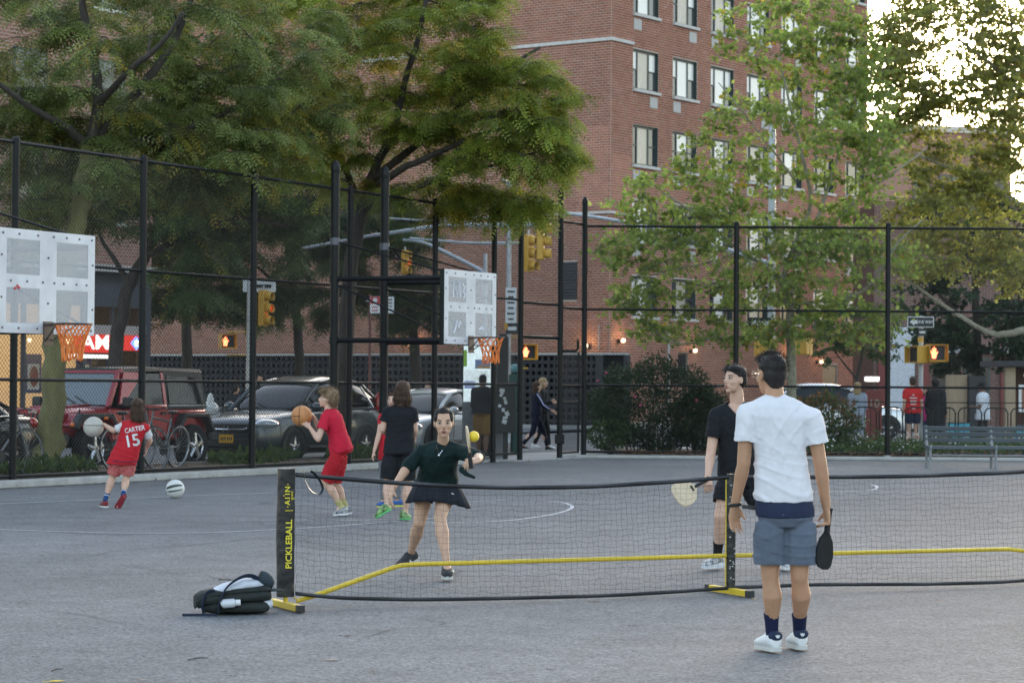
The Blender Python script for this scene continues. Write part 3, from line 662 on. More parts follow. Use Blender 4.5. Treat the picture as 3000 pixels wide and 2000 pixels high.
tree('locust_tree', 'dark locust with a bending trunk in front of the lit corner store', [
    ([b0, d2(262, 880, 64), d2(272, 760, 64), d2(300, 650, 64), d2(335, 580, 63.8), d2(380, 500, 63.5)], .24, .13),
    ([d2(330, 590, 63.8), d2(430, 540, 63), d2(540, 500, 62.5), d2(660, 520, 62)], .1, .04),
    ([d2(360, 530, 63.6), d2(420, 420, 63.4), d2(500, 330, 63)], .1, .04), ([d2(300, 650, 64), d2(240, 560, 64), d2(200, 460, 64.4)], .09, .03)],
    [(d2(540, 480, 62.5), (2.5, 2, 1.6), 37), (d2(380, 400, 63), (3.4, 2, 2.0), 43), (d2(560, 250, 63), (3.2, 2, 1.8), 31), (d2(420, 650, 62), (.8, 1.2, .6), 7), (d2(180, 440, 64), (2, 1.6, 1.2), 11), (d2(640, 420, 62), (1.6, 1.4, 1.1), 14)],
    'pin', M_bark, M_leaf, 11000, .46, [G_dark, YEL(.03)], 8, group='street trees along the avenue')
b0 = d2(955, 968, 73); b0.z = .13
tree('locust_tree', 'dark far locust seen between the basketball poles and the mast arms', [
    ([b0, d2(955, 850, 73), d2(945, 720, 73), d2(940, 600, 73), d2(930, 480, 73)], .2, .1), ([d2(942, 620, 73), d2(880, 540, 72.5), d2(820, 480, 72)], .08, .03), ([d2(942, 600, 73), d2(985, 540, 72.6), d2(1010, 490, 72.5)], .06, .02)],
    [(d2(900, 590, 72.5), (1.55, 1.5, 2.0), 31), (d2(960, 700, 72.5), (.9, 1, 1.2), 12), (d2(860, 500, 72.5), (1.7, 1.4, .9), 14), (d2(760, 620, 73), (1.3, 1.2, 1.5), 16)],
    'pin', M_bark, M_leaf, 7500, .46, [G_dark, YEL(.02)], 9, group='street trees along the avenue')
b0 = d2(690, 965, 78); b0.z = .13
tree('locust_tree', 'dark locust across the side street behind the left traffic signal', [
    ([b0, d2(690, 850, 78), d2(680, 720, 78), d2(665, 600, 78), d2(650, 480, 78)], .2, .1), ([d2(680, 700, 78), d2(600, 620, 77.5), d2(500, 560, 77)], .09, .03), ([d2(670, 640, 78), d2(730, 560, 77.6), d2(770, 500, 77.5)], .07, .02)],
    [(d2(620, 590, 77.5), (2.4, 1.8, 1.9), 60), (d2(470, 590, 77), (1.9, 1.5, 1.7), 40), (d2(700, 470, 77.5), (2.0, 1.5, 1.2), 36), (d2(560, 690, 77), (1.6, 1.2, .5), 18), (d2(400, 690, 77), (.9, 1.2, .6), 10)],
    'pin', M_bark, M_leaf, 9000, .48, [G_dark, YEL(.03)], 10, group='street trees along the avenue')
# young plane tree behind the right fence
b0 = d2(1818, 1062, 54.4); b0.z = .05
tree('plane_tree', 'young plane tree with mottled trunk behind the two men', [
    ([b0, d2(1818, 960, 54.4), d2(1817, 850, 54.4), d2(1815, 740, 54.4), d2(1810, 690, 54.4), d2(1795, 640, 54.4)], .125, .085),
    ([d2(1800, 655, 54.4), d2(1770, 622, 54.2), d2(1686, 563, 53.9), d2(1592, 488, 53.6), d2(1520, 440, 53.5)], .065, .02),
    ([d2(1797, 645, 54.4), d2(1815, 585, 54.4), d2(1862, 470, 54.4), d2(1838, 340, 54.2), d2(1812, 230, 54), d2(1790, 130, 54)], .07, .02),
    ([d2(1806, 600, 54.4), d2(1870, 520, 54.6), d2(1935, 330, 54.8), d2(1985, 220, 55), d2(2010, 130, 55)], .055, .018),
    ([d2(1815, 605, 54.4), d2(1880, 545, 54.2), d2(1985, 445, 54), d2(2070, 385, 53.8), d2(2130, 340, 53.8)], .05, .015),
    ([d2(1812, 700, 54.4), d2(1890, 690, 54.2), d2(1985, 665, 54), d2(2065, 555, 53.8), d2(2120, 505, 53.8)], .05, .015),
    ([d2(1812, 752, 54.4), d2(1760, 768, 54), d2(1650, 775, 53.6), d2(1560, 790, 53.4), d2(1490, 750, 53.3)], .04, .012),
    ([d2(1700, 575, 54), d2(1640, 600, 53.6), d2(1540, 620, 53.4), d2(1440, 650, 53.2)], .03, .01),
    ([d2(1830, 420, 54.3), d2(1770, 340, 54), d2(1700, 250, 53.8), d2(1650, 190, 53.8)], .03, .01)],
    [(d2(1700, 590, 53.8), (3.0, 1.6, 1.35), 133), (d2(1560, 470, 53.6), (1.5, 1.0, .9), 49), (d2(1480, 580, 53.4), (.9, .8, .5), 22), (d2(1470, 690, 53.4), (.9, .8, .45), 22), (d2(1900, 620, 54.2), (2.0, 1.6, 1.2), 83), (d2(1940, 740, 54), (1.3, 1.0, .45), 34), (d2(1830, 300, 54.2), (1.9, 1.5, 1.8), 76), (d2(1720, 330, 54), (1.5, 1.2, 1.2), 38), (d2(1920, 130, 54.8), (1.1, 1.2, 1.5), 53), (d2(1740, 100, 54), (.9, .9, .9), 26), (d2(1860, 60, 54.5), (1.2, 1.2, 1.0), 40), (d2(1980, 280, 54.6), (.8, 1, 1.2), 36), (d2(1960, 400, 54.4), (1.2, 1.2, 1.2), 38), (d2(1660, 760, 53.8), (2.0, 1.0, .35), 41)],
    'palm', M_bark_plane, M_leaf_back, 21500, .112, [G_lite, YEL(.06)], 21, droop=.12, flat=.2, boughs_r=.02, twigr=.005, group='plane trees behind the garden')
b0 = Vector((15.6, 60.0, .02))
tree('plane_tree', 'large plane tree whose pale limbs reach in from the right edge', [
    ([b0, b0+Vector((.0, 0, 2)), b0+Vector((-.1, .1, 4.2)), b0+Vector((-.2, 0, 6.2)), b0+Vector((-.4, .1, 9))], .36, .2),
    ([d2(2520, 760, 60), d2(2420, 740, 60), d2(2352, 757, 60), d2(2290, 768, 60), d2(2240, 748, 60), d2(2150, 690, 60), d2(2080, 640, 60)], .14, .03),
    ([d2(2560, 560, 60), d2(2420, 510, 60), d2(2352, 478, 60), d2(2285, 432, 60), d2(2240, 398, 60), d2(2180, 385, 60), d2(2105, 355, 59.8)], .15, .03),
    ([d2(2250, 405, 60), d2(2235, 365, 60), d2(2210, 340, 60)], .06, .03),
    ([d2(2560, 330, 60.5), d2(2440, 290, 60.5), d2(2352, 215, 60.5), d2(2290, 160, 60.5), d2(2200, 90, 60.5)], .12, .03),
    ([d2(2352, 330, 60.4), d2(2320, 260, 60.3), d2(2330, 150, 60.3), d2(2320, 20, 60.3)], .08, .03)],
    [(d2(2180, 110, 60.5), (2.1, 1.8, 1.9), 180), (d2(2300, 40, 61), (1.4, 1.8, 1.6), 120), (d2(2290, 240, 60), (.9, 1.4, .9), 62), (d2(2090, 60, 61), (1.0, 1.3, 1.2), 72), (d2(2100, 230, 60.3), (.9, 1.2, .7), 43), (d2(2200, 500, 60), (1.9, 1.4, .9), 115), (d2(2320, 600, 60), (.9, 1.2, .8), 62), (d2(2120, 600, 60), (1.2, 1.2, .7), 57), (d2(2040, 300, 60.5), (.5, .8, .5), 21), (d2(2200, 380, 60), (1.6, 1.2, .7), 70), (d2(2320, 330, 60), (.9, 1.2, .9), 50), (d2(2050, 160, 61), (.7, 1, .9), 60), (d2(2100, 280, 60.5), (.9, 1, .5), 45), (d2(2290, 400, 60), (1.0, 1.2, .7), 45), (d2(2340, 200, 60.5), (.6, 1.2, 1.2), 50)],
    'palm', M_bark_plane, M_leaf_back, 40000, .096, [((.22, .24, .05), (.38, .38, .10)), YEL(.07)], 23, droop=.1, flat=.2, boughs_r=.025, twigr=.006, group='plane trees behind the garden')
b0 = d2(2250, 990, 76); b0.z = .02
tree('street_tree', 'dense dark green tree behind the walk signal at the right', [
    ([b0, d2(2250, 900, 76), d2(2245, 780, 76), d2(2240, 650, 76), d2(2240, 500, 76)], .2, .08), ([d2(2245, 760, 76), d2(2160, 680, 75.5), d2(2100, 600, 75)], .08, .02), ([d2(2245, 740, 76), d2(2320, 660, 75.5), d2(2380, 600, 75)], .08, .02)],
    [(d2(2240, 700, 75), (2.6, 2, 2.0), 90), (d2(2190, 790, 75), (1.3, 1.3, .9), 30), (d2(2330, 780, 75), (1.3, 1.2, 1.1), 30), (d2(2230, 520, 75.5), (2.2, 1.8, 1.4), 50)],
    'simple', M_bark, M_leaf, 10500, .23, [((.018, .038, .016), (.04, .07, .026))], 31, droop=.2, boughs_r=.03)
b0 = d2(1965, 975, 66); b0.z = .02
tree('street_tree', 'small dark forked tree in front of the brick house entrance', [
    ([b0, d2(1965, 900, 66), d2(1972, 850, 66), d2(1985, 790, 66), d2(1995, 730, 66)], .07, .03), ([d2(1968, 870, 66), d2(1935, 830, 66), d2(1905, 790, 66)], .035, .012), ([d2(1980, 800, 66), d2(1950, 760, 66), d2(1930, 720, 66)], .03, .01)],
    [(d2(1960, 740, 66), (1.25, 1, .75), 30), (d2(1900, 800, 66), (.6, .6, .35), 9), (d2(2020, 800, 66), (.5, .6, .35), 8)],
    'simple', M_bark, M_leaf, 2600, .14, [G_dark], 33, droop=.2, boughs_r=.015)
# far backdrop trees closing the avenue on the left and the right
b0 = d2(-40, 960, 80); b0.z = .13
tree('street_tree', 'dim green tree at the far left edge behind the fence', [
    ([b0, d2(-40, 700, 80), d2(-30, 400, 80)], .2, .08), ([d2(-35, 600, 80), d2(60, 480, 79), d2(130, 400, 79)], .08, .02)],
    [(d2(60, 380, 79), (3.4, 2, 3.0), 120), (d2(120, 120, 80), (4.5, 2, 2.5), 130), (d2(220, 540, 80), (1.5, 1.5, 1.3), 25)],
    'simple', M_bark, M_leaf, 22000, .24, [G_dark, YEL(.04)], 37, droop=.2, boughs_r=.03)
b0 = d2(430, 955, 84); b0.z = .13
tree('street_tree', 'tall dim tree behind the gap between the two honey locusts', [
    ([b0, d2(430, 700, 84), d2(435, 450, 84), d2(440, 200, 84)], .22, .08), ([d2(435, 420, 84), d2(520, 280, 83), d2(580, 180, 83)], .08, .02), ([d2(433, 480, 84), d2(350, 380, 83), d2(300, 250, 83)], .08, .02)],
    [(d2(440, 220, 83), (3.6, 2, 3.2), 150), (d2(620, 300, 83), (2.2, 1.8, 2.2), 60), (d2(400, 470, 83), (2.6, 1.8, 1.2), 50)],
    'simple', M_bark, M_leaf, 17000, .25, [G_dark, YEL(.05)], 39, droop=.2, boughs_r=.03)
# ------------------------------------------------------------------ shrubs, ground cover, fallen leaves
def shrub(name, label, c, r, n, size, cols, m, seed, flower=None, stems=14):
    rng = np.random.default_rng(seed); c = Vector(c); t = thing(name, label, 'shrub', (c.x, c.y, .08))
    b = MB(); P = []
    for i in range(stems):
        a = rng.uniform(0, 2*math.pi); k = rng.uniform(.3, .95); tip = Vector((c.x+r[0]*k*math.cos(a), c.y+r[1]*k*math.sin(a), .1+r[2]*2*rng.uniform(.5, 1.0)*(1-.35*k*k)))
        s = Vector((c.x+(tip.x-c.x)*.5+rng.normal(0, .08), c.y+(tip.y-c.y)*.5, .09)); b.tube(bez(s, (s+tip)/2+Vector((0, 0, .2)), tip, 5), [.012, .011, .009, .008, .006, .004], 4)
    b.build('stems', M_bark, t)
    u = unit(rng.normal(size=(n, 3))); rad = rng.uniform(.35, 1.0, n)**.4
    lump = 1+.16*np.sin(u[:, 0]*7+1)*np.cos(u[:, 2]*6)+.1*np.sin(u[:, 1]*11+u[:, 0]*9)
    P = np.array([c.x, c.y, .1+r[2]])+u*(rad*lump)[:, None]*np.array(r); P[:, 2] = np.maximum(P[:, 2], .1+rng.uniform(0, .1, n))
    k = rng.uniform(size=(n, 1)); C_ = np.array(cols[0])*(1-k)+np.array(cols[1])*k
    if len(cols) > 2: w = (rng.uniform(size=(n, 1)) < .5*np.clip((P[:, 2:3]-.6)/.6, 0, 1)); C_ = np.where(w, np.array(cols[2]), C_)
    tm, fc = simple_leaf()
    leaf_cloud('foliage', P, unit(rng.normal(size=(n, 3))+u*.7), unit(rng.normal(size=(n, 3))*.6+np.array([0, -.2, .8])), size*rng.uniform(.6, 1.2, n), tm, fc, C_, m, t)
    if flower:
        for i in range(flower[0]):
            uu = unit(rng.normal(size=3)); uu[1] = -abs(uu[1]); p = Vector((c.x, c.y, .1+r[2]))+Vector(uu*np.array(r)*1.0)
            f = MB(); f.ell(p, (.035, .035, .025), 6, 4); f.build('flower', flower[1], t)
    return t
M_pink = mat('pink_petal', (.5, .06, .16), .6)
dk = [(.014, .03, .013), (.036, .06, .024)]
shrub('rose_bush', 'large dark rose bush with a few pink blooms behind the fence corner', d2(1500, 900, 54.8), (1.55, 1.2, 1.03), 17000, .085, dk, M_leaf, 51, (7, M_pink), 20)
shrub('rose_bush', 'dark shrub filling the gap just left of the man in black', d2(1610, 900, 54.6), (.7, .9, .72), 6000, .08, dk, M_leaf, 52, None)
shrub('oakleaf_shrub', 'shrub with browning top leaves right of the man in white', d2(1890, 980, 54.6), (.85, .8, .66), 3800, .10, [(.03, .06, .02), (.07, .11, .03), (.17, .085, .035)], M_leaf, 53, None)
shrub('low_shrub', 'low light green bush at the foot of the gate fence corner', d2(1395, 1010, 54.0), (.5, .5, .36), 1500, .08, [(.03, .06, .02), (.08, .12, .035)], M_leaf, 54, None)
def scatter(name, label, cat, P, sizes, cols, up=.8, seed=1, m=None, kind='stuff', flatn=True):
    rng = np.random.default_rng(seed); n = len(P); tm, fc = simple_leaf()
    X = unit(rng.normal(size=(n, 3))*np.array([1, 1, .25 if flatn else 1])+np.array([0, 0, 0 if flatn else up])); Nn = unit(rng.normal(size=(n, 3))*.35+np.array([0, 0, 1])) if flatn else unit(rng.normal(size=(n, 3)))
    k = rng.uniform(size=(n, 1)); C_ = np.array(cols[0])*(1-k)+np.array(cols[1])*k
    o = leaf_cloud(name, P, X, Nn, sizes, tm, fc, C_, m or M_leaf, None); tag(o, label, cat); return o
r_ = np.random.default_rng(61)
n = 9000; gx = r_.uniform(4.5, 13.5, n); gy = r_.uniform(52.6, 56.9, n); gz = .1+r_.gamma(2, .07, n)*(.5+.5*np.sin(gx*2.1)**2)*(gx > 5.2)
scatter('ground_cover', 'green ground cover plants along the garden bed behind the right fence', 'plants', np.stack([gx, gy, gz], 1), r_.uniform(.06, .15, n), [(.035, .065, .022), (.10, .15, .05)], 1.0, 62, flatn=False)
n = 420; gx = np.concatenate([r_.uniform(5.5, 9.3, n//2), r_.uniform(9, 13, n//2)]); gy = r_.uniform(52.6, 56, n)
scatter('white_blossoms', 'small white blossoms scattered over the ground cover', 'flowers', np.stack([gx, gy, .18+r_.uniform(0, .34, n)], 1), r_.uniform(.04, .085, n), [(.6, .6, .6), (.75, .75, .78)], .5, 63, mat('white_petal', (.7, .7, .7), .6), flatn=False)
n = 2600; gx = r_.uniform(2.4, 14, n); gy = 52.05+np.abs(r_.normal(0, .28, n))
scatter('fallen_leaves', 'dry brown fallen leaves lying along the foot of the right fence', 'leaves', np.stack([gx, gy, .1+r_.uniform(0, .05, n)], 1), r_.uniform(.05, .11, n), [(.12, .06, .035), (.25, .15, .09)], .2, 64)
n = 1500; tt = r_.uniform(-30, 9, n); of = .22+np.abs(r_.normal(0, .09, n)); P = np.array([fpt(a, b, .012)[:] for a, b in zip(tt, of)])
scatter('fallen_leaves', 'small dry leaves and grit gathered along the left kerb', 'leaves', P, r_.uniform(.02, .05, n), [(.10, .075, .04), (.2, .15, .08)], .1, 65)
n = 5200; tt = r_.uniform(-14, 4, n); of = -r_.uniform(.2, 2.1, n); den = (np.sin(tt*1.3+of*2)+np.sin(tt*.6+1))/2; kp = den > .1; P = np.array([fpt(a, b, .13+abs(r_.normal(0, .07)))[:] for a, b in zip(tt[kp], of[kp])])
scatter('grass_tufts', 'weedy grass tufts in the planting strip behind the left fence', 'grass', P, r_.uniform(.08, .2, len(P)), [(.03, .055, .018), (.08, .12, .035)], 1.5, 66, flatn=False)
n = 1800; P = np.array([fpt(a, -b, .137)[:] for a, b in zip(r_.uniform(-14, 4, n), r_.uniform(.2, 2.1, n))])
scatter('fallen_leaves', 'brown leaf litter over the planting strip soil behind the left fence', 'leaves', P, r_.uniform(.03, .08, n), [(.10, .06, .035), (.2, .14, .08)], .1, 67)
# ================================================================== chain-link fences
M_post = mat('black_fence_paint', (.006, .0065, .0075), .5, var=.3, vscale=5, spec=.25)
M_wire = mat('dark_vinyl_wire', (.026, .028, .032), .5)
def mesh_wires(p0, p1, z0, z1, pitch=.075, r=.0019):
    d = (p1-p0); L = d.length; d = d.normalized(); nn = Vector((-d.y, d.x, 0)); H = z1-z0; b = MB(); k = 0
    for s in (1, -1):
        c = -H if s > 0 else 0.0
        while c < (L if s > 0 else L+H):
            # line x = c + s*(z-z0)
            if s > 0: za, zb = max(0, -c), min(H, L-c)
            else: za, zb = max(0, c-L), min(H, c)
            if zb-za > .02:
                a = p0+d*(c+s*za)+Z*(z0+za)+nn*.002*s; e = p0+d*(c+s*zb)+Z*(z0+zb)+nn*.002*s
                b.cyl(a, e, r, n=3, caps=False)
            c += pitch
    return b
lf = thing('chain_link_fence', 'tall black chain-link fence running back along the left side of the court', 'fence', fpt(-11.5))
FH = 5.05
tp = [-21.9, -18.78, -15.65, -12.52, -9.39, -6.26, -3.13, 0, 3.13, 5.55, 6.72]
def rails(root, p0, p1, hs, rad):
    for z, r in zip(hs, rad):
        b = MB(); b.cyl(p0+Z*z, p1+Z*z, r, n=8); b.build('rail', M_post, root, True)
for i, t in enumerate(tp):
    p = fpt(t); b = MB(); top = FH+.02 if i < 10 else 5.42; r = .057
    b.cyl(p, p+Z*top, r, n=12)
    if i >= 10: b.ell(p+Z*top, (r*1.12, r*1.12, .13), 10, 6)
    else: b.ell(p+Z*top, (r*1.1, r*1.1, .05), 10, 5)
    po = b.build('post', M_post, lf, True)
    for zz in (.35, 1.55, 2.6, 3.3, 4.2): c = MB(); c.cyl(p+Z*(zz-.012), p+Z*(zz+.012), r+.004, n=12); c.build('band', M_post, po, True)
    if i < len(tp)-1:
        q = fpt(tp[i+1])
        rails(lf, p, q, (FH-.02, 3.3, 1.565, .16), (.026, .024, .024, .024))
        w = mesh_wires(p-N*.03, q-N*.03, .1, FH+.03, r=.0032).build('chain_link_mesh', M_wire, lf); w['kind'] = 'stuff'
# gate bay between the last post and the corner
gate_r = fpt(8.55); cor = fpt(9.72)
gt = thing('fence_gate', 'open gate frame with dome capped black posts at the fence corner', 'gate', gate_r)
for p, top in ((gate_r, 5.62), (cor, 5.5)):
    b = MB(); b.cyl(p, p+Z*top, .06, n=12); b.ell(p+Z*top, (.068, .068, .14), 10, 6); b.build('post', M_post, gt, True)
a = fpt(6.72)
for z in (FH-.02, 3.25, 2.55): b = MB(); b.cyl(a+Z*z, gate_r+Z*z, .03 if z > 3 else .036, n=8); b.build('rail', M_post, gt, True)
for z in (FH-.02, 3.2, 1.55): b = MB(); b.cyl(gate_r+Z*z, cor+Z*z, .026, n=8); b.build('rail', M_post, gt, True)
w = mesh_wires(a, gate_r, 2.6, FH).build('chain_link_mesh', M_wire, gt); w['kind'] = 'stuff'
w = mesh_wires(gate_r, cor, .1, FH).build('chain_link_mesh', M_wire, gt); w['kind'] = 'stuff'
# the gate leaf swung out beyond the fence, seen nearly edge on
g0 = gate_r+Vector((.04, .1, 0)); gd = (Vector((1.95, 54.0, 0))-g0); gd.z = 0; gd = gd.normalized(); lw = 1.25
b = MB(); b.cyl(g0+Z*.1, g0+Z*2.3, .024, n=8); b.cyl(g0+gd*lw+Z*.1, g0+gd*lw+Z*2.3, .024, n=8); leaf = b.build('gate_leaf', M_post, gt, True)
for z in (.12, 1.2, 2.28): c = MB(); c.cyl(g0+Z*z, g0+gd*lw+Z*z, .02, n=8); c.build('leaf_rail', M_post, leaf, True)
w = mesh_wires(g0, g0+gd*lw, .12, 2.28).build('leaf_mesh', M_wire, leaf); w['kind'] = 'stuff'
c = MB(); c.tube([gate_r+Z*2.28, gate_r+Vector((.33, .05, 2.28)), gate_r+Vector((.38, .05, 2.34)), gate_r+Vector((.38, .05, 2.52))], .03, 8); c.build('hinge_arm', M_post, gt, True)
c = MB(); c.box(gate_r+Vector((0, -.05, .42)), (.2, .12, .2)); c.build('latch_box', M_post, gt, bevel=.01)
rf = thing('chain_link_fence', 'black chain-link fence crossing behind the garden at the right', 'fence', cor)
RY = cor.y
rp = [cor.x+3.28*(k+1) for k in range(5)]
prev = cor
for k, x in enumerate(rp):
    p = Vector((x, RY, 0)); b = MB(); b.cyl(p, p+Z*(FH+.02), .057, n=12); b.ell(p+Z*(FH+.02), (.062, .062, .05)); b.build('post', M_post, rf, True)
    rails(rf, prev, p, (FH-.05, 3.2, 1.565, .13), (.026, .024, .024, .03))
    w = mesh_wires(prev+Vector((0, .03, 0)), p+Vector((0, .03, 0)), .1, FH).build('chain_link_mesh', M_wire, rf); w['kind'] = 'stuff'
    c = MB(); c.cyl(p, p+Z*.1, .14, .12, n=12); c.build('footing', M_conc, rf, True)
    prev = p
# ================================================================== basketball hoops
M_board = mat('weathered_white_steel', (.46, .48, .52), .55, metal=.2, col2=(.60, .62, .66), vscale=2.2, bump=.05)
M_rimr = mat('bare_rim_steel', (.10, .08, .07), .5, metal=.6)
M_netor = mat('orange_nylon_net', (.72, .19, .035), .6)
M_bolt = mat('dark_bolt', (.10, .10, .12), .5, metal=.5)
def perf_mat():
    m = bpy.data.materials.new('perforated_steel'); m.use_nodes = True; t = m.node_tree; n = t.nodes; L = t.links.new
    b = n['Principled BSDF']; b.inputs['Base Color'].default_value = (.46, .48, .52, 1); b.inputs['Roughness'].default_value = .55; b.inputs['Metallic'].default_value = .2
    tc = n.new('ShaderNodeTexCoord'); sx = n.new('ShaderNodeSeparateXYZ'); L(tc.outputs['UV'], sx.inputs[0])
    def m2(op, a, v):
        x = n.new('ShaderNodeMath'); x.operation = op
        if hasattr(a, 'links'): L(a, x.inputs[0])
        else: x.inputs[0].default_value = a
        if hasattr(v, 'links'): L(v, x.inputs[1])
        else: x.inputs[1].default_value = v
        return x.outputs[0]
    u = m2('MULTIPLY', sx.outputs[0], 46); v = m2('MULTIPLY', sx.outputs[1], 46)
    row = m2('FLOOR', v, 0); sh = m2('MULTIPLY', m2('MODULO', row, 2), .5); uu = m2('ADD', u, sh)
    fu = m2('SUBTRACT', m2('FRACT', uu, 0), .5); fv = m2('SUBTRACT', m2('FRACT', v, 0), .5)
    d = m2('ADD', m2('MULTIPLY', fu, fu), m2('MULTIPLY', fv, fv)); hole = m2('LESS_THAN', d, .10)
    tr = n.new('ShaderNodeBsdfTransparent'); ms = n.new('ShaderNodeMixShader'); L(hole, ms.inputs[0]); L(b.outputs[0], ms.inputs[1]); L(tr.outputs[0], ms.inputs[2])
    L(ms.outputs[0], n['Material Output'].inputs[0]); return m
M_perf = perf_mat()
def hoop(label, c, poles, graffiti):
    """c: centre of board front face at mid-height of board; board spans along U, faces N"""
    base = Vector((poles[0].x, poles[0].y, 0)); t = thing('basketball_hoop', label, 'basketball hoop', base, 'basketball hoops on the left fence side')
    BW, BHt = 1.83, 1.24; zc = c.z
    P = lambda a, z, n=0.: Vector((c.x, c.y, 0))+U*a+N*n+Z*z
    fr = MB()
    def slab(b, a0, a1, z0, z1, n0, n1): b.box(P((a0+a1)/2, (z0+z1)/2, (n0+n1)/2), (a1-a0, n1-n0, z1-z0), ax=(U, N, Z))
    xs = [-.915, -.78, -.16, .16, .78, .915]; zl = [zc-.62, zc-.50, zc-.08, zc+.08, zc+.50, zc+.62]
    for i in range(5):
        for j in range(5):
            if i in (1, 3) and j in (1, 3): continue
            slab(fr, xs[i], xs[i+1], zl[j], zl[j+1], -.006, 0)
    bo = fr.build('backboard', M_board, t)
    for i in (1, 3):
        for j in (1, 3):
            me = bpy.data.meshes.new('perforated_panel'); off = ORG[t.name]
            q = [P(xs[i], zl[j], -.003)-off, P(xs[i+1], zl[j], -.003)-off, P(xs[i+1], zl[j+1], -.003)-off, P(xs[i], zl[j+1], -.003)-off]
            me.from_pydata([tuple(v) for v in q], [], [(0, 1, 2, 3)]); uv = me.uv_layers.new()
            for k, w in enumerate(((0, 0), (1, 0), (1, .75), (0, .75))): uv.data[k].uv = w
            finish(me, 'perforated_panel', M_perf, bo)
    e = MB()
    for a in (-.9, .9): slab(e, a-.02, a+.02, zc-.62, zc+.62, -.09, -.007)
    for z in (zc-.6, zc+.6, zc): slab(e, -.88, .88, z-.02, z+.02, -.085, -.008)
    e.build('back_frame', M_post, t)
    for (a, z) in [(x, zc+s*.56) for x in (-.85, -.55, -.2, .1, .35, .6, .85) for s in (1, -1)]+[(x, zc+.0) for x in (-.7, -.4, -.1, .12, .3, .55, .75)]+[(0, zc+.3), (0, zc-.25), (-.87, zc+.3), (.87, zc+.25), (.87, zc-.3), (-.87, zc-.2)]:
        bb = MB(); bb.cyl(P(a, z, .0), P(a, z, .008), .014, n=8); bb.build('bolt', M_bolt, bo)
    rz = zc-.50; rc = P(0, rz, .38); R = .228
    ri = MB(); ri.tube([rc+U*(R*math.cos(k*math.pi/12))+N*(R*math.sin(k*math.pi/12)) for k in range(25)], .011, 6, caps=False); rim = ri.build('rim', M_rimr, t, True)
    pl = MB(); slab(pl, -.09, .09, rz-.26, rz+.03, .002, .02); pl.build('rim_plate', M_rimr, rim)
    for s in (-1, 1):
        bb = MB(); bb.tube([P(s*.07, rz-.01, .02), rc+U*s*.16-N*.16], .012, 5); bb.tube([P(s*.06, rz-.2, .02), rc+U*s*.19-N*.1-Z*.01], .01, 5); bb.build('brace', M_rimr, rim)
    nb = MB(); kk = 12; lv = [0, .09, .18, .27, .36, .45]; rad = [R, .19, .155, .135, .125, .13]; rg = random.Random(int(c.x*100))
    sway = Vector((rg.uniform(-.04, .04), 0, 0))
    def npnt(l, k): a = (k+(l % 2)*.5)*2*math.pi/kk; return rc+(U*math.cos(a)+N*math.sin(a))*rad[l]-Z*(lv[l]+.012*math.sin(k*2.3+l))+sway*(l/5)**2
    for k in range(kk):
        for s in (0, 1):
            pts = [npnt(0, k)]; kc = k
            for l in range(1, 4):
                if s: kc = kc if l % 2 else kc+1
                else: kc = kc-1 if l % 2 else kc
                pts.append(npnt(l, kc))
            nb.tube(pts, .009, 4, caps=False)
    no = nb.build('net', M_netor, rim, True)
    lp = MB()
    for k in range(kk):
        a0 = npnt(3, k); a1 = npnt(3, k+1); lowp = (a0+a1)/2-Z*(.16+.02*math.sin(k*3))+Vector((rg.uniform(-.03, .03), rg.uniform(-.03, .03), 0))
        lp.tube(spline([a0, a0*.35+lowp*.65+(a0-a1)*.1, lowp, a1*.35+lowp*.65+(a1-a0)*.1, a1], 3), .0105, 4, caps=False)
    lp.build('net_loops', M_netor, rim, True)
    for i, p in enumerate(poles):
        b = MB(); b.cyl(Vector((p.x, p.y, 0)), Vector((p.x, p.y, p.z)), .075, n=14); b.ell(Vector((p.x, p.y, p.z)), (.085, .085, .15), 12, 6); po = b.build('pole', M_post, t, True)
        for z in (zc-.56, zc+.48, zc+1.12): bb = MB(); bb.cyl(Vector((p.x, p.y, z-.06)), Vector((p.x, p.y, z+.06)), .088, n=12); bb.build('clamp', M_bolt if z > zc+1 else M_post, po, True)
        side = -.8 if i == 0 else .8
        for z in (zc-.56, zc+.48): bb = MB(); bb.cyl(Vector((p.x, p.y, z)), P(side, z, -.09), .044, n=10); bb.build('arm', M_post, t, True)
        for z0, z1 in ((zc+1.12, zc+.58), (zc+.40, zc-.48)): bb = MB(); bb.cyl(Vector((p.x, p.y, z0)), P(side*.96, z1, -.09), .016, n=6); bb.build('tie_rod', M_post, t, True)
    if graffiti:
        mg = mat('white_tag_paint', (.62, .65, .72), .7)
        for pts in ([(-.62, .16), (-.6, .42), (-.48, .2), (-.40, .42), (-.37, .18)], [(-.30, .40), (-.22, .33), (-.28, .27), (-.2, .22), (-.26, .16)], [(-.6, -.44), (-.52, -.33), (-.48, -.22), (-.42, -.34), (-.36, -.24)], [(.3, -.36), (.4, -.32), (.45, -.36)]):
            b = MB(); b.tube([P(a, zc+z, .002) for a, z in pts], (.004, .02) and [(.022, .004)]*len(pts), 6, up=N); b.build('paint_tag', mg, bo)
    else:
        mg = mat('red_splat', (.5, .05, .06), .7)
        for a, z in ((-.62, -.09), (-.58, -.06), (-.55, -.08)): b = MB(); b.cyl(P(a, zc+z, .0), P(a, zc+z, .006), .02, n=7); b.build('paint_spot', mg, bo)
cR = Vector((-.70, 40.85, 0)); zR = 1.5+(889-707)/5553*40.85; cR.z = zR
hoop('far perforated white backboard on black poles with chalky tags and orange net', cR, [Vector((-3.02, 41.05, 5.19)), Vector((-2.25, 42.45, 5.22))], True)
cL = Vector((-5.62, 29.25, 0)); cL.z = 1.5+(885-652)/5553*29.25
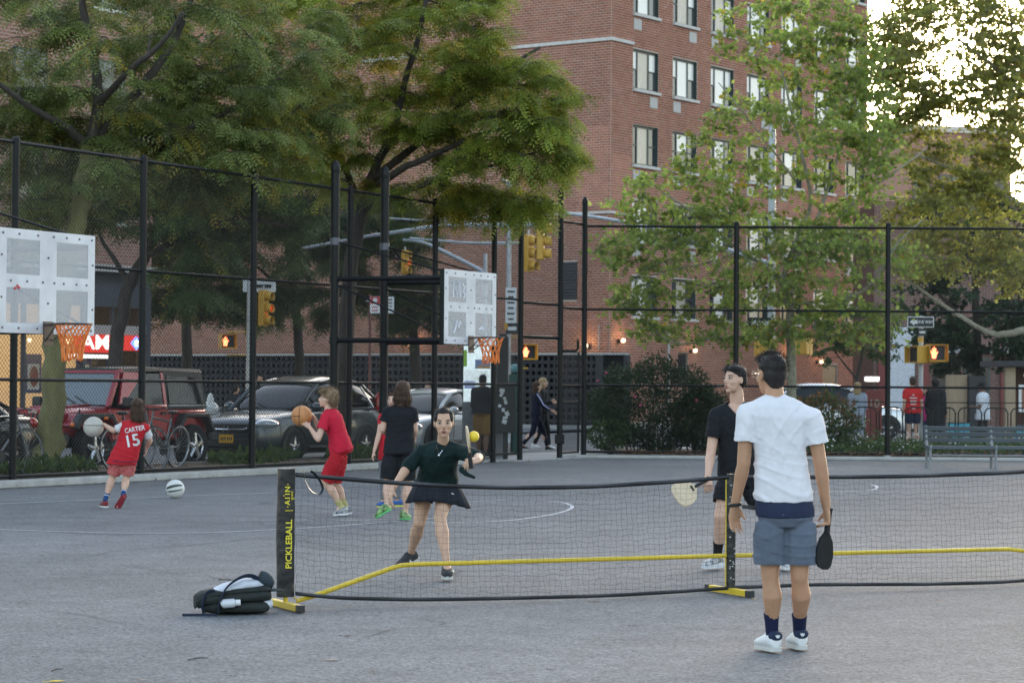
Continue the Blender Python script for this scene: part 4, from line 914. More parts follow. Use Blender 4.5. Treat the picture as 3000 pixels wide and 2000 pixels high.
hoop('near perforated white backboard at the left edge with orange net', cL, [Vector((-7.94, 29.45, 5.1)), Vector((-7.10, 31.0, 5.1))], False)
# ================================================================== vehicles
M_tyre = mat('tyre_rubber', (.012, .012, .013), .85)
M_rim = mat('alloy_rim', (.55, .56, .58), .3, metal=.85)
M_carglass = mat('car_glass', (.008, .010, .011), .05, spec=.4)
M_chrome = mat('chrome_trim', (.75, .76, .78), .12, metal=1)
M_plastic = mat('black_plastic', (.016, .017, .018), .55)
M_lens = mat('headlamp_lens', (.62, .66, .70), .08, metal=.5, coat=1)
M_amber = mat('amber_lens', (.75, .16, .02), .2, coat=.6)
M_redlens = mat('tail_lens', (.45, .015, .012), .2, coat=1)
M_plate = mat('yellow_plate', (.68, .36, .02), .5); M_ink = mat('dark_ink', (.02, .02, .05), .6)
def paint(name, c): return mat(name, c, .28, metal=.35, coat=.8)
class Car:
    def __init__(s, name, label, org, head, cat='car', group=None):
        s.h = head.normalized(); s.l = Vector((-s.h.y, s.h.x, 0)); s.o = Vector(org); s.t = thing(name, label, cat, s.o, group)
    def P(s, x, y, z): return s.o+s.h*x+s.l*y+Z*z
    def box(s, name, c, size, m, par=None, bev=.0, tilt=0.):
        h, z = s.h, Z
        if tilt: h = s.h*math.cos(tilt)+Z*math.sin(tilt); z = Z*math.cos(tilt)-s.h*math.sin(tilt)
        b = MB(); b.box(s.P(*c), size, ax=(h, s.l, z)); return b.build(name, m, par or s.t, bevel=bev, smooth=bev > 0)
    def poly(s, name, pts, d, m, par=None, bev=0.):
        b = MB(); b.prism([s.P(*p) for p in pts], s.h*d[0]+s.l*d[1]+Z*d[2]); return b.build(name, m, par or s.t, bevel=bev, smooth=bev > 0)
    def tube(s, name, pts, r, m, par=None, n=8): b = MB(); b.tube([s.P(*p) for p in pts], r, n); return b.build(name, m, par or s.t, True)
    def wheel(s, x, y, r, w, side, spokes=5):
        b = MB(); rings = []
        for (rr, yy) in ((.62, -.5), (.9, -.5), (.985, -.38), (1, -.2), (1, .2), (.985, .38), (.9, .5), (.62, .5), (.60, .3), (.60, -.3)):
            rings.append([s.P(x+r*rr*math.cos(a), y+w*yy, r+r*rr*math.sin(a)) for a in [2*math.pi*k/24 for k in range(24)]])
        b.loft(rings+[rings[0]], caps=False); wh = b.build('wheel', M_tyre, s.t, True)
        c = MB(); yo = y+side*w*.34
        c.tube([s.P(x+.63*r*math.cos(2*math.pi*k/20), yo, r+.63*r*math.sin(2*math.pi*k/20)) for k in range(21)], .022, 5, caps=False)
        c.cyl(s.P(x, yo-.03, r), s.P(x, yo+.02*side, r), r*.17, n=12)
        for k in range(spokes):
            a = 2*math.pi*k/spokes+.3; b0 = s.P(x+r*.1*math.cos(a), yo, r+r*.1*math.sin(a)); b1 = s.P(x+r*.63*math.cos(a), yo, r+r*.63*math.sin(a))
            c.tube([b0, b1], [.05, .032], 5)
        c.build('rim', M_rim, wh, True)
        d = MB(); d.cyl(s.P(x, y-side*w*.1, r), s.P(x, y+side*w*.05, r), r*.6, n=16); d.build('brake_disc', M_plastic, wh)
    def arch(s, x, y, r, side, m=None, rw=.05, yo=.0):
        b = MB(); pts = [s.P(x+r*math.cos(a), y, max(.3, s.wr)+r*math.sin(a)) for a in [math.pi*(k/14) for k in range(15)]]
        b.tube(pts, rw, 6); b.build('wheel_arch', m or M_plastic, s.t, True)
        c = MB(); pg = [s.P(x+r*.98*math.cos(a), y-side*.02, max(.3, s.wr)+r*.98*math.sin(a)) for a in [math.pi*(k/14) for k in range(15)]]
        pg = [s.P(x+r*.98, y-side*.02, .2)]+pg+[s.P(x-r*.98, y-side*.02, .2)]
        c.prism(pg, s.l*side*.028); c.build('arch_liner', M_plastic, s.t)
def loft_body(c, st, name, m, par=None, gh=False):
    rings = []
    for s in st:
        x, w, zb, zt = s[:4]
        if gh: wr = s[4]; pr = [(-w, zb), (-w*.97-.0, zb+(zt-zb)*.3), (-(w*.35+wr*.65), zb+(zt-zb)*.72), (-wr, zb+(zt-zb)*.93), (-wr*.7, zt), (0, zt+.015), (wr*.7, zt), (wr, zb+(zt-zb)*.93), (w*.35+wr*.65, zb+(zt-zb)*.72), (w*.97, zb+(zt-zb)*.3), (w, zb)]
        else: hgt = zt-zb; pr = [(-w*.82, zb), (-w*.97, zb+hgt*.12), (-w, zb+hgt*.35), (-w*.99, zb+hgt*.62), (-w*.955, zb+hgt*.88), (-w*.86, zt-.01), (-w*.5, zt+.012), (0, zt+.025), (w*.5, zt+.012), (w*.86, zt-.01), (w*.955, zb+hgt*.88), (w*.99, zb+hgt*.62), (w, zb+hgt*.35), (w*.97, zb+hgt*.12), (w*.82, zb)]
        rings.append([c.P(x, y, z) for y, z in pr])
    b = MB(); b.loft(rings[::-1]); o = b.build(name, m, par or c.t, True, sharp=50)
    sd = o.modifiers.new('sub', 'SUBSURF'); sd.levels = 2; sd.render_levels = 2; return o
def modern_car(c, pm, kind, left_side=True):
    c.wr = .34
    if kind == 'suv':
        st = [(2.27, .52, .40, .66), (2.2, .74, .28, .80), (2.0, .86, .22, .90), (1.5, .905, .22, .985), (.95, .91, .22, 1.04), (0, .91, .22, 1.06), (-1.2, .91, .22, 1.08), (-1.9, .89, .26, 1.10), (-2.16, .82, .36, 1.08), (-2.24, .68, .46, 1.0)]
        gh = [(1.02, .80, 1.0, 1.03, .78), (.62, .82, 1.02, 1.32, .68), (.22, .83, 1.03, 1.57, .63), (-.3, .84, 1.04, 1.66, .62), (-1.0, .84, 1.05, 1.665, .62), (-1.55, .83, 1.06, 1.58, .60), (-1.95, .80, 1.06, 1.30, .66), (-2.15, .77, 1.06, 1.09, .74)]
        wb, rzt = 1.31, 1.68
    else:
        st = [(2.3, .5, .36, .58), (2.22, .72, .25, .68), (2.0, .83, .2, .78), (1.5, .87, .2, .87), (.95, .88, .2, .93), (0, .88, .2, .95), (-1.2, .88, .2, .97), (-1.9, .86, .24, .99), (-2.2, .78, .34, .97), (-2.3, .65, .44, .9)]
        gh = [(1.05, .76, .9, .93, .74), (.6, .79, .92, 1.18, .62), (.2, .80, .93, 1.38, .57), (-.3, .80, .94, 1.45, .56), (-.8, .80, .95, 1.43, .56), (-1.25, .79, .96, 1.26, .58), (-1.75, .76, .96, 1.0, .7)]
        wb, rzt = 1.33, 1.45
    body = loft_body(c, st, 'body', pm); glass = loft_body(c, gh, 'cabin_glass', M_carglass, gh=True)
    # roof and pillars laid 1-2 cm proud of the glass
    R = [(g[0], g[4]*1.0, g[3]) for g in gh[2:6]]
    b = MB(); b.loft([[c.P(x, y, z) for y, z in ((-w*1.03, zt-.075), (-w*.98, zt-.02), (-w*.66, zt+.02), (0, zt+.035), (w*.66, zt+.02), (w*.98, zt-.02), (w*1.03, zt-.075), (0, zt-.08))] for x, w, zt in R][::-1]); b.build('roof', pm, c.t, True, sharp=60)
    for s in (-1, 1):
        A = [(g[0], s*(g[1]*.3+g[4]*.72)*(1.0 if i else 1.1), g[2]+(g[3]-g[2])*.96) for i, g in enumerate(gh[:3])]
        c.tube('pillar', [(1.05, s*.80, gh[0][2]+.0)]+A[1:], .042, pm)
        top = [(g[0], s*(g[4]+.012), g[2]+(g[3]-g[2])*.93) for g in gh[2:]]
        c.tube('roof_rail', top, .035, pm)
        g = gh[3]; c.tube('pillar', [(-.35, s*(g[1]+.003), g[2]), (-.38, s*(g[1]*.35+g[4]*.65+.008), g[2]+(g[3]-g[2])*.72), (-.4, s*(g[4]+.006), g[3]-.08)], .032, M_plastic)
        g = gh[5]; c.tube('pillar', [(gh[5][0]-.1, s*(g[1]+.0), g[2]), (gh[5][0]+.05, s*(g[4]+.01), g[3]-.1)], .05, pm)
        c.tube('belt_trim', [(.95, s*.845, gh[0][2]+.035), (-.3, s*.87, gh[3][2]+.02), (-1.7, s*.83, gh[5][2]+.02)], .014, M_chrome)
        m_ = MB(); m_.ell(c.P(.72, s*1.0, gh[0][2]+.1), (.09, .12, .085), rot=Matrix((c.h, c.l, Z)).transposed()); m_.build('side_mirror', pm, c.t, True)
        for x in (wb, -wb): c.wheel(x, s*.80, c.wr, .22, s); c.arch(x, s*.897, .40, s, None, .03)
        c.tube('sill_trim', [(.85, s*.905, .32), (-.85, s*.905, .32)], .045, M_plastic)
        d = c.tube('door_seam', [(.55, s*.914, .4), (.5, s*.914, .95)], .006, M_plastic); c.tube('door_seam', [(-.42, s*.914, .36), (-.42, s*.914, .98)], .006, M_plastic)
        for x in (.0, -.95): c.box('door_handle', (x, s*.915, gh[3][2]-.12), (.17, .03, .03), pm)
        hl = MB(); hl.ell(c.P(2.0, s*.69, st[2][3]-.12), (.26, .18, .095), 12, 8, rot=Matrix((c.h*.8-c.l*s*.6, c.l*.8+c.h*s*.6, Z)).transposed()); hl.build('headlight', M_lens, c.t, True)
        ai = MB(); ai.ell(c.P(1.86, s*.80, st[2][3]-.11), (.09, .075, .06), 10, 6); ai.build('indicator', M_amber, c.t, True)
        tl = MB(); tl.ell(c.P(-2.02, s*.76, 1.12 if kind == 'suv' else .86), (.1, .1, .26 if kind == 'suv' else .09), 10, 6); tl.build('tail_light', M_redlens, c.t, True)
    zt = st[1][3]
    c.box('grille', (2.25, 0, zt-.1), (.05, .98, .17), M_plastic, bev=.02); c.tube('grille_bar', [(2.2, -.56, zt-.02), (2.285, -.4, zt-.12), (2.29, 0, zt-.125), (2.285, .4, zt-.12), (2.2, .56, zt-.02)], .016, M_chrome)
    c.box('lower_intake', (2.26, 0, .42), (.06, 1.2, .16), M_plastic, bev=.02); c.box('bumper_lip', (2.2, 0, .3), (.1, 1.5, .09), M_plastic, bev=.03)
    p = c.box('number_plate', (2.30, 0, .50), (.02, .31, .155), M_plate); 
    for k in range(6): c.box('plate_character', (2.312, -.11+.043*k+(.02 if k > 2 else 0), .50), (.004, .022, .06), M_ink, p)
    for s in (-1, 1): c.tube('wiper', [(1.08, s*.1+.15, gh[0][2]+.03), (.86, s*.1-.35, gh[0][2]+.17)], .008, M_plastic)
    c.box('underbody', (0, 0, .27), (3.9, 1.5, .12), M_plastic)
    return zt
crv_o = Vector((-4.30, 47.53, .004))
suv = Car('parked_suv', 'dark grey sport utility car parked nose first behind the boy in red', crv_o, -U, 'car', 'cars parked along the avenue fence')
zt = modern_car(suv, paint('steel_grey_paint', (.05, .062, .072)), 'suv')
e = MB(); 
for s in (-1, 1): e.tube([suv.P(2.31, s*.055, zt-.19), suv.P(2.31, s*.04, zt-.06)], .013, 6)
e.tube([suv.P(2.31, -.045, zt-.125), suv.P(2.31, .045, zt-.125)], .011, 6); e.build('emblem', M_chrome, suv.t, True)
sed = Car('parked_sedan', 'pale silver sedan parked behind the woman in the green sweatshirt', crv_o+U*5.9-N*.25, -U, 'car', 'cars parked along the avenue fence')
modern_car(sed, paint('pale_silver_paint', (.55, .58, .62)), 'sedan')
bk = Car('parked_sedan', 'dark car at the left edge ahead of the red off-road car', Vector((-9.45, 38.15, .004)), -U, 'car', 'cars parked along the avenue fence')
modern_car(bk, paint('black_paint_gloss', (.012, .014, .018)), 'sedan')
wc = Car('parked_suv', 'white car beyond the garden shrubs right of the man in white', Vector((9.9, 73.5, .004)), Vector((1, .12, 0)), 'car')
modern_car(wc, paint('white_car_paint', (.7, .72, .73)), 'suv')
# ------------------------------------------------------------------ red off-road car
jp = Car('off_road_car', 'boxy dark red off-road car with black hard top parked behind the fence', Vector((-7.05, 43.0, .004)), -U, 'car', 'cars parked along the avenue fence'); jp.wr = .40
jp.P = lambda x, y, z: jp.o+jp.h*(x+(.52 if x > .15 else 0))+jp.l*y+Z*z
RED = paint('dark_red_paint_gloss', (.30, .010, .022)); BLK = mat('hard_top_black', (.022, .022, .024), .5)
jp.box('tub', (-.47, 0, .80), (2.5, 1.56, .56), RED, bev=.05)
jp.poly('cowl', [(.25, -.76, .52), (.25, .76, .52), (.25, .74, 1.10), (.25, -.74, 1.10)], (.35, 0, 0), RED, bev=.04)
b = MB(); b.loft([[jp.P(x, y, z) for y, z in ((-w, .62), (-w, zt-.06), (-w*.9, zt), (0, zt+.03), (w*.9, zt), (w, zt-.06), (w, .62))] for x, w, zt in ((1.70, .60, 1.06), (1.2, .64, 1.09), (.6, .72, 1.12))][::-1]); b.build('hood', RED, jp.t, True, sharp=40)
jp.poly('hood_bulge', [(1.5, -.3, 1.09), (1.5, .3, 1.09), (.7, .42, 1.13), (.7, -.42, 1.13)], (0, 0, .035), RED, bev=.02)
gr = jp.box('grille', (1.73, 0, .86), (.07, 1.22, .46), RED, bev=.03)
for k in range(7): jp.box('grille_slot', (1.768, -.27+.09*k, .87), (.012, .05, .27), M_plastic, gr)
text('maker_letters', 'Jeep', .11, jp.P(1.772, 0, 1.05), jp.l, Z, M_chrome, gr)
for s in (-1, 1):
    hl = MB(); hl.cyl(jp.P(1.72, s*.46, .90), jp.P(1.80, s*.46, .90), .105, n=18); hh = hl.build('headlight', M_lens, jp.t, True); hb = MB(); hb.tube([jp.P(1.79, s*.46+.108*math.cos(a), .90+.108*math.sin(a)) for a in [k*math.pi/9 for k in range(19)]], .012, 5, caps=False); hb.build('bezel', M_chrome, hh, True)
    jp.poly('fender', [(1.78, s*.60, .80), (1.60, s*.60, 1.0), (.78, s*.60, 1.0), (.55, s*.60, .70), (.62, s*.60, .66), (.85, s*.60, .93), (1.55, s*.60, .93), (1.70, s*.60, .76)], (0, s*.34, 0), BLK if s > 5 else RED, bev=.02)
    jp.poly('fender_flare', [(1.82, s*.80, .78), (1.62, s*.80, 1.01), (.76, s*.80, 1.01), (.5, s*.80, .66), (.58, s*.80, .64), (.82, s*.80, .92), (1.56, s*.80, .92), (1.72, s*.80, .74)], (0, s*.15, 0), BLK, bev=.02)
    jp.poly('fender_flare', [(-.62, s*.78, .66), (-.84, s*.78, 1.0), (-1.58, s*.78, 1.0), (-1.80, s*.78, .66), (-1.72, s*.78, .64), (-1.53, s*.78, .92), (-.89, s*.78, .92), (-.70, s*.78, .64)], (0, s*.16, 0), BLK, bev=.02)
    a_ = MB(); a_.ell(jp.P(1.80, s*.86, .82), (.045, .05, .045), 8, 6); a_.build('indicator', M_amber, jp.t, True)
    jp.box('side_indicator', (1.0, s*.955, .93), (.1, .012, .05), M_amber)
    for x in (1.21, -1.21): jp.wheel(x, s*.79, .40, .25, s, 5)
    d = jp.box('door', (.04, s*.785, .86), (1.0, .05, .58), RED, bev=.02); jp.box('door_handle', (-.33, s*.82, 1.0), (.14, .03, .05), M_plastic, d); jp.tube('door_seam', [(.12, s*.812, .6), (.12, s*.812, 1.12)], .008, M_plastic, d)
    jp.poly('door_frame', [(.42, s*.80, 1.14), (.18, s*.70, 1.72), (.10, s*.70, 1.72), (.33, s*.80, 1.14)], (0, -s*.04, 0), RED); jp.poly('door_frame', [(-.38, s*.80, 1.14), (-.38, s*.70, 1.72), (-.46, s*.70, 1.72), (-.46, s*.80, 1.14)], (0, -s*.04, 0), RED)
    jp.poly('side_window', [(.36, s*.785, 1.14), (.12, s*.69, 1.70), (-.40, s*.69, 1.70), (-.40, s*.785, 1.14)], (0, -s*.02, 0), M_carglass)
    jp.poly('hard_top_side', [(-.46, s*.79, 1.08), (-.46, s*.70, 1.74), (-1.66, s*.68, 1.72), (-1.74, s*.77, 1.08)], (0, -s*.05, 0), BLK)
    jp.poly('rear_side_window', [(-.54, s*.795, 1.16), (-.54, s*.712, 1.66), (-1.56, s*.70, 1.64), (-1.63, s*.785, 1.16)], (0, s*.006, 0), M_carglass)
    jp.tube('window_trim', [(-.5, s*.80, 1.13), (-1.66, s*.79, 1.13)], .012, M_chrome)
    jp.poly('windshield_pillar', [(.62, s*.72, 1.12), (.56, s*.72, 1.12), (.16, s*.66, 1.76), (.24, s*.66, 1.76)], (0, -s*.08, 0), RED)
    mm = jp.box('side_mirror', (.42, s*.98, 1.2), (.09, .2, .17), M_plastic, bev=.03); jp.tube('mirror_arm', [(.44, s*.8, 1.14), (.43, s*.92, 1.17)], .02, M_plastic, mm)
    jp.box('rocker', (-.02, s*.76, .47), (1.1, .08, .1), M_plastic); tl = jp.box('tail_light', (-1.75, s*.72, .88), (.06, .12, .2), M_redlens, bev=.01)
    jp.tube('wiper', [(.66, s*.12+.2, 1.15), (.52, s*.12-.2, 1.30)], .01, M_plastic); jp.tube('hood_latch', [(1.35, s*.66, 1.0), (1.35, s*.66, 1.08)], .018, M_plastic)
jp.poly('windshield', [(.57, -.66, 1.15), (.57, .66, 1.15), (.22, .60, 1.71), (.22, -.60, 1.71)], (-.02, 0, -.01), mat('windshield_glass', (.10, .13, .15), .03, spec=.9, coat=1))
jp.poly('windshield_header', [(.25, -.68, 1.70), (.25, .68, 1.70), (.20, .66, 1.78), (.20, -.66, 1.78)], (-.06, 0, 0), RED)
b = MB(); b.loft([[jp.P(x, y, z) for y, z in ((-w, zt-.06), (-w*.93, zt), (0, zt+.02), (w*.93, zt), (w, zt-.06))] for x, w, zt in ((.22, .68, 1.78), (-.5, .70, 1.81), (-1.68, .69, 1.79))][::-1]); b.build('hard_top_roof', BLK, jp.t, True, sharp=40)
jp.poly('rear_panel', [(-1.68, -.70, 1.06), (-1.68, .70, 1.06), (-1.66, .66, 1.73), (-1.66, -.66, 1.73)], (-.05, 0, 0), BLK)
jp.box('front_bumper', (1.90, 0, .58), (.22, 1.62, .2), M_plastic, bev=.04); jp.box('skid_plate', (1.75, 0, .42), (.3, .8, .16), M_plastic); jp.box('rear_bumper', (-1.85, 0, .58), (.16, 1.6, .18), M_plastic, bev=.03)
for s in (-1, 1): f = MB(); f.cyl(jp.P(1.98, s*.42, .58), jp.P(2.03, s*.42, .58), .06, n=12); f.build('fog_light', M_lens, jp.t, True)
jp.box('underbody', (.1, 0, .5), (3.7, 1.2, .16), M_plastic)
b = MB(); b.cyl(jp.P(-1.74, .05, .95), jp.P(-1.96, .05, .95), .37, n=20); b.build('spare_tyre', M_tyre, jp.t, True)
# ================================================================== bicycles leaning inside the kerb strip
M_bikef = mat('pale_bike_frame', (.13, .14, .15), .4, metal=.4)
M_bikerim = mat('scuffed_alloy_rim', (.35, .36, .38), .4, metal=.6)
def bicycle(p, d, label, scale=1.0):
    d = d.normalized(); s = Vector((-d.y, d.x, 0)); t = thing('bicycle', label, 'bicycle', p, 'bicycles parked behind the left fence')
    lean = s*.0
    P = lambda x, z, y=0.: p+d*x+Z*z+s*(y+z*.10)
    for x in (-.52, .52):
        b = MB(); b.tube([P(x+.335*math.cos(a), .345+.335*math.sin(a)) for a in [2*math.pi*k/28 for k in range(29)]], .016, 6, caps=False); w = b.build('wheel', M_bikef if x > 0 else M_bikerim, t, True)
        b = MB(); b.tube([P(x+.352*math.cos(a), .345+.352*math.sin(a)) for a in [2*math.pi*k/28 for k in range(29)]], .014, 6, caps=False); b.build('tyre', M_tyre, w, True)
        b = MB()
        for k in range(16): b.cyl(P(x, .345), P(x+.33*math.cos(k*math.pi/8), .345+.33*math.sin(k*math.pi/8)), .0018, n=3, caps=False)
        b.build('spokes', M_bikerim, w)
    b = MB()
    for q in (((-.12, .30), (-.24, .82)), ((-.12, .30), (.36, .74)), ((-.22, .76), (.34, .84)), ((-.52, .345), (-.22, .78)), ((-.52, .345), (-.12, .30)), ((.36, .74), (.33, .94)), ((.36, .78), (.52, .345))): b.cyl(P(*q[0]), P(*q[1]), .017, n=7)
    b.build('frame', M_bikef, t, True)
    b = MB(); b.tube([P(.36, .98, -.28), P(.30, 1.0, -.2), P(.33, .96, 0), P(.30, 1.0, .2), P(.36, .98, .28)], .013, 6); b.build('handlebar', M_plastic, t, True)
    b = MB(); b.ell(P(-.26, .92), (.14, .07, .035), rot=Matrix((d, s, Z)).transposed()); b.cyl(P(-.24, .8), P(-.255, .92), .014, n=6); b.build('saddle', M_plastic, t, True)
    b = MB(); b.cyl(P(-.12, .30, -.05), P(-.12, .30, .05), .09, n=14); b.cyl(P(-.12, .3, .06), P(.02, .2, .06), .01, n=5); b.build('crank', M_plastic, t, True)
def bikeat(px, off, label, flip=1):
    # point on the line parallel to the fence at this pixel column
    best = min((abs((fpt(t_/50, off).x/fpt(t_/50, off).y)-(px-1500)/FPX), t_/50) for t_ in range(-700, 500))
    p = fpt(best[1], off, .13); bicycle(p, U*flip+N*.05, label)
bikeat(405, -.55, 'pale bicycle locked behind the fence beside the child in the red jersey')
bikeat(470, -.95, 'second bicycle behind the fence nearest the rear wheel of the red car', -1)
bikeat(20, -.6, 'bicycle at the left edge behind the first fence post')
# delivery bike basket between the two cars
def bag_bike():
    p = Vector((-5.6, 47.3, 0)); t = thing('basket_bicycle', 'bicycle with a wire basket of white bags between the two parked cars', 'bicycle', p)
    b = MB(); 
    for x in (-.5, .5): b.tube([p+U*x+U*.33*math.cos(a)+Z*(.34+.33*math.sin(a)) for a in [2*math.pi*k/20 for k in range(21)]], .018, 6, caps=False)
    b.build('wheel', M_tyre, t, True)
    b = MB(); b.cyl(p+U*-.5+Z*.34, p+Z*.85, .02, n=6); b.cyl(p+Z*.3, p-U*.45+Z*1.0, .02, n=6); b.cyl(p-U*.5+Z*.34, p-U*.42+Z*1.05, .02, n=6); b.tube([p-U*.4+Z*1.08-N*.28, p-U*.42+Z*1.05, p-U*.4+Z*1.08+N*.28], .015, 6); b.build('frame', M_plastic, t, True)
    b = MB(); c = p-U*.55+Z*.92
    for z in (-.15, -.05, .05, .15): b.tube([c+N*a*(.2+.1*(z+.15))+U*e*(.16+.1*(z+.15))+Z*z for a, e in ((-1, -1), (1, -1), (1, 1), (-1, 1), (-1, -1))], .006, 4)
    for k in range(9): a = -1+k/4; b.cyl(c+N*a*.2-U*.16-Z*.15, c+N*a*.23-U*.19+Z*.15, .004, n=4); b.cyl(c+N*a*.2+U*.16-Z*.15, c+N*a*.23+U*.19+Z*.15, .004, n=4)
    b.build('basket', M_rim, t)
    g = tag(MB().ell(c+Z*.12, (.2, .16, .16), 9, 6).ell(c+Z*.28+N*.03, (.07, .06, .16), 8, 5).build('plastic_bag', mat('white_plastic_bag', (.6, .6, .6), .5, var=.3, vscale=14, bump=.6, bscale=12), None, True), 'white plastic bags piled in the bicycle basket', 'bag')
bag_bike()
# ================================================================== signals, poles, signs
M_galv = mat('galvanised_steel', (.40, .42, .45), .45, metal=.35, var=.15, vscale=3)
M_sigy = mat('signal_yellow', (.56, .31, .035), .5, var=.12, vscale=4)
M_sigdk = mat('unlit_signal_lens', (.03, .02, .015), .3)
M_glowred = mat('lit_red_lens', (.7, .08, .03), .3, emit=(1, .12, .03), estr=.25)
M_hand = mat('lit_hand_symbol', (.9, .3, .15), .4, emit=(1, .16, .06), estr=1.0)
M_signw = mat('sign_face_white', (.62, .63, .64), .5); M_signk = mat('sign_face_black', (.014, .015, .017), .5)
def head3(name, label, p, f, lit=None, group='yellow traffic signals', k_=1.0):
    """three-lamp signal; p: centre, f: facing direction"""
    f = f.normalized(); r = Vector((-f.y, f.x, 0)); t = thing(name, label, 'traffic light', p-Z*.52*k_, group); k1 = k_
    b = MB(); b.box(p, (.19*k1, .34*k1, 1.04*k1), ax=(f, r, Z)); b.build('housing', M_sigy, t, bevel=.03, smooth=True)
    for k in range(3):
        c = p+Z*(.345-k*.345)*k1+f*.1*k1
        l = MB(); l.ell(c, (.12*k1, .12*k1, .12*k1), 12, 8); l.build('lens', M_glowred if lit == k else M_sigdk, t, True)
        v = MB(); ang = [math.radians(-50+280*q/12) for q in range(13)]; R_ = .145*k1
        rr = [[c-f*.005+r*R_*math.cos(a)+Z*R_*math.sin(a) for a in ang], [c+f*(.2*k1)+r*R_*math.cos(a)+Z*(R_*math.sin(a)-.02) for a in ang]]
        v.loft(rr, caps=False, close=False); vo = v.build('visor', M_sigy, t, True); so = vo.modifiers.new('solid', 'SOLIDIFY'); so.thickness = .008
    b = MB(); b.cyl(p+Z*.52*k1, p+Z*.66*k1, .03, n=8); b.build('hanger', M_galv, t, True)
def ped(label, p, f, lit=True):
    f = f.normalized(); r = Vector((-f.y, f.x, 0)); t = thing('pedestrian_signal', label, 'walk signal', p-Z*.23, 'pedestrian signals')
    b = MB(); b.box(p, (.22, .46, .42), ax=(f, r, Z)); b.build('housing', M_sigy, t, bevel=.03, smooth=True)
    b = MB(); b.box(p+f*.113, (.012, .37, .33), ax=(f, r, Z)); sc = b.build('screen', M_signk, t)
    v = MB()
    for zz in (.2, -.2): v.box(p+f*.19+Z*zz, (.16, .46, .015), ax=(f, r, Z))
    for s in (-1, 1): v.box(p+f*.19+r*s*.222, (.16, .014, .38), ax=(f, r, Z))
    v.build('visor', M_sigy, t)
    if lit:
        h = MB(); c = p+f*.122+r*-.075
        pol = [(-.055, -.12), (.04, -.12), (.055, -.05), (.095, .02), (.08, .04), (.045, 0), (.045, .1), (.025, .11), (.015, .02), (.01, .13), (-.01, .13), (-.015, .02), (-.03, .11), (-.048, .1), (-.045, 0), (-.075, .06), (-.09, .045), (-.06, -.06)]
        h.prism([c+r*(a*1.0)+Z*(z*1.1) for a, z in pol], f*.006); h.build('hand_symbol', M_hand, sc)
def pole(name, label, base, top, r0, r1, cat='pole', m=None):
    t = thing(name, label, cat, base); b = MB(); b.cyl(base, top, r0, r1, n=12); b.build('shaft', m or M_galv, t, True)
    b = MB(); b.cyl(base, base+Z*.12, r0*1.9, r0*1.6, n=12); b.build('base_plate', m or M_galv, t, True); return t
# left signal post
Yp = 70; pb = at(727, 1200, Yp).xy.to_3d()+Z*.0; pt = at(733, 812, Yp)
sp = pole('signal_post', 'grey signal post with a street sign behind the grey car', pb, Vector((pb.x, Yp, pt.z)), .075, .06, 'signal post')
for zz in (1040, 972): b = MB(); q = at(700, zz*1.0, Yp); b.cyl(Vector((pb.x, Yp, q.z)), Vector((pb.x-.62, Yp-.1, q.z)), .022, n=6); b.build('bracket', M_sigy, sp, True)
b = MB(); q = at(760, 838, Yp); b.box(q, (.95, .03, .34)); sgn = b.build('street_sign', M_signw, sp); b = MB(); b.box(q-Vector((0, .02, 0)), (.7, .012, .1)); b.build('street_name', M_signk, sgn)
head3('traffic_signal', 'yellow traffic signal glowing orange on the post behind the grey car', at(772, 903, Yp-.1), Vector((.92, -.4, 0)), 1)
ped('lit hand walk signal on the left signal post', at(664, 1000, Yp-.1), Vector((.42, -.9, 0)))
# tall mast pole behind the far hoop
Yb = 66; pb = at(1487, 1296, Yb).xy.to_3d(); tp_ = at(1487, 528, Yb)
mp = pole('mast_pole', 'tall grey mast pole with long signal arms behind the far backboard', pb, Vector((pb.x, Yb, tp_.z)), .085, .06, 'mast pole')
def arm(root, pts, r0, r1, name='arm'):
    b = MB(); sp_ = spline([at(*p) for p in pts], 5); k = len(sp_); b.tube(sp_, [r0+(r1-r0)*i/(k-1) for i in range(k)], 8); return b.build(name, M_galv, root, True)
arm(mp, [(1562, 660, 66.05), (1487, 660, 66), (1390, 660, 66), (1300, 661, 66), (1215, 672, 66), (1130, 685, 66.2), (1080, 692, 66.4), (960, 714, 66.8), (885, 728, 67)], .075, .035)
arm(mp, [(1520, 712, 66), (1487, 712, 66), (1380, 712, 66), (1300, 706, 66), (1200, 698, 66)], .045, .03); arm(mp, [(1487, 560, 66), (1400, 652, 66.5), (1290, 648, 66.6), (1140, 640, 66.8)][1:], .03, .025)
arm(mp, [(1487, 545, 66), (1480, 530, 66), (1472, 524, 65.6)], .04, .03, 'lamp_arm'); b = MB(); q = at(1478, 531, 65.5); b.ell(q, (.1, .32, .07)); b.build('lamp_head', M_galv, mp, True)
b = MB(); q = at(1497, 895, Yb-.12); b.box(q, (.30, .02, .98)); sg = b.build('parking_sign', M_signw, mp)
for k in range(6): b = MB(); b.box(q+Vector((0, -.014, .38-k*.15)), (.2-.05*(k % 2), .006, .05)); b.build('sign_lettering', M_signk, sg)
b = MB(); q = at(1500, 962, Yb-.12); b.box(q, (.34, .02, .30)); sg = b.build('arrow_sign', M_signk, mp); b = MB(); b.box(q+Vector((0, -.014, .0)), (.24, .006, .1)); b.build('sign_lettering', M_signw, sg)
b = MB(); q = at(1482, 955, Yb-.2); b.cyl(q-Z*.1, q+Z*.07, .03, .055, n=8); b.build('camera_horn', M_sigy, mp, True)
head3('traffic_signal', 'upper yellow traffic signal turned sideways beside the mast pole', at(1584, 706, 65.9), Vector((1, -.15, 0)))
head3('traffic_signal', 'lower yellow traffic signal hanging left of the sideways one', at(1548, 742, 68), Vector((.9, -.6, 0)))
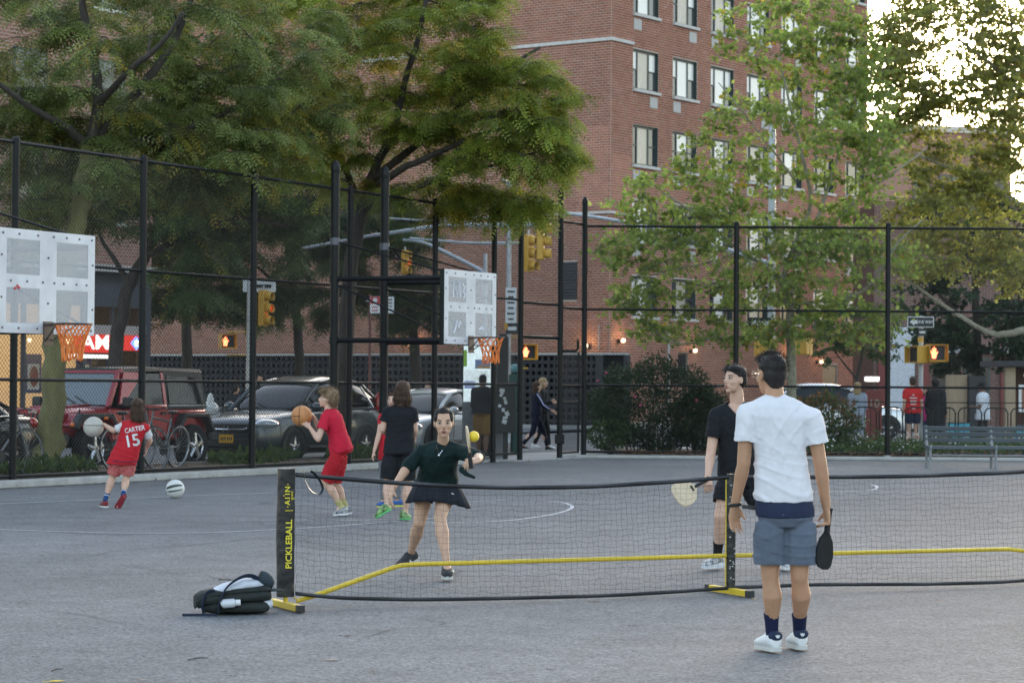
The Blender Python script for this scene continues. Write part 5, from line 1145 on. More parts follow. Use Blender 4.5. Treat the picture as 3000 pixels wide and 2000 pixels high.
ped('lit hand walk signal just right of the mast pole', at(1545, 1031, 65.9), Vector((.25, -1, 0)))
for zz in (985, 1078): b = MB(); q = at(1520, zz, 66); b.cyl(Vector((pb.x, 66, q.z)), Vector((pb.x+.55, 66, q.z)), .022, n=6); b.build('bracket', M_sigy, mp, True)
# farther mast with one hanging signal
pb2 = at(1418, 1250, 70.5).xy.to_3d(); mp2 = pole('mast_pole', 'far grey mast pole half hidden by the far backboard', pb2, Vector((pb2.x, 70.5, 5.4)), .08, .06, 'mast pole')
arm(mp2, [(1418, 800, 70.5), (1400, 788, 70.5), (1350, 762, 70.5), (1290, 732, 70.5), (1235, 709, 70.5), (1180, 703, 70.5)], .075, .045)
head3('traffic_signal', 'small far traffic signal with a red light hanging from a mast arm', at(1186, 768, 70.5), Vector((.85, -.6, 0)), 1, k_=.68)
# thick pole behind the plane tree
Yd = 59; pb3 = at(2258, 1310, Yd).xy.to_3d(); tp3 = at(2256, 365, Yd)
mp3 = pole('mast_pole', 'thick pale grey pole rising behind the young plane tree', pb3, Vector((pb3.x, Yd, tp3.z)), .10, .085, 'mast pole')
arm(mp3, [(2258, 775, 59), (2150, 738, 59), (2030, 702, 59), (1900, 666, 59), (1780, 642, 59), (1640, 622, 59)], .07, .04)
q = at(2226, 948, 58.8); b = MB(); b.box(q, (.55, .02, .3)); sg = b.build('one_way_sign', M_signk, mp3); b = MB(); b.prism([q+Vector((-.22, -.014, 0)), q+Vector((-.1, -.014, -.1)), q+Vector((-.1, -.014, .1))], (0, -.006, 0)); b.build('arrow', M_signw, sg)
text('sign_letters', 'ONE', .16, q+Vector((.08, -.018, 0)), Vector((1, 0, 0)), Z, M_signw, sg)
ped('yellow pedestrian signal seen from behind left of the plane trunk', at(2247, 1018, 58.7), Vector((-.3, 1, 0)), False); ped('yellow pedestrian signal seen from behind right of the plane trunk', at(2342, 1014, 58.7), Vector((.5, .8, 0)), False)
b = MB(); q = at(2300, 978, 58.8); b.cyl(Vector((pb3.x, 58.8, q.z)), Vector((pb3.x+.75, 58.8, q.z)), .02, n=6); b.build('bracket', M_sigy, mp3, True)
# one-way post at the right
Ye = 58.2; pb4 = at(2697, 1310, Ye).xy.to_3d(); tp4 = at(2697, 925, Ye)
pe = pole('sign_post', 'grey post carrying the one-way sign and walk signal at the right', pb4, Vector((pb4.x, Ye, tp4.z)), .06, .055, 'sign post')
q = at(2697, 943, Ye-.09); b = MB(); b.box(q, (.64, .018, .26)); sg = b.build('one_way_sign', M_signw, pe); b = MB(); b.box(q-Vector((0, .011, 0)), (.60, .006, .22)); b.build('sign_field', M_signk, sg)
b = MB(); b.prism([q+Vector(v) for v in ((-.27, -.017, 0), (-.15, -.017, -.09), (-.15, -.017, -.045), (-.08, -.017, -.045), (-.08, -.017, .045), (-.15, -.017, .045), (-.15, -.017, .09))], (0, -.004, 0)); b.build('arrow', M_signw, sg)
text('sign_letters', 'ONE WAY', .1, q+Vector((.1, -.02, 0)), Vector((1, 0, 0)), Z, M_signw, sg, wscale=.85)
q = at(2702, 973, Ye-.09); b = MB(); b.box(q, (.2, .018, .17)); sg = b.build('small_sign', M_signk, pe); b = MB(); b.box(q-Vector((0, .012, 0)), (.14, .005, .05)); b.build('sign_lettering', M_signw, sg)
b = MB(); q = at(2697, 995, Ye); b.cyl(q-Z*.06, q+Z*.06, .07, n=10); b.build('band', M_sigy, pe, True)
ped('lit hand walk signal on the one-way post', at(2741, 1034, Ye-.1), Vector((.15, -1, 0))); ped('worn side-facing signal box left on the one-way post', at(2693, 1038, Ye-.1), Vector((-.75, -.5, 0)), False)
for zz in (1015, 1062): b = MB(); q = at(2720, zz, Ye); b.cyl(Vector((pb4.x-.1, Ye, q.z)), Vector((pb4.x+.4, Ye, q.z)), .02, n=6); b.build('bracket', M_sigy, pe, True)
# no-parking post
pn = at(1081, 1300, 64).xy.to_3d(); sp = pole('sign_post', 'thin rust red post with two parking signs behind the hoop poles', pn, Vector((pn.x, 64, at(1081, 862, 64).z)), .04, .035, 'sign post', mat('rust_red_post', (.13, .04, .035), .6))
for px, mt in ((1099, True), (1140, False)):
    q = at(px, 893, 63.9); b = MB(); b.box(q, (.26, .015, .44)); sg = b.build('parking_sign', M_signw, sp)
    if mt: b = MB(); b.box(q+Vector((0, -.01, .12)), (.25, .006, .19)); b.build('sign_field', mat('sign_panel_red', (.42, .02, .03), .5), sg); b = MB(); b.cyl(q+Vector((0, -.016, .12)), q+Vector((0, -.02, .12)), .065, n=14); b.build('sign_symbol', M_signw, sg)
    for k in range(2 if mt else 4): b = MB(); b.box(q+Vector((0, -.012, (-.06 if mt else .14)-.09*k)), (.16, .006, .03)); b.build('sign_lettering', M_signk if not mt else mat('sign_panel_red', (.42, .02, .03)), sg)
b = MB(); b.cyl(q+Vector((-.62, .03, .1)), q+Vector((.1, .03, .1)), .015, n=5); b.build('bracket', M_galv, sp)
# ================================================================== advertising kiosk
Yk = 50.7; k0 = at(1418, 1330, Yk).xy.to_3d()
kx = thing('advertising_kiosk', 'tall black street kiosk with a bright picture screen behind the far hoop', 'kiosk', k0)
def kbox(name, a0, a1, z0, z1, y0, y1, m, par=None, bev=0): b = MB(); b.box(k0+Vector(((a0+a1)/2, (y0+y1)/2, (z0+z1)*.43)), (a1-a0, abs(y1-y0), (z1-z0)*.86)); return b.build(name, m, par or kx, bevel=bev)
kbox('body', -.46, .50, 0, 3.0, -.05, .25, M_blackpaint, bev=.03); sc = kbox('screen', -.44, .14, 1.3, 2.75, -.07, -.051, mat('screen_white', (.6, .66, .68), .3, col2=(.25, .34, .33), vscale=5, emit=(.7, .85, .9), estr=.16))
def scr(nm, a0, a1, z0, z1, c): kbox(nm, a0, a1, z0, z1, -.075, -.071, mat(nm+'_print', c, .4, emit=c, estr=.12, var=.3, vscale=11), sc)
scr('picture_leaf', -.44, -.37, 2.25, 2.65, (.12, .25, .03)); scr('picture_band', -.2, .12, 2.2, 2.42, (.09, .13, .24)); scr('picture_gold', -.15, .12, 2.2, 2.28, (.32, .22, .06)); scr('picture_paper', -.42, .1, 1.75, 2.16, (.62, .7, .72)); scr('picture_caption', -.42, -.2, 1.72, 1.9, (.06, .10, .25))
kbox('side_panel', .2, .42, 1.55, 2.9, -.08, -.051, mat('grey_kiosk_panel', (.09, .09, .10), .5)); kbox('pillar', .30, .46, 0, 3.05, -.16, -.09, M_blackpaint)
fk = MB(); fk.prism([k0+Vector(v) for v in ((-.46, -.09, 0), (-.05, -.09, 0), (-.22, -.09, 1.2), (-.46, -.09, 1.2))], (0, -.12, 0)); fk.build('flared_foot', mat('weathered_grey_steel', (.22, .225, .24), .6, var=.2), kx)
fk = MB(); fk.prism([k0+Vector(v) for v in ((.15, -.09, 0), (.42, -.09, 0), (.60, -.09, 1.25), (.38, -.09, 1.25))], (0, -.12, 0)); fk.build('flared_foot', MATS['weathered_grey_steel'], kx)
u0 = at(1480, 1330, 50.1).xy.to_3d(); uc = thing('utility_cabinet', 'black street cabinet plastered with pale sticker scraps beside the kiosk', 'cabinet', u0)
b = MB(); b.box(u0+Z*1.06, (.42, .34, 1.0)); b.build('body', M_blackpaint, uc, bevel=.02); b = MB(); b.box(u0+Z*1.585, (.46, .38, .05)); b.build('lid', M_blackpaint, uc, bevel=.01); b = MB(); b.box(u0+Z*.29, (.1, .1, .58)); b.build('stand', M_blackpaint, uc)
rg = random.Random(5)
for k in range(9): b = MB(); b.box(u0+Vector((-.06+rg.uniform(-.06, .1), -.174, .8+k*.08)), (rg.uniform(.05, .11), .006, rg.uniform(.05, .1)), rot=Matrix.Rotation(rg.uniform(-.5, .5), 3, 'Y')); b.build('sticker', M_signw, uc)
hy = at(1506, 1320, 54).xy.to_3d(); hd = thing('call_box', 'green street call box with a round top beside the gate', 'call box', hy)
b = MB(); b.cyl(hy, hy+Z*1.0, .09, .07, n=10); b.build('stem', mat('dark_green_paint', (.01, .06, .05), .5), hd, True); b = MB(); b.box(hy+Z*1.4, (.26, .22, .8)); b.build('box', MATS['dark_green_paint'], hd, bevel=.03); b = MB(); b.ell(hy+Z*1.93, (.1, .1, .1)); b.build('finial', mat('pale_teal_globe', (.12, .28, .3), .4), hd, True)
# ================================================================== garden railings, bench, dining sheds
rl = thing('iron_railing', 'black iron hoop railing behind the garden at the right', 'railing', Vector((8.0, 57.0, .02)))
def hoops(root, x0, x1, y, h, step, m=M_post):
    x = x0
    while x < x1:
        b = MB(); b.tube([Vector((x, y, .05)), Vector((x, y, h-.12)), Vector((x+.05, y, h-.03)), Vector((x+.13, y, h)), Vector((x+step-.2, y, h)), Vector((x+step-.12, y, h-.03)), Vector((x+step-.07, y, h-.12)), Vector((x+step-.07, y, .05))], .017, 6); b.build('hoop', m, root, True)
        for k in range(1, 4): b = MB(); xx = x+(step-.07)*k/4; b.cyl(Vector((xx, y, .05)), Vector((xx, y, h)), .009, n=5); b.build('picket', m, root)
        x += step
hoops(rl, 8.05, 15.5, 57.0, 1.10, .62)
b = MB(); b.cyl(Vector((8, 57.0, 1.22)), Vector((15.6, 57.0, 1.22)), .014, n=6); b.build('rail', M_post, rl, True)
rl2 = thing('picket_railing', 'low black picket railing behind the rose bush', 'railing', Vector((2.5, 56.9, .02)))
for k in range(48): b = MB(); x = 2.4+k*.115; b.cyl(Vector((x, 56.9, .02)), Vector((x, 56.9, 1.12)), .011, n=5); b.ell(Vector((x, 56.9, 1.15)), (.018, .018, .04), 6, 4); b.build('picket', M_post, rl2)
for z in (.15, 1.05): b = MB(); b.cyl(Vector((2.35, 56.9, z)), Vector((7.9, 56.9, z)), .014, n=6); b.build('rail', M_post, rl2)
be0 = gp(2726, 1374); be = thing('park_bench', 'grey slatted park bench in front of the right fence', 'bench', be0)
M_slatw = mat('weathered_grey_slat', (.065, .075, .085), .7, var=.2, vscale=6, stretch=(.2, 1, 1)); M_leg = mat('bench_concrete_leg', (.22, .225, .23), .8, var=.15)
BLn = 2.75
def slat(y, z, h, dp, tilt=0.): b = MB(); b.box(be0+Vector((BLn/2-.06, y, z)), (BLn, dp, h), rot=Matrix.Rotation(tilt, 3, 'X')); b.build('slat', M_slatw, be, bevel=.008)
for z, y in ((.77, .50), (.66, .475), (.55, .45)): slat(y, z, .085, .035, .2)
for y in (.02, .12, .22, .32): slat(y, .43, .035, .085)
slat(-.03, .415, .06, .03)
for x in (.0, 1.25, 2.5):
    b = MB(); b.tube([be0+Vector((x, .03, 0)), be0+Vector((x, .02, .3)), be0+Vector((x, .06, .39)), be0+Vector((x, .2, .41)), be0+Vector((x, .38, .40)), be0+Vector((x, .44, .5)), be0+Vector((x, .53, .82))], .028, 7); b.tube([be0+Vector((x, .38, .40)), be0+Vector((x, .47, .2)), be0+Vector((x, .48, 0))], .028, 7); b.tube([be0+Vector((x, -.05, .42)), be0+Vector((x, -.04, .46)), be0+Vector((x, .0, .2))], .02, 6); b.build('leg', M_leg, be, True)
b = MB(); b.cyl(be0+Vector((-.03, .03, .27)), be0+Vector((BLn-.1, .03, .27)), .018, n=6); b.build('stretcher', M_leg, be, True)
M_turq = mat('turquoise_panel', (.05, .36, .46), .6, var=.15, vscale=3); M_tan = mat('raw_plywood', (.33, .25, .17), .8, var=.2, vscale=3, stretch=(1, 1, .2)); M_roof = mat('dark_shed_roof', (.03, .03, .033), .7)
d0 = at(2945, 1300, 60.5).xy.to_3d(); ds = thing('dining_shed', 'wooden street dining shed with dark roof at the right edge', 'shed', d0)
def dbox(name, a0, a1, z0, z1, y0, y1, m, par=None): b = MB(); b.box(d0+Vector(((a0+a1)/2, (y0+y1)/2, (z0+z1)/2)), (a1-a0, abs(y1-y0), z1-z0)); return b.build(name, m, par or ds)
dbox('roof', -.25, 3, 2.12, 2.26, -.3, 2, M_roof); dbox('post', 0, .25, 0, 2.1, -.02, .2, M_tan); dbox('back_wall', .3, 3, .0, 2.1, 1.6, 1.7, mat('dim_interior', (.09, .045, .03), .8)); dbox('lower_panel', .22, 3, .0, .62, -.06, .06, M_turq); w = dbox('window_frame', .33, .92, .98, 1.66, -.05, .02, M_signw); dbox('window_view', .40, .86, 1.05, 1.59, -.06, -.051, mat('warm_view', (.22, .09, .05), .6), w)
dbox('counter', .26, 3, .62, .66, -.1, .2, M_slatw); b = MB(); b.ell(d0+Vector((.62, .5, 1.9)), (.05, .05, .05)); b.build('bulb', M_lamp, ds)
d1 = at(2808, 1300, 60.3).xy.to_3d(); pl = thing('planter_barrier', 'turquoise street planter barrier left of the dining shed', 'planter', d1)
b = MB(); b.box(d1+Z*.35, (.52, .4, .68)); b.build('box', M_turq, pl, bevel=.02); b = MB(); b.box(d1+Z*.70, (.54, .42, .03)); b.build('rim', M_slatw, pl); b = MB(); b.box(d1+Vector((0, .3, 1.3)), (.52, .1, 1.2)); b.build('back_panel', M_tan, pl)
b = MB(); b.box(d1+Vector((.48, .3, .95)), (.4, .5, 1.85)); tag(b.build('dark_curtain', M_roof), 'dark curtain panel hanging between planter barrier and dining shed', 'curtain')
q = at(2560, 1182, 63); rs_ = thing('menu_board', 'dark red board with the number 10 beyond the railing', 'board', q.xy.to_3d()); b = MB(); b.box(Vector((q.x, q.y, .75)), (.42, .06, 1.5)); b.build('panel', M_redcol, rs_, bevel=.01); text('number', '10', .3, Vector((q.x, q.y-.04, q.z)), Vector((1, 0, 0)), Z, mat('faded_lettering', (.25, .19, .14), .7), rs_)
q = at(2554, 1110, 94.5); ls = thing('lit_sign', 'small glowing white sign box on the brown shop front', 'sign', q-Z*.1); b = MB(); b.box(q, (.62, .12, .2)); b.build('case', M_metal_lt, ls); b = MB(); b.box(q-Vector((0, .07, 0)), (.52, .02, .15)); b.build('face', mat('sign_glow', (.9, .88, .8), .4, emit=(1, .93, .8), estr=1.5), ls)
# ================================================================== people
def skinmat(n, c): return mat(n, c, .55, var=.10, vscale=9, spec=.4)
SK_A = skinmat('skin_light_olive', (.50, .305, .21)); SK_B = skinmat('skin_tan', (.41, .225, .135)); SK_C = skinmat('skin_fair', (.54, .335, .25)); SK_D = skinmat('skin_brown', (.16, .085, .055))
M_eye = mat('eye_white', (.6, .58, .55), .3); M_iris = mat('dark_iris', (.012, .008, .006), .2); M_lip = mat('lip', (.36, .15, .125), .5); M_brow = mat('dark_brow', (.02, .016, .014), .8)
def hairm(n, c, c2): return mat(n, c, .6, col2=c2, vscale=30, spec=.25, stretch=(1, 1, .3))
H_blk = hairm('black_hair', (.008, .007, .007), (.028, .024, .023)); H_brn = hairm('brown_hair', (.030, .016, .010), (.075, .042, .027)); H_curl = hairm('curly_light_brown_hair', (.13, .082, .045), (.30, .21, .13)); H_bln = hairm('blonde_hair', (.22, .14, .07), (.40, .29, .16))
def cloth(n, c, var=.10, bump=.25, bs=160, sheen=.0): return mat(n, c, .85, var=var, vscale=7, bump=bump, bscale=bs, spec=.2, sheen=sheen)
WRK = {}
def wrinkle_tex(sc, dp=2):
    k = (sc, dp)
    if k not in WRK:
        t = bpy.data.textures.new('wrinkle', 'CLOUDS'); t.noise_scale = sc; t.noise_depth = dp; t.noise_basis = 'ORIGINAL_PERLIN'; WRK[k] = t
    return WRK[k]
BAKE = []
def fuse(b, name, m, parent, vox, smooth=4, wr=0., wsc=.09, cuts=None, folds=0., vcut=None):
    o = b.build(name, m, parent, False)
    r = o.modifiers.new('remesh', 'REMESH'); r.mode = 'VOXEL'; r.voxel_size = vox; r.use_smooth_shade = True
    s = o.modifiers.new('smooth', 'SMOOTH'); s.iterations = smooth; s.factor = .5
    if wr:
        d = o.modifiers.new('wrinkle', 'DISPLACE'); d.texture = wrinkle_tex(wsc); d.strength = wr; d.mid_level = .5; d.texture_coords = 'GLOBAL'
    if cuts or folds or vcut: BAKE.append((o, cuts or [], folds, vcut))
    return o
def lerp(a, b, t): return a*(1-t)+b*t
TR = [(-.09, .085, .065), (-.03, .140, .100), (.05, .160, .114), (.2, .152, .108), (.4, .136, .096), (.6, .152, .108), (.8, .168, .112), (.93, .15, .095), (1.0, .095, .07), (1.06, .055, .055)]
class Person:
    def __init__(s, name_label, J, H, skin, f, vox=.009, group=None, build=1.0, waist=1.0):
        s.J = {k: Vector(v) for k, v in J.items()}; s.S = H/1.72; s.skin = skin; s.vox = vox; s.f = Vector(f).normalized(); s.build = build; s.waist = waist; s.nk = J['nk'].x if 'nk' in J else 1.0
        j = s.J; base = Vector(((j['al'].x+j['ar'].x)/2, (j['al'].y+j['ar'].y)/2, 0)); s.t = thing('person', name_label, 'person', base, group)
        s.spine = lambda t: (j['pelvis']*(1-t)**2+(2*j.get('mid', (j['pelvis']+j['neck'])/2)-(j['pelvis']+j['neck'])/2)*(2*t*(1-t))+j['neck']*t*t) if 0 <= t <= 1 else (j['pelvis']+(j['pelvis']-j['neck'])*(-t) if t < 0 else j['neck']+(j['neck']-j.get('mid', j['pelvis'])).normalized()*((t-1)*.5))
    def rings(s, grow=0., t0=-.2, t1=1.1, n=18, prof=None, flare=0., sq=0.):
        j = s.J; out = []; k = s.S*s.build; hl = (j['hr']-j['hl']).normalized(); sh = (j['sr']-j['sl']).normalized()
        for t, w, d in (prof or TR):
            if t < t0 or t > t1: continue
            c = s.spine(t); lat = lerp(hl, sh, min(1, max(0, t))).normalized(); ax = (s.spine(min(1, t+.05))-s.spine(max(0, t-.05))).normalized() if 0 <= t <= 1 else (j['neck']-j['pelvis']).normalized()
            dep = lat.cross(ax).normalized(); ax2 = dep.cross(lat)
            wk = s.waist if .1 < t < .6 else 1.0
            g = grow+flare*max(0, .5-t); W_, D_ = w*k*wk+g, d*k*wk+g
            out.append([c+lat*(W_*math.copysign(abs(math.cos(a))**(1-sq), math.cos(a)))+dep*(D_*math.copysign(abs(math.sin(a))**(1-sq), math.sin(a))) for a in [2*math.pi*q/n for q in range(n)]])
        return out
    def limb(s, b, pts, rad, n=12): b.tube(spline(pts, 3) if len(pts) > 2 and len(rad) != len(pts) else pts, rad, n)
    def hand(s, b, w, tip, pn, side, curl=.35, thumb=.8, spread=.08, sc=1.0):
        k = s.S*sc; d = (tip-w).normalized(); pn = (pn-d*pn.dot(d)).normalized(); sd = (side-d*side.dot(d)-pn*side.dot(pn)).normalized()
        kn = w+d*.092*k
        b.loft([[w+d*(L*k)+sd*(wd*k*math.cos(a))+pn*(th*k*math.sin(a)) for a in [2*math.pi*q/10 for q in range(10)]] for L, wd, th in ((-.01, .026, .02), (.02, .034, .019), (.055, .041, .017), (.085, .041, .015), (.098, .036, .011))])
        for i, (o_, ln) in enumerate(((.030, .92), (.010, 1.0), (-.011, .95), (-.030, .76))):
            p = kn+sd*(o_*k)-d*.004; dr = (d+sd*(spread*(1.5-i))).normalized(); ang = curl*(1+.12*i); pts = [p-dr*.012*k, p]
            for seg in (.043, .027, .022):
                dr = (dr*math.cos(ang)+pn*math.sin(ang)).normalized(); p = p+dr*(seg*ln*k); pts.append(p)
            b.tube(pts, [.0085*k, .0092*k, .0085*k, .0078*k, .006*k], 7)
        p = w+d*.028*k+sd*.028*k; dr = (d*.62+sd*.62*thumb+pn*.35).normalized(); q = p+dr*.042*k; dr2 = (dr*.6+d*.5+pn*.35).normalized(); b.tube([p-dr*.01, p, q, q+dr2*.03*k], [.014*k, .0135*k, .0105*k, .0075*k], 7)
    def body(s, hands=None, hide_feet=True, arms=True):
        j, k, b = s.J, s.S, MB(); bk = k*(.5+.5*s.build)
        b.loft(s.rings(-.008))
        for q in ('l', 'r'):
            sh, el, wr, hp, kn, an = j['s'+q], j['e'+q], j['w'+q], j['h'+q], j['k'+q], j['a'+q]
            b.ell(sh, (.049*bk,)*3, 10, 7); b.tube([lerp(s.spine(.86), sh, .35), sh], [.064*bk, .047*bk], 10)
            U_ = [sh, lerp(sh, el, .35), lerp(sh, el, .75), el]; b.tube(U_, [.047*bk, .048*bk, .043*bk, .041*bk], 10); b.ell(el, (.040*bk,)*3, 8, 6)
            b.tube([el, lerp(el, wr, .22), lerp(el, wr, .6), wr], [.040*bk, .043*bk, .034*bk, .0265*k], 10)
            b.tube([hp, lerp(hp, kn, .3), lerp(hp, kn, .7), kn], [.076*bk, .080*bk, .062*bk, .054*bk], 12); b.ell(kn, (.054*bk,)*3, 10, 7)
            back = -s.f; cf = Vector((back.x, back.y, 0))*.018*k
            b.tube([kn, lerp(kn, an, .14)+cf*.4, lerp(kn, an, .32)+cf, lerp(kn, an, .54)+cf*.6, lerp(kn, an, .75)+cf*.1, lerp(kn, an, .9), an], [.051*bk, .053*bk, .061*bk, .049*bk, .036*bk, .032*k, .033*k], 12)
            tt = j['t'+q]; b.tube([an, lerp(an, tt, .4), lerp(an, tt, .9)], [.036*k, .034*k, .025*k], 8)
        if hands:
            for q, hd in hands.items(): s.hand(b, j['w'+q], *hd)
        # neck and head
        f, c = s.f, j['head']; u = (j.get('up', Vector((0, 0, 1)))); u = (u-f*u.dot(f)).normalized(); r = f.cross(u).normalized(); s.hr, s.hu = r, u
        hk = j.get('hk', Vector((k*.5+.5*min(1, k+.1), 0, 0))).x; s.hk = hk
        b.tube([j['neck']-Z*.03*k, lerp(j['neck'], c-f*.02*hk, .6), c-f*.02*hk-u*.03*hk], [.064*bk*s.nk, .053*bk*s.nk, .055*hk*s.nk], 12)
        R = Matrix((r, f, u)).transposed(); s.R = R
        E = lambda o, rad, n=14, m=10: b.ell(c+(r*o[0]+f*o[1]+u*o[2])*hk, tuple(x*hk for x in rad), n, m, rot=R)
        E((0, -.012, .032), (.074, .094, .082)); E((0, .022, -.012), (.066, .068, .078)); E((0, .032, -.055), (.053, .052, .052)); E((0, .062, -.094), (.025, .022, .018))
        for q in (-1, 1): E((q*.036, .050, -.022), (.026, .03, .03)); E((q*.073, -.008, -.006), (.010, .021, .032)); E((q*.03, .074, .026), (.028, .012, .010))
        b.tube([c+(f*.082+u*.020)*hk, c+(f*.093-u*.004)*hk, c+(f*.106-u*.026)*hk], [.008*hk, .010*hk, .0145*hk], 8); E((0, .094, -.032), (.018, .010, .009)); E((0, .078, -.06), (.03, .014, .02))
        o = fuse(b, 'body', s.skin, s.t, s.vox, 3); s.bodyo = o; return o
    def face(s, lids=.6, mouth=0.):
        c, r, u, f, k = s.J['head'], s.hr, s.hu, s.f, s.hk; R = s.R
        P = lambda a, b_, z: c+(r*a+f*b_+u*z)*k
        for q in (-1, 1):
            e = MB(); e.ell(P(q*.032, .0755, .004), (.0155*k, .010*k, .0075*k), 10, 7, rot=R); eo = e.build('eye', M_eye, s.t, True)
            i = MB(); i.ell(P(q*.032, .0815, .004), (.0072*k, .005*k, .0072*k), 9, 6, rot=R); i.build('iris', M_iris, eo, True)
            l = MB(); l.tube([P(q*.049, .071, .003), P(q*.04, .082, .0105), P(q*.028, .084, .0115), P(q*.016, .080, .003)], .003*k, 5); l.build('lash', M_brow, eo, True)
            w = MB(); w.tube([P(q*.056, .066, .026), P(q*.042, .081, .032), P(q*.018, .088, .028)], [.0028*k, .0048*k, .004*k], 6); w.build('eyebrow', M_brow, s.t, True)
        m = MB(); m.ell(P(0, .0905, -.057), (.022*k, .009*k, .0055*k), 10, 6, rot=R); m.ell(P(0, .0905, -.068-mouth), (.019*k, .010*k, .0062*k), 10, 6, rot=R); lo = m.build('lips', M_lip, s.t, True)
        g = MB(); g.ell(P(0, .0935, -.0622-mouth*.5), (.018*k, .0065*k, .0018*k+mouth*.4), 10, 5, rot=R); g.build('mouth_line', M_iris, lo, True)
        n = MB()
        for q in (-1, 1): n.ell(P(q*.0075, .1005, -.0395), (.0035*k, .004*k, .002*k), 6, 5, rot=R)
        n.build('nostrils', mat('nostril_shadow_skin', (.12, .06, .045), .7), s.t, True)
    def hair(s, m, style='short', n=2600, seed=1, ln=.035):
        c, r, u, f, k = s.J['head'], s.hr, s.hu, s.f, s.hk; R = s.R; b = MB(); rng = np.random.default_rng(seed)
        E = lambda o, rad: b.ell(c+(r*o[0]+f*o[1]+u*o[2])*k, tuple(x*k for x in rad), 16, 12, rot=R)
        if style == 'short': E((0, -.022, .050), (.080, .094, .074)); E((0, -.045, .005), (.076, .064, .075)); E((0, -.06, -.035), (.056, .038, .05)); E((0, .03, .078), (.066, .05, .04))
        elif style == 'parted': E((0, -.022, .050), (.083, .096, .076)); E((0, -.045, .005), (.080, .066, .078)); E((0, -.055, -.03), (.06, .045, .05)); E((-.02, .022, .088), (.058, .058, .032)); E((.05, .02, .068), (.034, .045, .045))
        elif style == 'bun': E((0, -.030, .046), (.080, .090, .078)); E((0, -.05, .0), (.074, .062, .07)); E((0, -.125, -.02), (.03, .035, .035)); E((.0, .004, .090), (.052, .064, .033)); E((.056, -.004, .045), (.026, .058, .05)); E((-.056, -.004, .045), (.026, .058, .05))
        elif style == 'bob': E((0, -.022, .045), (.092, .105, .085)); E((0, -.045, -.02), (.098, .08, .08)); E((0, -.05, -.09), (.105, .078, .05)); E((.07, -.01, -.07), (.035, .05, .06)); E((-.07, -.01, -.07), (.035, .05, .06))
        elif style == 'long': E((0, -.022, .045), (.088, .102, .084)); E((0, -.055, -.05), (.088, .066, .1)); E((0, -.07, -.14), (.078, .05, .08)); E((.06, -.02, -.06), (.03, .05, .08)); E((-.06, -.02, -.06), (.03, .05, .08))
        elif style == 'curly': E((0, -.025, .055), (.105, .112, .09)); E((0, -.06, .0), (.10, .075, .085)); E((0, -.07, -.05), (.08, .05, .05)); E((0, .05, .085), (.075, .05, .04))
        elif style == 'afro': E((0, -.02, .05), (.10, .11, .088)); E((0, -.045, .0), (.09, .07, .07))
        o = fuse(b, 'hair', m, s.t, .009 if s.vox < .012 else .014, 2, {'long': .012, 'curly': .045, 'afro': .02}.get(style, .008), .022 if style == 'curly' else .03)
        if n:
            src = np.array(b.v); cc = np.array(c[:]); K = len(src)
            idx = rng.integers(0, K, n); p = src[idx]+rng.normal(0, .008, (n, 3))*k; nr = unit(p-cc); fr, rr, uu = np.array(f[:]), np.array(r[:]), np.array(u[:])
            fz = nr@fr; fw = (p-cc)@fr; up_ = (p-cc)@uu; keep = ~((fw > .005*k) & (up_ < .07*k)) & ~((up_ < -.03*k) & (style in ('short', 'parted'))); p, nr = p[keep], nr[keep]; n = len(p)
            if style in ('short',): d0 = unit(nr*.8+fr*.25+uu*.1-uu*(.5*((p-cc)@uu < .02))[:, None]+rng.normal(0, .3, (n, 3)))
            elif style == 'parted': d0 = unit(nr*.35+np.sign((p-cc)@rr+.02)[:, None]*rr*.5-uu*.35+rng.normal(0, .2, (n, 3)))
            elif style == 'bun': d0 = unit(-fr*.9-uu*.1+nr*.12+rng.normal(0, .1, (n, 3)))
            elif style in ('bob', 'long'): d0 = unit(nr*.25-uu*1.0+rng.normal(0, .12, (n, 3)))
            else: d0 = unit(nr+rng.normal(0, .8, (n, 3)))
            L = ln*k*rng.uniform(.5, 1.2, n)*(np.where(up_[keep] < .03*k, .45, 1.0) if style in ('short', 'parted') else 1.0); w = (.003 if style == 'curly' else .0016)*k; seg = 3; V_ = []; sid = unit(np.cross(d0, nr+rng.normal(0, .4, (n, 3))))
            g = np.array([0, 0, -1.0]); cur = p.copy(); dd = d0.copy()
            curlv = unit(rng.normal(size=(n, 3)))
            for q in range(seg+1):
                ww = w*(1-q/seg*.85); V_.append(cur-sid*ww); V_.append(cur+sid*ww)
                dd = unit(dd+g*(.12 if style in ('short', 'bun') else .3)+(curlv*np.sin(q*2.2+1)*1.6 if style in ('curly', 'afro') else 0)); cur = cur+dd*(L/seg)[:, None]
            V_ = np.stack(V_, 1).reshape(-1, 3); base = np.arange(n)*(2*(seg+1)); F = np.concatenate([np.stack([base+2*q, base+2*q+1, base+2*q+3, base+2*q+2], 1) for q in range(seg)])
            npmesh('hair_strands', V_, F, m, o)
        return o
    # ---------------------------------------------------------------- clothing
    def top(s, m, sleeve=.55, grow=.016, hem=-.12, name='shirt', vox=None, wr=.012, wsc=.075, vneck=None, flare=.02, swid=.066, neck=1.0, folds=.006):
        j, k, b = s.J, s.S, MB(); bk = k*(.5+.5*s.build); cuts = []
        pf = [(hem, .160, .118), (hem*.4+.04, .163, .119), (.16, .156, .113), (.27, .150, .107), (.4, .143, .1), (.6, .153, .107), (.8, .166, .110), (.92, .140, .092), (.985, .092, .072), (neck+.03, .060, .062)]
        pf = [q for i, q in enumerate(pf) if i < 1 or q[0] > hem+.03]
        b.loft(s.rings(grow, -2, 2, 20, pf, flare)); hp_ = s.spine(hem); cuts.append((hp_, (j['pelvis']-j['neck']).normalized(), .32*k))
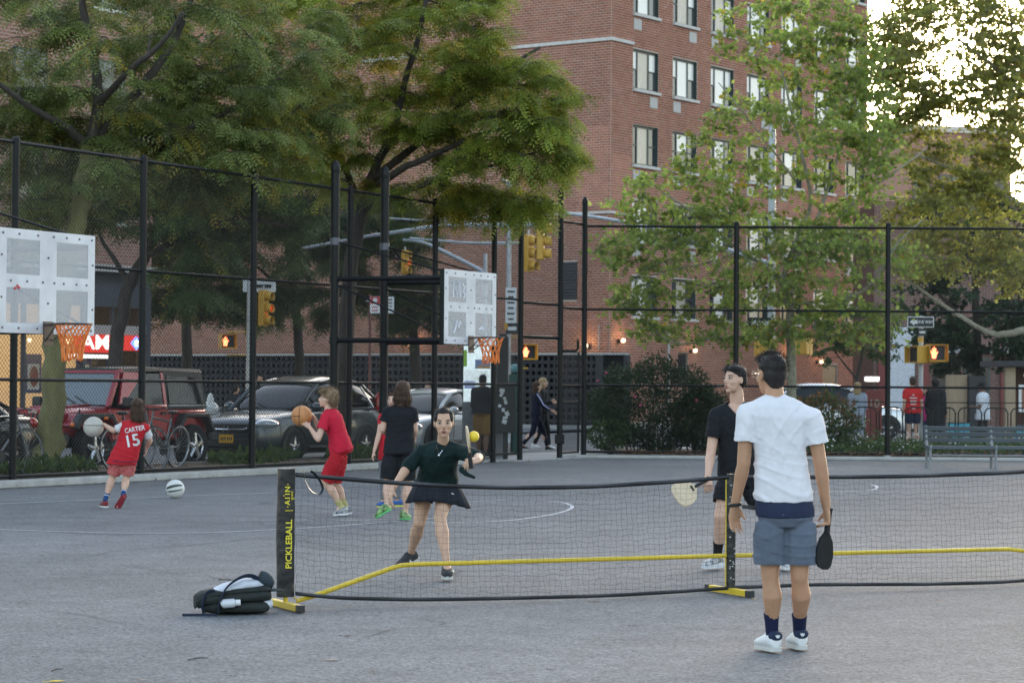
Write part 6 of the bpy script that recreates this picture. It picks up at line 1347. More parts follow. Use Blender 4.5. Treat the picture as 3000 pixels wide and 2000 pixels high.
        b.ell(s.spine(.965), (.07*bk+grow*.5, .068*bk+grow*.5, .05*bk), 12, 8)
        for q in ('l', 'r'):
            sh, el, wr_ = j['s'+q], j['e'+q], j['w'+q]; b.tube([lerp(s.spine(.84), sh, .3), lerp(s.spine(.9), sh, .7), sh], [.085*bk, .074*bk, .058*bk+grow*.5], 12); b.ell(sh, (.055*bk+grow*.6,)*3, 10, 7); b.tube([s.spine(.97), lerp(s.spine(.96), sh, .5)+Z*.004*k, lerp(s.spine(.93), sh, .9)], [.058*bk+grow*.5, .056*bk+grow*.5, .050*bk+grow*.5], 10)
            if sleeve > 0:
                if sleeve <= 1: e = lerp(sh, el, sleeve); d = (el-sh).normalized(); b.tube([sh, lerp(sh, e, .5), e], [.053*bk+grow*.8, (.057+.3*(swid-.06))*bk+grow*.4, swid*bk], 14); cuts.append((e, d, swid*bk*1.15))
                else: e = lerp(el, wr_, sleeve-1); b.tube([sh, lerp(sh, el, .5), el, e], [.055*bk+grow*.8, .053*bk+grow*.5, .050*bk+grow*.4, (.046 if swid < .07 else swid*.8)*bk], 14); b.ell(el, (.048*bk+grow*.4,)*3, 10, 7)
        return fuse(b, name, m, s.t, vox or s.vox, 4, wr, wsc, cuts if s.vox < .012 else None, folds*k if s.vox < .012 else 0, vneck)
    def bottom(s, m, length=.78, grow=.014, name='shorts', flare=1.25, waist_t=.16, wr=.010, vox=None, folds=.005):
        """length: 0..1 to the knee, 1..2 to the ankle"""
        j, k, b = s.J, s.S, MB(); bk = k*(.5+.5*s.build); cuts = []
        b.loft(s.rings(grow, -.16, waist_t+.01, 18, [(-.12, .12, .1), (-.05, .158, .120), (.03, .164, .122), (min(.12, waist_t-.01), .152, .110), (waist_t, .140, .100)]))
        for q in ('l', 'r'):
            hp, kn, an = j['h'+q], j['k'+q], j['a'+q]; d = (kn-hp).normalized()
            if length <= 1: e = lerp(hp, kn, length); b.tube([hp, lerp(hp, e, .45), e], [.088*bk+grow*.5, .088*bk+grow, .074*bk*flare], 14); cuts.append((e, d, .074*bk*flare*1.2))
            else: e = lerp(kn, an, length-1); b.tube([hp, lerp(hp, kn, .5), kn, lerp(kn, e, .5), e], [.088*bk+grow*.5, .078*bk+grow*.6, .060*bk+grow*.8, .055*bk*flare*.9, .044*bk*flare], 12)
        return fuse(b, name, m, s.t, vox or s.vox, 3, wr, .08, cuts if s.vox < .012 and length <= 1 else None, folds*k if s.vox < .012 else 0)
    def sock(s, q, m, h=.14, m2=None):
        j, k = s.J, s.S; an, kn = j['a'+q], j['k'+q]; d = (kn-an).normalized(); b = MB(); b.tube([an-d*.03*k, an+d*.02, an+d*h*.6*k, an+d*h*k], [.038*k, .037*k, .040*k, .0455*k], 12); o = b.build('sock', m, s.t, True)
        if m2:
            for z in (.35, .7): bb = MB(); bb.tube([an+d*(h*z-.004)*k, an+d*(h*z+.006)*k], [.0425*k, .0425*k], 12); bb.build('stripe', m2, o, True)
    def shoe(s, q, m, ms, heel=None, tipup=0., msole_t=.024, tag_=None):
        """sneaker from ankle joint and toe point; sole follows the foot's own slope"""
        j, k = s.J, s.S; an, tt = j['a'+q], j['t'+q]; fd = (tt-an); up = j.get('fu'+q)
        hl = j.get('heel'+q)
        if hl is None: hl = Vector((an.x, an.y, tt.z))-Vector((fd.x, fd.y, 0)).normalized()*.045*k
        d = (tt-hl); L = d.length; d = d.normalized(); sd = d.cross(up if up else Z).normalized(); n = sd.cross(d).normalized()
        def ring(x, w, h, z0): return [hl+d*(x*L)+sd*(w*k*math.cos(a))+n*((z0+(h-z0)*(.5+.5*math.sin(a)))*k) for a in [2*math.pi*i/12 for i in range(12)]]
        b = MB(); b.loft([ring(-.09, .028, .085, .004), ring(.0, .043, .105, .004), ring(.2, .046, .112, .004), ring(.38, .046, .104, .004), ring(.6, .053, .078, .004), ring(.82, .053, .064, .004), ring(.96, .045, .054, .004), ring(1.07, .024, .042, .004)])
        o = b.build('shoe', m, s.t, True); sb_ = o.modifiers.new('sub', 'SUBSURF'); sb_.levels = 1; sb_.render_levels = 1
        c = MB(); pol = [(-.085, .02), (-.03, .036), (.2, .040), (.45, .040), (.68, .047), (.88, .045), (1.0, .032), (1.06, .010)]
        pl = [hl+d*(x*L)+sd*(w*k) for x, w in pol]+[hl+d*(x*L)-sd*(w*k) for x, w in pol[::-1]]; c.prism([p-n*.006*k for p in pl], n*msole_t*k); c.build('sole', ms, o)
        l = MB()
        for x in (.42, .5, .58): l.tube([hl+d*(x*L)+sd*.026*k+n*(.088-(x-.42)*.2)*k, hl+d*((x+.02)*L)+n*(.098-(x-.42)*.2)*k, hl+d*(x*L)-sd*.026*k+n*(.088-(x-.42)*.2)*k], .004*k, 4)
        l.build('laces', tag_ or ms, o, True)
        if heel: hb = MB(); hb.loft([ring(-.097, .026, .098, .06), ring(-.07, .037, .108, .055), ring(.02, .046, .114, .055)]); hb.build('heel_tab', heel, o, True)
        return o
A = at
# ------------------------------------------------------------------ man in the white shirt (back view)
y0 = 13.72
J = dict(head=A(2258, 1098, y0-.02), neck=A(2272, 1170, y0-.04), mid=A(2284, 1310, y0-.03), pelvis=A(2300, 1500, y0), sl=A(2190, 1212, y0-.03), sr=A(2380, 1228, y0-.03), el=A(2178, 1362, y0-.02), er=A(2404, 1362, y0-.02), wl=A(2153, 1478, y0+.06), wr=A(2421, 1488, y0+.04),
    hl=A(2258, 1528, y0), hr=A(2344, 1528, y0), kl=A(2256, 1690, y0+.01), kr=A(2342, 1690, y0+.01), al=gp(2262, 1912)+Z*.10, ar=gp(2342, 1906)+Z*.10)
J['tl'] = Vector((J['al'].x-.055, J['al'].y+.155, .02)); J['tr'] = Vector((J['ar'].x-.02, J['ar'].y+.17, .02)); J['hk'] = Vector((.98, 0, 0))
p = Person('man in white t-shirt and grey-blue shorts standing with his back to the camera', J, 1.70, SK_B, (-.46, .89, 0), .0065, build=.90)
p.body({'l': (A(2150, 1560, y0+.09), Vector((.3, -.6, 0)), Vector((.25, .9, 0)), .32, .5), 'r': (A(2424, 1545, y0+.05), Vector((-.9, -.2, 0)), Vector((0, .9, 0)), 1.15, .9)})
p.face(); p.hair(H_blk, 'short', 5200, 2, .024)
wt_ = p.top(cloth('white_cotton', (.64, .63, .665), .05, .15), .54, .019, .085, 't_shirt', .008, .012, .07, flare=.02, swid=.072, folds=.0065)
M_navyc = cloth('navy_cotton', (.022, .03, .062)); M_chamb = cloth('grey_blue_chambray', (.105, .125, .165), .15, .3, 220)
p.bottom(M_chamb, .76, .018, 'shorts', 1.40, .17, .010, .008, folds=.006)
b = MB(); b.loft(p.rings(.0245, -1, 1, 20, [(-.035, .160, .121), (.03, .164, .122), (.11, .152, .110), (.16, .142, .102)])); fuse(b, 'shorts_yoke', M_navyc, p.t, .008, 2, .003)
M_sock = cloth('navy_sock', (.012, .016, .05)); M_shoew = mat('white_leather', (.62, .63, .64), .45, var=.06, vscale=12); M_solew = mat('off_white_rubber', (.48, .48, .46), .6)
for q in 'lr':
    p.sock(q, M_sock, .135); so = p.shoe(q, M_shoew, M_solew, M_navyc, tag_=M_shoew)
    hl = Vector((p.J['a'+q].x, p.J['a'+q].y, .02))-(p.J['t'+q]-p.J['a'+q]).xy.to_3d().normalized()*.072; rr = Vector((1, 0, 0))
    for ang in (-.55, 0, .55): lf_ = MB(); c_ = hl+Vector((math.sin(ang)*.012, -.006, .072+math.cos(ang)*.010)); lf_.ell(c_, (.0045, .004, .011), 7, 5, rot=Matrix.Rotation(ang, 3, 'Y')); lf_.build('heel_emblem', M_shoew, so, True)
# glasses and wristband
r, u, f, c = p.hr, p.hu, p.f, p.J['head']; g = thing('eyeglasses', 'thin metal eyeglasses worn by the man in white', 'glasses', c)
M_gl = mat('clear_lens', (.9, .95, 1), .02, trans=1.0)
for q in (-1, 1):
    b = MB(); ce = c+r*q*.034+f*.105+u*.004; b.tube([ce+r*.024*math.cos(a)+u*.02*math.sin(a) for a in [k*math.pi/8 for k in range(17)]], .0014, 5, caps=False); fr = b.build('rim', M_chrome, g, True); b = MB(); b.cyl(ce-f*.001, ce+f*.001, .022, n=14); b.build('lens', M_gl, fr)
    b = MB(); b.tube([ce+r*q*.024, c+r*q*.08+f*.04+u*.008, c+r*q*.078-f*.01+u*.004], .0016, 5); b.build('temple', M_chrome, g, True)
wb_ = thing('wristband', 'black wrist strap on the left wrist of the man in white', 'strap', p.J['wl']); b = MB(); w_ = p.J['wl']; b.tube([w_+Vector((.036*math.cos(a), .030*math.sin(a), .004*math.cos(a))) for a in [k*math.pi/8 for k in range(17)]], [(.005, .011)]*17, 6, caps=False); b.build('band', M_plastic, wb_, True); b = MB(); b.box(w_+Vector((.075, -.03, -.012)), (.075, .008, .022), rot=Matrix.Rotation(.14, 3, 'Y')); b.build('loose_end', M_plastic, wb_, bevel=.003)
# his black paddle
def paddle(label, hand, tipd, face, m, mh, blade=(.10, .205), hl=.12, th=.012, name='pickleball_paddle'):
    d = tipd.normalized(); fn = (face-d*face.dot(d)).normalized(); s = d.cross(fn); t = thing(name, label, 'paddle', hand)
    b = MB(); w, L = blade; c0 = hand+d*(hl*.55)
    pts = [(.018, 0), (.03, .02), (w*.8, .06), (w, .12), (w*1.02, L*.75), (w*.92, L*1.02), (w*.6, L*1.16), (0, L*1.2)]
    pol = [c0+s*x+d*y for x, y in pts]+[c0-s*x+d*y for x, y in pts[-2::-1]]; b.prism([q-fn*th/2 for q in pol], fn*th); bl = b.build('blade', m, t, bevel=.003)
    b = MB(); b.tube([hand-d*hl*.5, hand, c0+d*.02], [(.017, .014)]*3, 10); b.build('grip', mh, t, True)
    b = MB(); b.tube([hand-d*hl*.56, hand-d*hl*.46], [.021, .019], 10); b.build('butt_cap', mh, t, True)
    return t, bl, c0, d, s, fn
M_padk = mat('black_paddle_face', (.014, .016, .018), .85, var=.2, vscale=14, spec=.15); M_grip = mat('black_grip', (.012, .012, .013), .8); M_wood = mat('pale_paddle_wood', (.56, .44, .30), .6, var=.08, vscale=5, stretch=(1, 6, 1))
hp = A(2427, 1520, y0+.06); paddle('black paddle hanging from the right hand of the man in white', hp, A(2412, 1650, y0+.02)-hp, Vector((.80, -.60, 0)), M_padk, M_grip, (.092, .19), .11)
# ------------------------------------------------------------------ woman in the green sweatshirt (reaching)
J = dict(head=A(1300, 1238, 18.80), neck=A(1297, 1303, 18.95), mid=A(1286, 1360, 19.02), pelvis=A(1276, 1432, 19.25), sl=A(1238, 1325, 18.98), sr=A(1344, 1322, 18.93), el=A(1194, 1368, 19.0), er=A(1402, 1338, 18.72), wl=A(1152, 1428, 18.86), wr=A(1400, 1348, 18.50),
    hl=A(1244, 1440, 19.26), hr=A(1308, 1440, 19.22), kl=A(1229, 1530, 19.20), kr=A(1289, 1516, 18.92), al=A(1203, 1622, 19.52), ar=A(1309, 1652, 18.80), tl=A(1166, 1667, 19.42), tr=A(1311, 1694, 18.62), up=Vector((-.03, .16, 1)))
J['heell'] = A(1219, 1640, 19.56); J['hk'] = Vector((.97, 0, 0)); J['nk'] = Vector((.86, 0, 0))
p = Person('woman in dark green sweatshirt and black skirt reaching forward with a paddle', J, 1.64, SK_A, (.03, -.99, -.10), .0065, build=.92)
p.body({'l': (A(1138, 1478, 18.82), Vector((.8, .3, 0)), Vector((.4, -.9, 0)), .35, .7), 'r': (A(1374, 1350, 18.42), Vector((-.3, .35, -.8)), Vector((-.1, -.3, .9)), 1.05, .9)})
p.face(mouth=.003); p.hair(H_blk, 'bun', 2200, 3, .05)
M_green = cloth('dark_green_fleece', (.006, .018, .018), .2, .3, 120)
p.top(M_green, 1.02, .022, .10, 'sweatshirt', .008, .014, .08, flare=.05, swid=.068, folds=.010)
b = MB(); b.tube([A(1352, 1372, 18.75), A(1366, 1388, 18.7), A(1392, 1399, 18.66)], [.03, .02, .012], 8); fuse(b, 'sweatshirt_hem', M_green, p.t, .008, 2, .004)
M_skirt = cloth('black_pleated_cloth', (.016, .018, .026), .2, .2)
j = p.J; b = MB(); rings = []
hem_pts = {0: A(1366, 1462, 19.05)}
for t, rw in ((0, .15), (.25, .178), (.5, .203), (.75, .225), (1, .242)):
    cen = lerp(p.spine(.18), A(1282, 1474, 19.14), t); ring = []
    for a in range(48):
        an = 2*math.pi*a/48; pl = 1+.085*t*(1 if a % 4 < 2 else -1)*(.6+.4*math.sin(a*1.7)); ring.append(cen+Vector((rw*math.cos(an)*pl*1.0, rw*.72*math.sin(an)*pl, -.02*t*math.cos(an*2)-.02*t*math.cos(an))))
    rings.append(ring)
b.loft(rings, caps=False); sk = b.build('skirt', M_skirt, p.t, True, sharp=0); so = sk.modifiers.new('solid', 'SOLIDIFY'); so.thickness = .004
b = MB(); b.loft(p.rings(.006, -1, 1, 18, [(-.12, .1, .085), (-.05, .155, .115), (.05, .165, .12), (.2, .15, .108)]))
for q in 'lr': b.tube([j['h'+q], lerp(j['h'+q], j['k'+q], .35)], [.088*.95, .084*.95], 12)
fuse(b, 'under_shorts', M_skirt, p.t, .012, 2)
b = MB(); b.tube([A(1322, 1444, 18.86), A(1330, 1447, 18.86)], .004, 5); b.build('skirt_emblem', M_shoew, sk, True)
M_shoek = mat('black_knit_shoe', (.016, .017, .019), .75, var=.3, vscale=30); 
for q in 'lr':
    so = p.shoe(q, M_shoek, M_solew if q == 'r' else M_solew, tag_=M_shoek)
    b = MB(); t_ = lerp(p.J['a'+q], p.J['t'+q], .45); b.tube([t_+Vector((.045, -.02, .012)), t_+Vector((.050, -.05, -.004)), t_+Vector((.038, -.085, .008))], [.002, .006, .002], 5); b.build('side_mark', M_shoew, so, True)
nk = thing('necklace', 'thin silver necklace with pendant on the woman in green', 'necklace', j['neck']); b = MB(); b.tube([A(1277, 1300, 18.85), A(1283, 1320, 18.80), A(1287, 1331, 18.785), A(1297, 1318, 18.785), A(1310, 1300, 18.83)], .0018, 5); b.build('chain', M_chrome, nk, True); b = MB(); b.ell(A(1286, 1333, 18.775), (.008, .006, .009), 8, 6); b.build('pendant', M_chrome, nk, True)
hp = A(1378, 1348, 18.37); paddle('wooden paddle seen edge-on held up by the woman in green', hp, A(1369, 1262, 18.33)-hp, Vector((1, .10, .1)), M_wood, M_grip, (.10, .17), .11)
b = MB(); b.ell(A(1388, 1278, 18.3), (.041, .041, .041), 18, 12); bl = tag(b.build('pickleball', mat('yellow_ball_plastic', (.72, .52, .03), .45), None, True), 'bright yellow ball touching the raised wooden paddle', 'ball')
# ------------------------------------------------------------------ man in the black v-neck
J = dict(head=A(2152, 1112, 19.93), neck=A(2160, 1184, 20.0), mid=A(2158, 1290, 20.0), pelvis=A(2168, 1398, 20.05), sl=A(2098, 1216, 19.95), sr=A(2220, 1208, 20.06), el=A(2082, 1332, 19.92), er=A(2240, 1330, 20.2), wl=A(2074, 1394, 19.74), wr=A(2250, 1410, 20.1),
    hl=A(2136, 1412, 20.03), hr=A(2198, 1412, 20.06), kl=A(2110, 1512, 19.95), kr=A(2248, 1515, 20.02), al=gp(2102, 1668)+Z*.11, ar=gp(2296, 1670)+Z*.11)
J['tl'] = Vector((J['al'].x-.12, J['al'].y-.14, .025)); J['tr'] = Vector((J['ar'].x+.02, J['ar'].y-.2, .025)); J['hk'] = Vector((1.0, 0, 0))
p = Person('man in black v-neck shirt and shorts looking left across the net', J, 1.72, SK_C, (-.80, -.60, .06), .0065)
p.body({'l': (A(2074, 1428, 19.66), Vector((.2, .9, 0)), Vector((-.7, -.4, 0)), 1.0, .9), 'r': (A(2256, 1450, 20.05), Vector((-.8, 0, 0)), Vector((-.2, -.9, 0)), .4)})
p.face(mouth=.003); p.hair(H_blk, 'parted', 2600, 4, .045)
M_blkc = cloth('black_cotton', (.012, .013, .016), .15, .25); 
p.top(M_blkc, .58, .015, .0, 'v_neck_shirt', .008, .010, .07, flare=.02, swid=.068, folds=.007, vneck=(A(2152, 1180, 19.9), A(2166, 1222, 19.85)))
p.bottom(M_blkc, .62, .018, 'shorts', 1.3, .14, .010, .010)
M_sockk = cloth('black_sock', (.012, .012, .014)); M_solexw = mat('bright_white_rubber', (.62, .63, .66), .5)
for q in 'lr': p.sock(q, M_sockk, .14); p.shoe(q, mat('black_white_shoe', (.03, .03, .033), .5, col2=(.5, .5, .52), vscale=26), M_solexw, msole_t=.045, tag_=M_shoew)
hp = A(2058, 1412, 19.66); t_, bl, c0, d_, s_, fn = paddle('pale wooden paddle held low by the man in black', hp, A(1990, 1452, 19.52)-hp, Vector((.12, -.95, .25)), M_wood, M_grip, (.108, .2), .13)
b = MB(); b.box(c0+d_*.05+fn*.0075, (.05, .018, .002), ax=(s_, d_, fn)); b.build('printed_mark', M_grip, bl)
# ------------------------------------------------------------------ child in the number 15 jersey
y0 = 29.5
J = dict(head=A(403, 1192, y0), neck=A(398, 1238, y0), mid=A(382, 1285, y0), pelvis=A(362, 1340, y0), sl=A(368, 1244, y0), sr=A(426, 1254, y0), el=A(333, 1262, y0+.05), er=A(440, 1290, y0+.1), wl=A(300, 1240, y0+.12), wr=A(430, 1312, y0+.22),
    hl=A(345, 1350, y0), hr=A(379, 1352, y0), kl=A(328, 1400, y0+.04), kr=A(370, 1402, y0+.02), al=A(309, 1462, y0-.05), ar=A(361, 1448, y0-.12), tl=A(299, 1483, y0+.12), tr=A(341, 1490, y0-.05), heelr=A(360, 1456, y0-.17), fur=Vector((.25, .8, .35)), hk=Vector((.86, 0, 0)))
p = Person('child in red number 15 jersey and red shorts running with a pale ball', J, 1.36, SK_C, (-.1, .99, 0), .010, build=1.06)
p.body({'l': (A(278, 1228, y0+.14), Vector((.2, .5, -.8)), Vector((0, .9, .3)), .3), 'r': (A(428, 1330, y0+.25), Vector((-.8, 0, 0)), Vector((-.2, .9, 0)), .4)})
p.hair(H_brn, 'long', 2600, 5, .10)
p.top(cloth('white_undershirt', (.58, .58, .6)), .75, .012, .0, 'undershirt', .012, .008, .06, swid=.066)
M_jred = cloth('red_jersey_mesh', (.42, .018, .028), .08, .2, 200); jer = p.top(M_jred, 0, .026, -.20, 'jersey', .010, .014, .08, flare=.035)
b = MB(); b.tube([A(330, 1349, y0-.19), A(368, 1354, y0-.21), A(405, 1350, y0-.18)], .005, 5); b.build('jersey_trim', M_navyc, jer)
p.bottom(mat('red_floral_cloth', (.30, .045, .05), .85, col2=(.55, .16, .15), vscale=16), .80, .02, 'shorts', 1.35, .1, .008, .012)
for q in 'lr': p.sock(q, cloth('blue_striped_sock', (.02, .06, .18)), .17, M_shoew); p.shoe(q, mat('dark_red_suede', (.16, .015, .02), .8), M_shoew if q == 'l' else mat('red_sole_rubber', (.24, .02, .03), .6), tag_=M_shoew)
PROJ = [(jer, 'jersey_name', 'CARTER', .082, A(398, 1257, y0), M_shoew, .8), (jer, 'jersey_number', '15', .20, A(391, 1291, y0), M_shoew, .95)]
b = MB(); b.ell(A(274, 1250, y0+.12), (.125, .125, .125), 20, 14); bt = tag(b.build('basketball', mat('pale_worn_ball', (.42, .40, .36), .7, var=.12, vscale=5), None, True), 'pale worn basketball in the hand of the jersey child', 'ball')
b = MB(); c_ = A(274, 1250, y0+.12)
for rot in (0, 1.1): b.tube([c_+Vector((.126*math.cos(a), -.126*math.sin(a)*math.cos(rot), .126*math.sin(a)*math.sin(rot)+.02)) for a in [k*math.pi/12 for k in range(25)]], .003, 4, caps=False)
b.build('ball_seam', M_grip, bt)
# ------------------------------------------------------------------ curly boy in red shooting
y0 = 28.0
J = dict(head=A(958, 1168, y0), neck=A(964, 1204, y0), mid=A(985, 1258, y0), pelvis=A(1000, 1318, y0), sl=A(955, 1220, y0-.13), sr=A(962, 1220, y0+.13), el=A(932, 1286, y0-.2), er=A(938, 1256, y0+.14), wl=A(908, 1252, y0-.14), wr=A(920, 1222, y0+.1),
    hl=A(994, 1332, y0-.08), hr=A(996, 1330, y0+.08), kl=A(953, 1412, y0-.08), kr=A(980, 1414, y0+.1), al=A(1000, 1484, y0-.06), ar=A(1013, 1483, y0+.12), tl=A(978, 1509, y0-.08), tr=A(990, 1507, y0+.1), hk=Vector((.90, 0, 0)))
J['heell'] = A(1016, 1506, y0-.06); J['heelr'] = A(1028, 1503, y0+.12)
p = Person('boy in plain red t-shirt and red shorts about to shoot an orange ball', J, 1.50, SK_C, (-.97, -.16, .08), .010, build=1.05)
p.body({'l': (A(890, 1236, y0-.10), Vector((-.4, .8, .1)), Vector((.0, -.1, 1)), .12, .9, .16), 'r': (A(914, 1214, y0+.06), Vector((-.6, -.5, 0)), Vector((0, -.1, 1)), .2)})
p.face(); p.hair(H_curl, 'curly', 5000, 6, .05)
M_rtee = cloth('crimson_cotton', (.47, .016, .04), .06); p.top(M_rtee, .58, .018, -.05, 't_shirt', .010, .014, .08, flare=.03, swid=.072); p.bottom(cloth('red_cargo_cotton', (.36, .014, .022), .12), .98, .024, 'shorts', 1.28, .20, .014, .011)
for q in 'lr': p.sock(q, cloth('yellow_trim_sock', (.45, .40, .18)), .10); p.shoe(q, mat('checkered_canvas', (.03, .035, .05), .8, col2=(.62, .62, .62), vscale=22), M_solexw)
b = MB(); b.ell(A(884, 1218, y0-.02), (.122, .122, .122), 20, 14); bt = tag(b.build('basketball', mat('orange_ball_leather', (.47, .20, .07), .6, var=.15, vscale=6, bump=.3, bscale=120), None, True), 'orange basketball raised by the boy in the red t-shirt', 'ball'); c_ = A(884, 1218, y0-.02); b = MB()
for a0 in (0, 1.57): b.tube([c_+Vector((.1225*math.cos(a)*math.cos(a0)-.02, -.1225*math.sin(a), .1225*math.cos(a)*math.sin(a0))) for a in [k*math.pi/12 for k in range(25)]], .0025, 4, caps=False)
b.build('ball_seam', M_grip, bt)
# ------------------------------------------------------------------ kid in black with bobbed hair (back view)
y0 = 27.2
J = dict(head=A(1180, 1146, y0), neck=A(1174, 1194, y0), mid=A(1172, 1250, y0), pelvis=A(1170, 1318, y0), sl=A(1136, 1206, y0), sr=A(1208, 1206, y0), el=A(1121, 1258, y0), er=A(1216, 1258, y0+.03), wl=A(1142, 1276, y0+.2), wr=A(1212, 1286, y0+.2),
    hl=A(1148, 1334, y0), hr=A(1193, 1334, y0), kl=A(1136, 1414, y0-.02), kr=A(1194, 1418, y0), al=A(1133, 1484, y0-.12), ar=A(1188, 1502, y0), tl=A(1104, 1517, y0-.10), tr=A(1196, 1521, y0-.13), heell=A(1143, 1494, y0-.12), hk=Vector((.93, 0, 0)))
J['heelr'] = A(1178, 1519, y0+.05)
p = Person('kid in black t-shirt and long black shorts seen from behind', J, 1.60, SK_C, (.1, .99, 0), .010, build=.98)
p.body({'l': (A(1152, 1280, y0+.24), Vector((.2, .9, 0)), Vector((0, .1, 1)), .6), 'r': (A(1208, 1296, y0+.26), Vector((-.3, .8, 0)), Vector((0, .2, 1)), .6)})
p.hair(H_brn, 'bob', 3200, 8, .09); p.top(M_blkc, .58, .020, -.10, 't_shirt', .010, .012, .08, flare=.03, swid=.070); p.bottom(M_blkc, .88, .026, 'shorts', 1.38, .1, .010, .011)
for q in 'lr': p.shoe(q, mat('green_black_shoe', (.02, .022, .025), .6, col2=(.28, .5, .16), vscale=24), mat('bright_green_sole', (.10, .42, .14), .6), tag_=mat('lime_lace', (.4, .6, .2), .6))
# ------------------------------------------------------------------ kid mostly hidden behind
y0 = 29.6
J = dict(head=A(1152, 1172, y0), neck=A(1150, 1208, y0), pelvis=A(1146, 1324, y0), sl=A(1120, 1222, y0), sr=A(1182, 1222, y0), el=A(1110, 1274, y0-.05), er=A(1190, 1276, y0), wl=A(1096, 1322, y0-.12), wr=A(1192, 1326, y0),
    hl=A(1128, 1338, y0), hr=A(1166, 1338, y0), kl=A(1126, 1410, y0), kr=A(1164, 1410, y0), al=A(1122, 1470, y0), ar=A(1164, 1468, y0), tl=A(1108, 1484, y0-.1), tr=A(1140, 1482, y0-.1), hk=Vector((.86, 0, 0)))
J['heell'] = A(1128, 1484, y0+.05); J['heelr'] = A(1176, 1482, y0+.05)
p = Person('kid in red top and grey trousers mostly hidden behind the kid in black', J, 1.40, SK_C, (-.3, -.95, 0), .012)
p.body({'l': (A(1091, 1340, y0-.14), Vector((.7, .3, 0)), Vector((.2, -.9, 0)), .4), 'r': (A(1194, 1346, y0), Vector((-.7, .2, 0)), Vector((0, -.9, 0)), .4)}); p.face(); p.hair(H_brn, 'short', 900, 9, .05)
p.top(M_jred, .4, .018, -.2, 'shirt', .013, .01, .08, flare=.02); p.bottom(cloth('grey_trouser', (.15, .155, .17)), 1.88, .018, 'trousers', 1.2, .1, .008, .013)
for q in 'lr': p.shoe(q, mat('blue_mesh_shoe', (.02, .09, .30), .7), mat('yellow_sole', (.55, .5, .06), .6), tag_=mat('yellow_lace', (.6, .55, .05), .6))
# ------------------------------------------------------------------ passers-by
def passer(label, px, py_head, Y, H, f, skin, hair, style, parts, stride=.0, arms='down', zf=.02, vox=.016, lean=0., feet=True, build=1.0):
    f = Vector((f[0], f[1], 0)).normalized(); r = Vector((f.y, -f.x, 0)); k = H/1.72; hd = at(px, py_head, Y); o = Vector((hd.x, hd.y, zf))
    hz = zf+1.60*k
    P_ = lambda a, b_, z: o+r*(a*k)+f*(b_*k)+Z*(z*k)
    J = dict(head=P_(0, .02+lean, 1.60), neck=P_(0, lean*.8, 1.44), pelvis=P_(0, 0, .95), sl=P_(-.165, lean*.8, 1.39), sr=P_(.165, lean*.8, 1.39), hl=P_(-.085, 0, .88), hr=P_(.085, 0, .88), kl=P_(-.09, stride*.45+.02, .48), kr=P_(.09, -stride*.30+.02, .48), al=P_(-.09, stride*.75, .09), ar=P_(.09, -stride*.95, .10+stride*.12))
    if arms == 'down': J.update(el=P_(-.21, -.03, 1.10), er=P_(.21, -.03, 1.10), wl=P_(-.22, .06, .86), wr=P_(.22, .06, .86))
    elif arms == 'fold': J.update(el=P_(-.20, .02, 1.12), er=P_(.20, .02, 1.12), wl=P_(.0, .22, 1.18), wr=P_(-.02, .24, 1.14))
    elif arms == 'reach': J.update(el=P_(-.2, .16, 1.16), er=P_(.2, .14, 1.14), wl=P_(-.14, .40, 1.0), wr=P_(.16, .36, 1.02))
    elif arms == 'phone': J.update(el=P_(-.2, .0, 1.1), er=P_(.2, .02, 1.1), wl=P_(-.1, .24, 1.12), wr=P_(.12, .22, 1.1))
    for q, s_ in (('l', 1), ('r', -1)): J['t'+q] = J['a'+q]+f*.16*k-Z*(.07*k if s_ > 0 or not stride else .06*k+stride*.1)
    p = Person(label, J, H, skin, f+Z*(-.2 if arms == 'phone' else 0), vox, 'passers-by on the pavement', build)
    hd_ = {q: (p.J['w'+q]+(p.J['w'+q]-p.J['e'+q]).normalized()*.1, -r if q == 'r' else r, f, .4) for q in 'lr'}
    p.body(hd_); p.face(); p.hair(hair, style, 500, 5, .06 if style != 'long' else .14)
    for kind, m, kw in parts:
        if kind == 'top': p.top(m, vox=vox, wr=.012, **kw)
        elif kind == 'bottom': p.bottom(m, vox=vox, **kw)
        elif kind == 'shoe':
            for q in 'lr': p.shoe(q, m, M_solew)
    return p
M_dkc = cloth('charcoal_cloth', (.022, .023, .026)); M_navyt = cloth('navy_tracksuit', (.012, .014, .028)); M_jean = cloth('blue_jean', (.05, .09, .20)); M_ltgrey = cloth('pale_grey_blue_knit', (.30, .34, .42)); M_pinkc = cloth('magenta_cotton', (.52, .03, .20)); M_redc = cloth('bright_red_cotton', (.55, .03, .03)); M_whc = cloth('white_shirt_cotton', (.60, .62, .68)); M_tanc = cloth('tan_canvas', (.19, .105, .035)); M_shoeb = mat('black_shoe', (.012, .012, .013), .6)
pa = passer('woman in navy tracksuit with striped sleeves walking past the gate', 1572, 1146, 56.6, 1.62, (1, .05), SK_C, H_brn, 'long', [('top', M_navyt, dict(sleeve=1.9, name='jacket')), ('bottom', M_navyt, dict(length=1.9, name='trousers', flare=1.1)), ('shoe', M_shoeb, {})], .38, 'reach')
b = MB(); j = pa.J; b.tube([j['sr']+Vector((0, -.075, .03)), lerp(j['sr'], j['er'], .6)+Vector((.02, -.075, .02)), j['er']+Vector((.02, -.07, .01)), lerp(j['er'], j['wr'], .8)+Vector((0, -.06, 0))], .014, 6); b.build('sleeve_stripe', mat('pale_lilac_stripe', (.35, .36, .6), .7), pa.t, True)
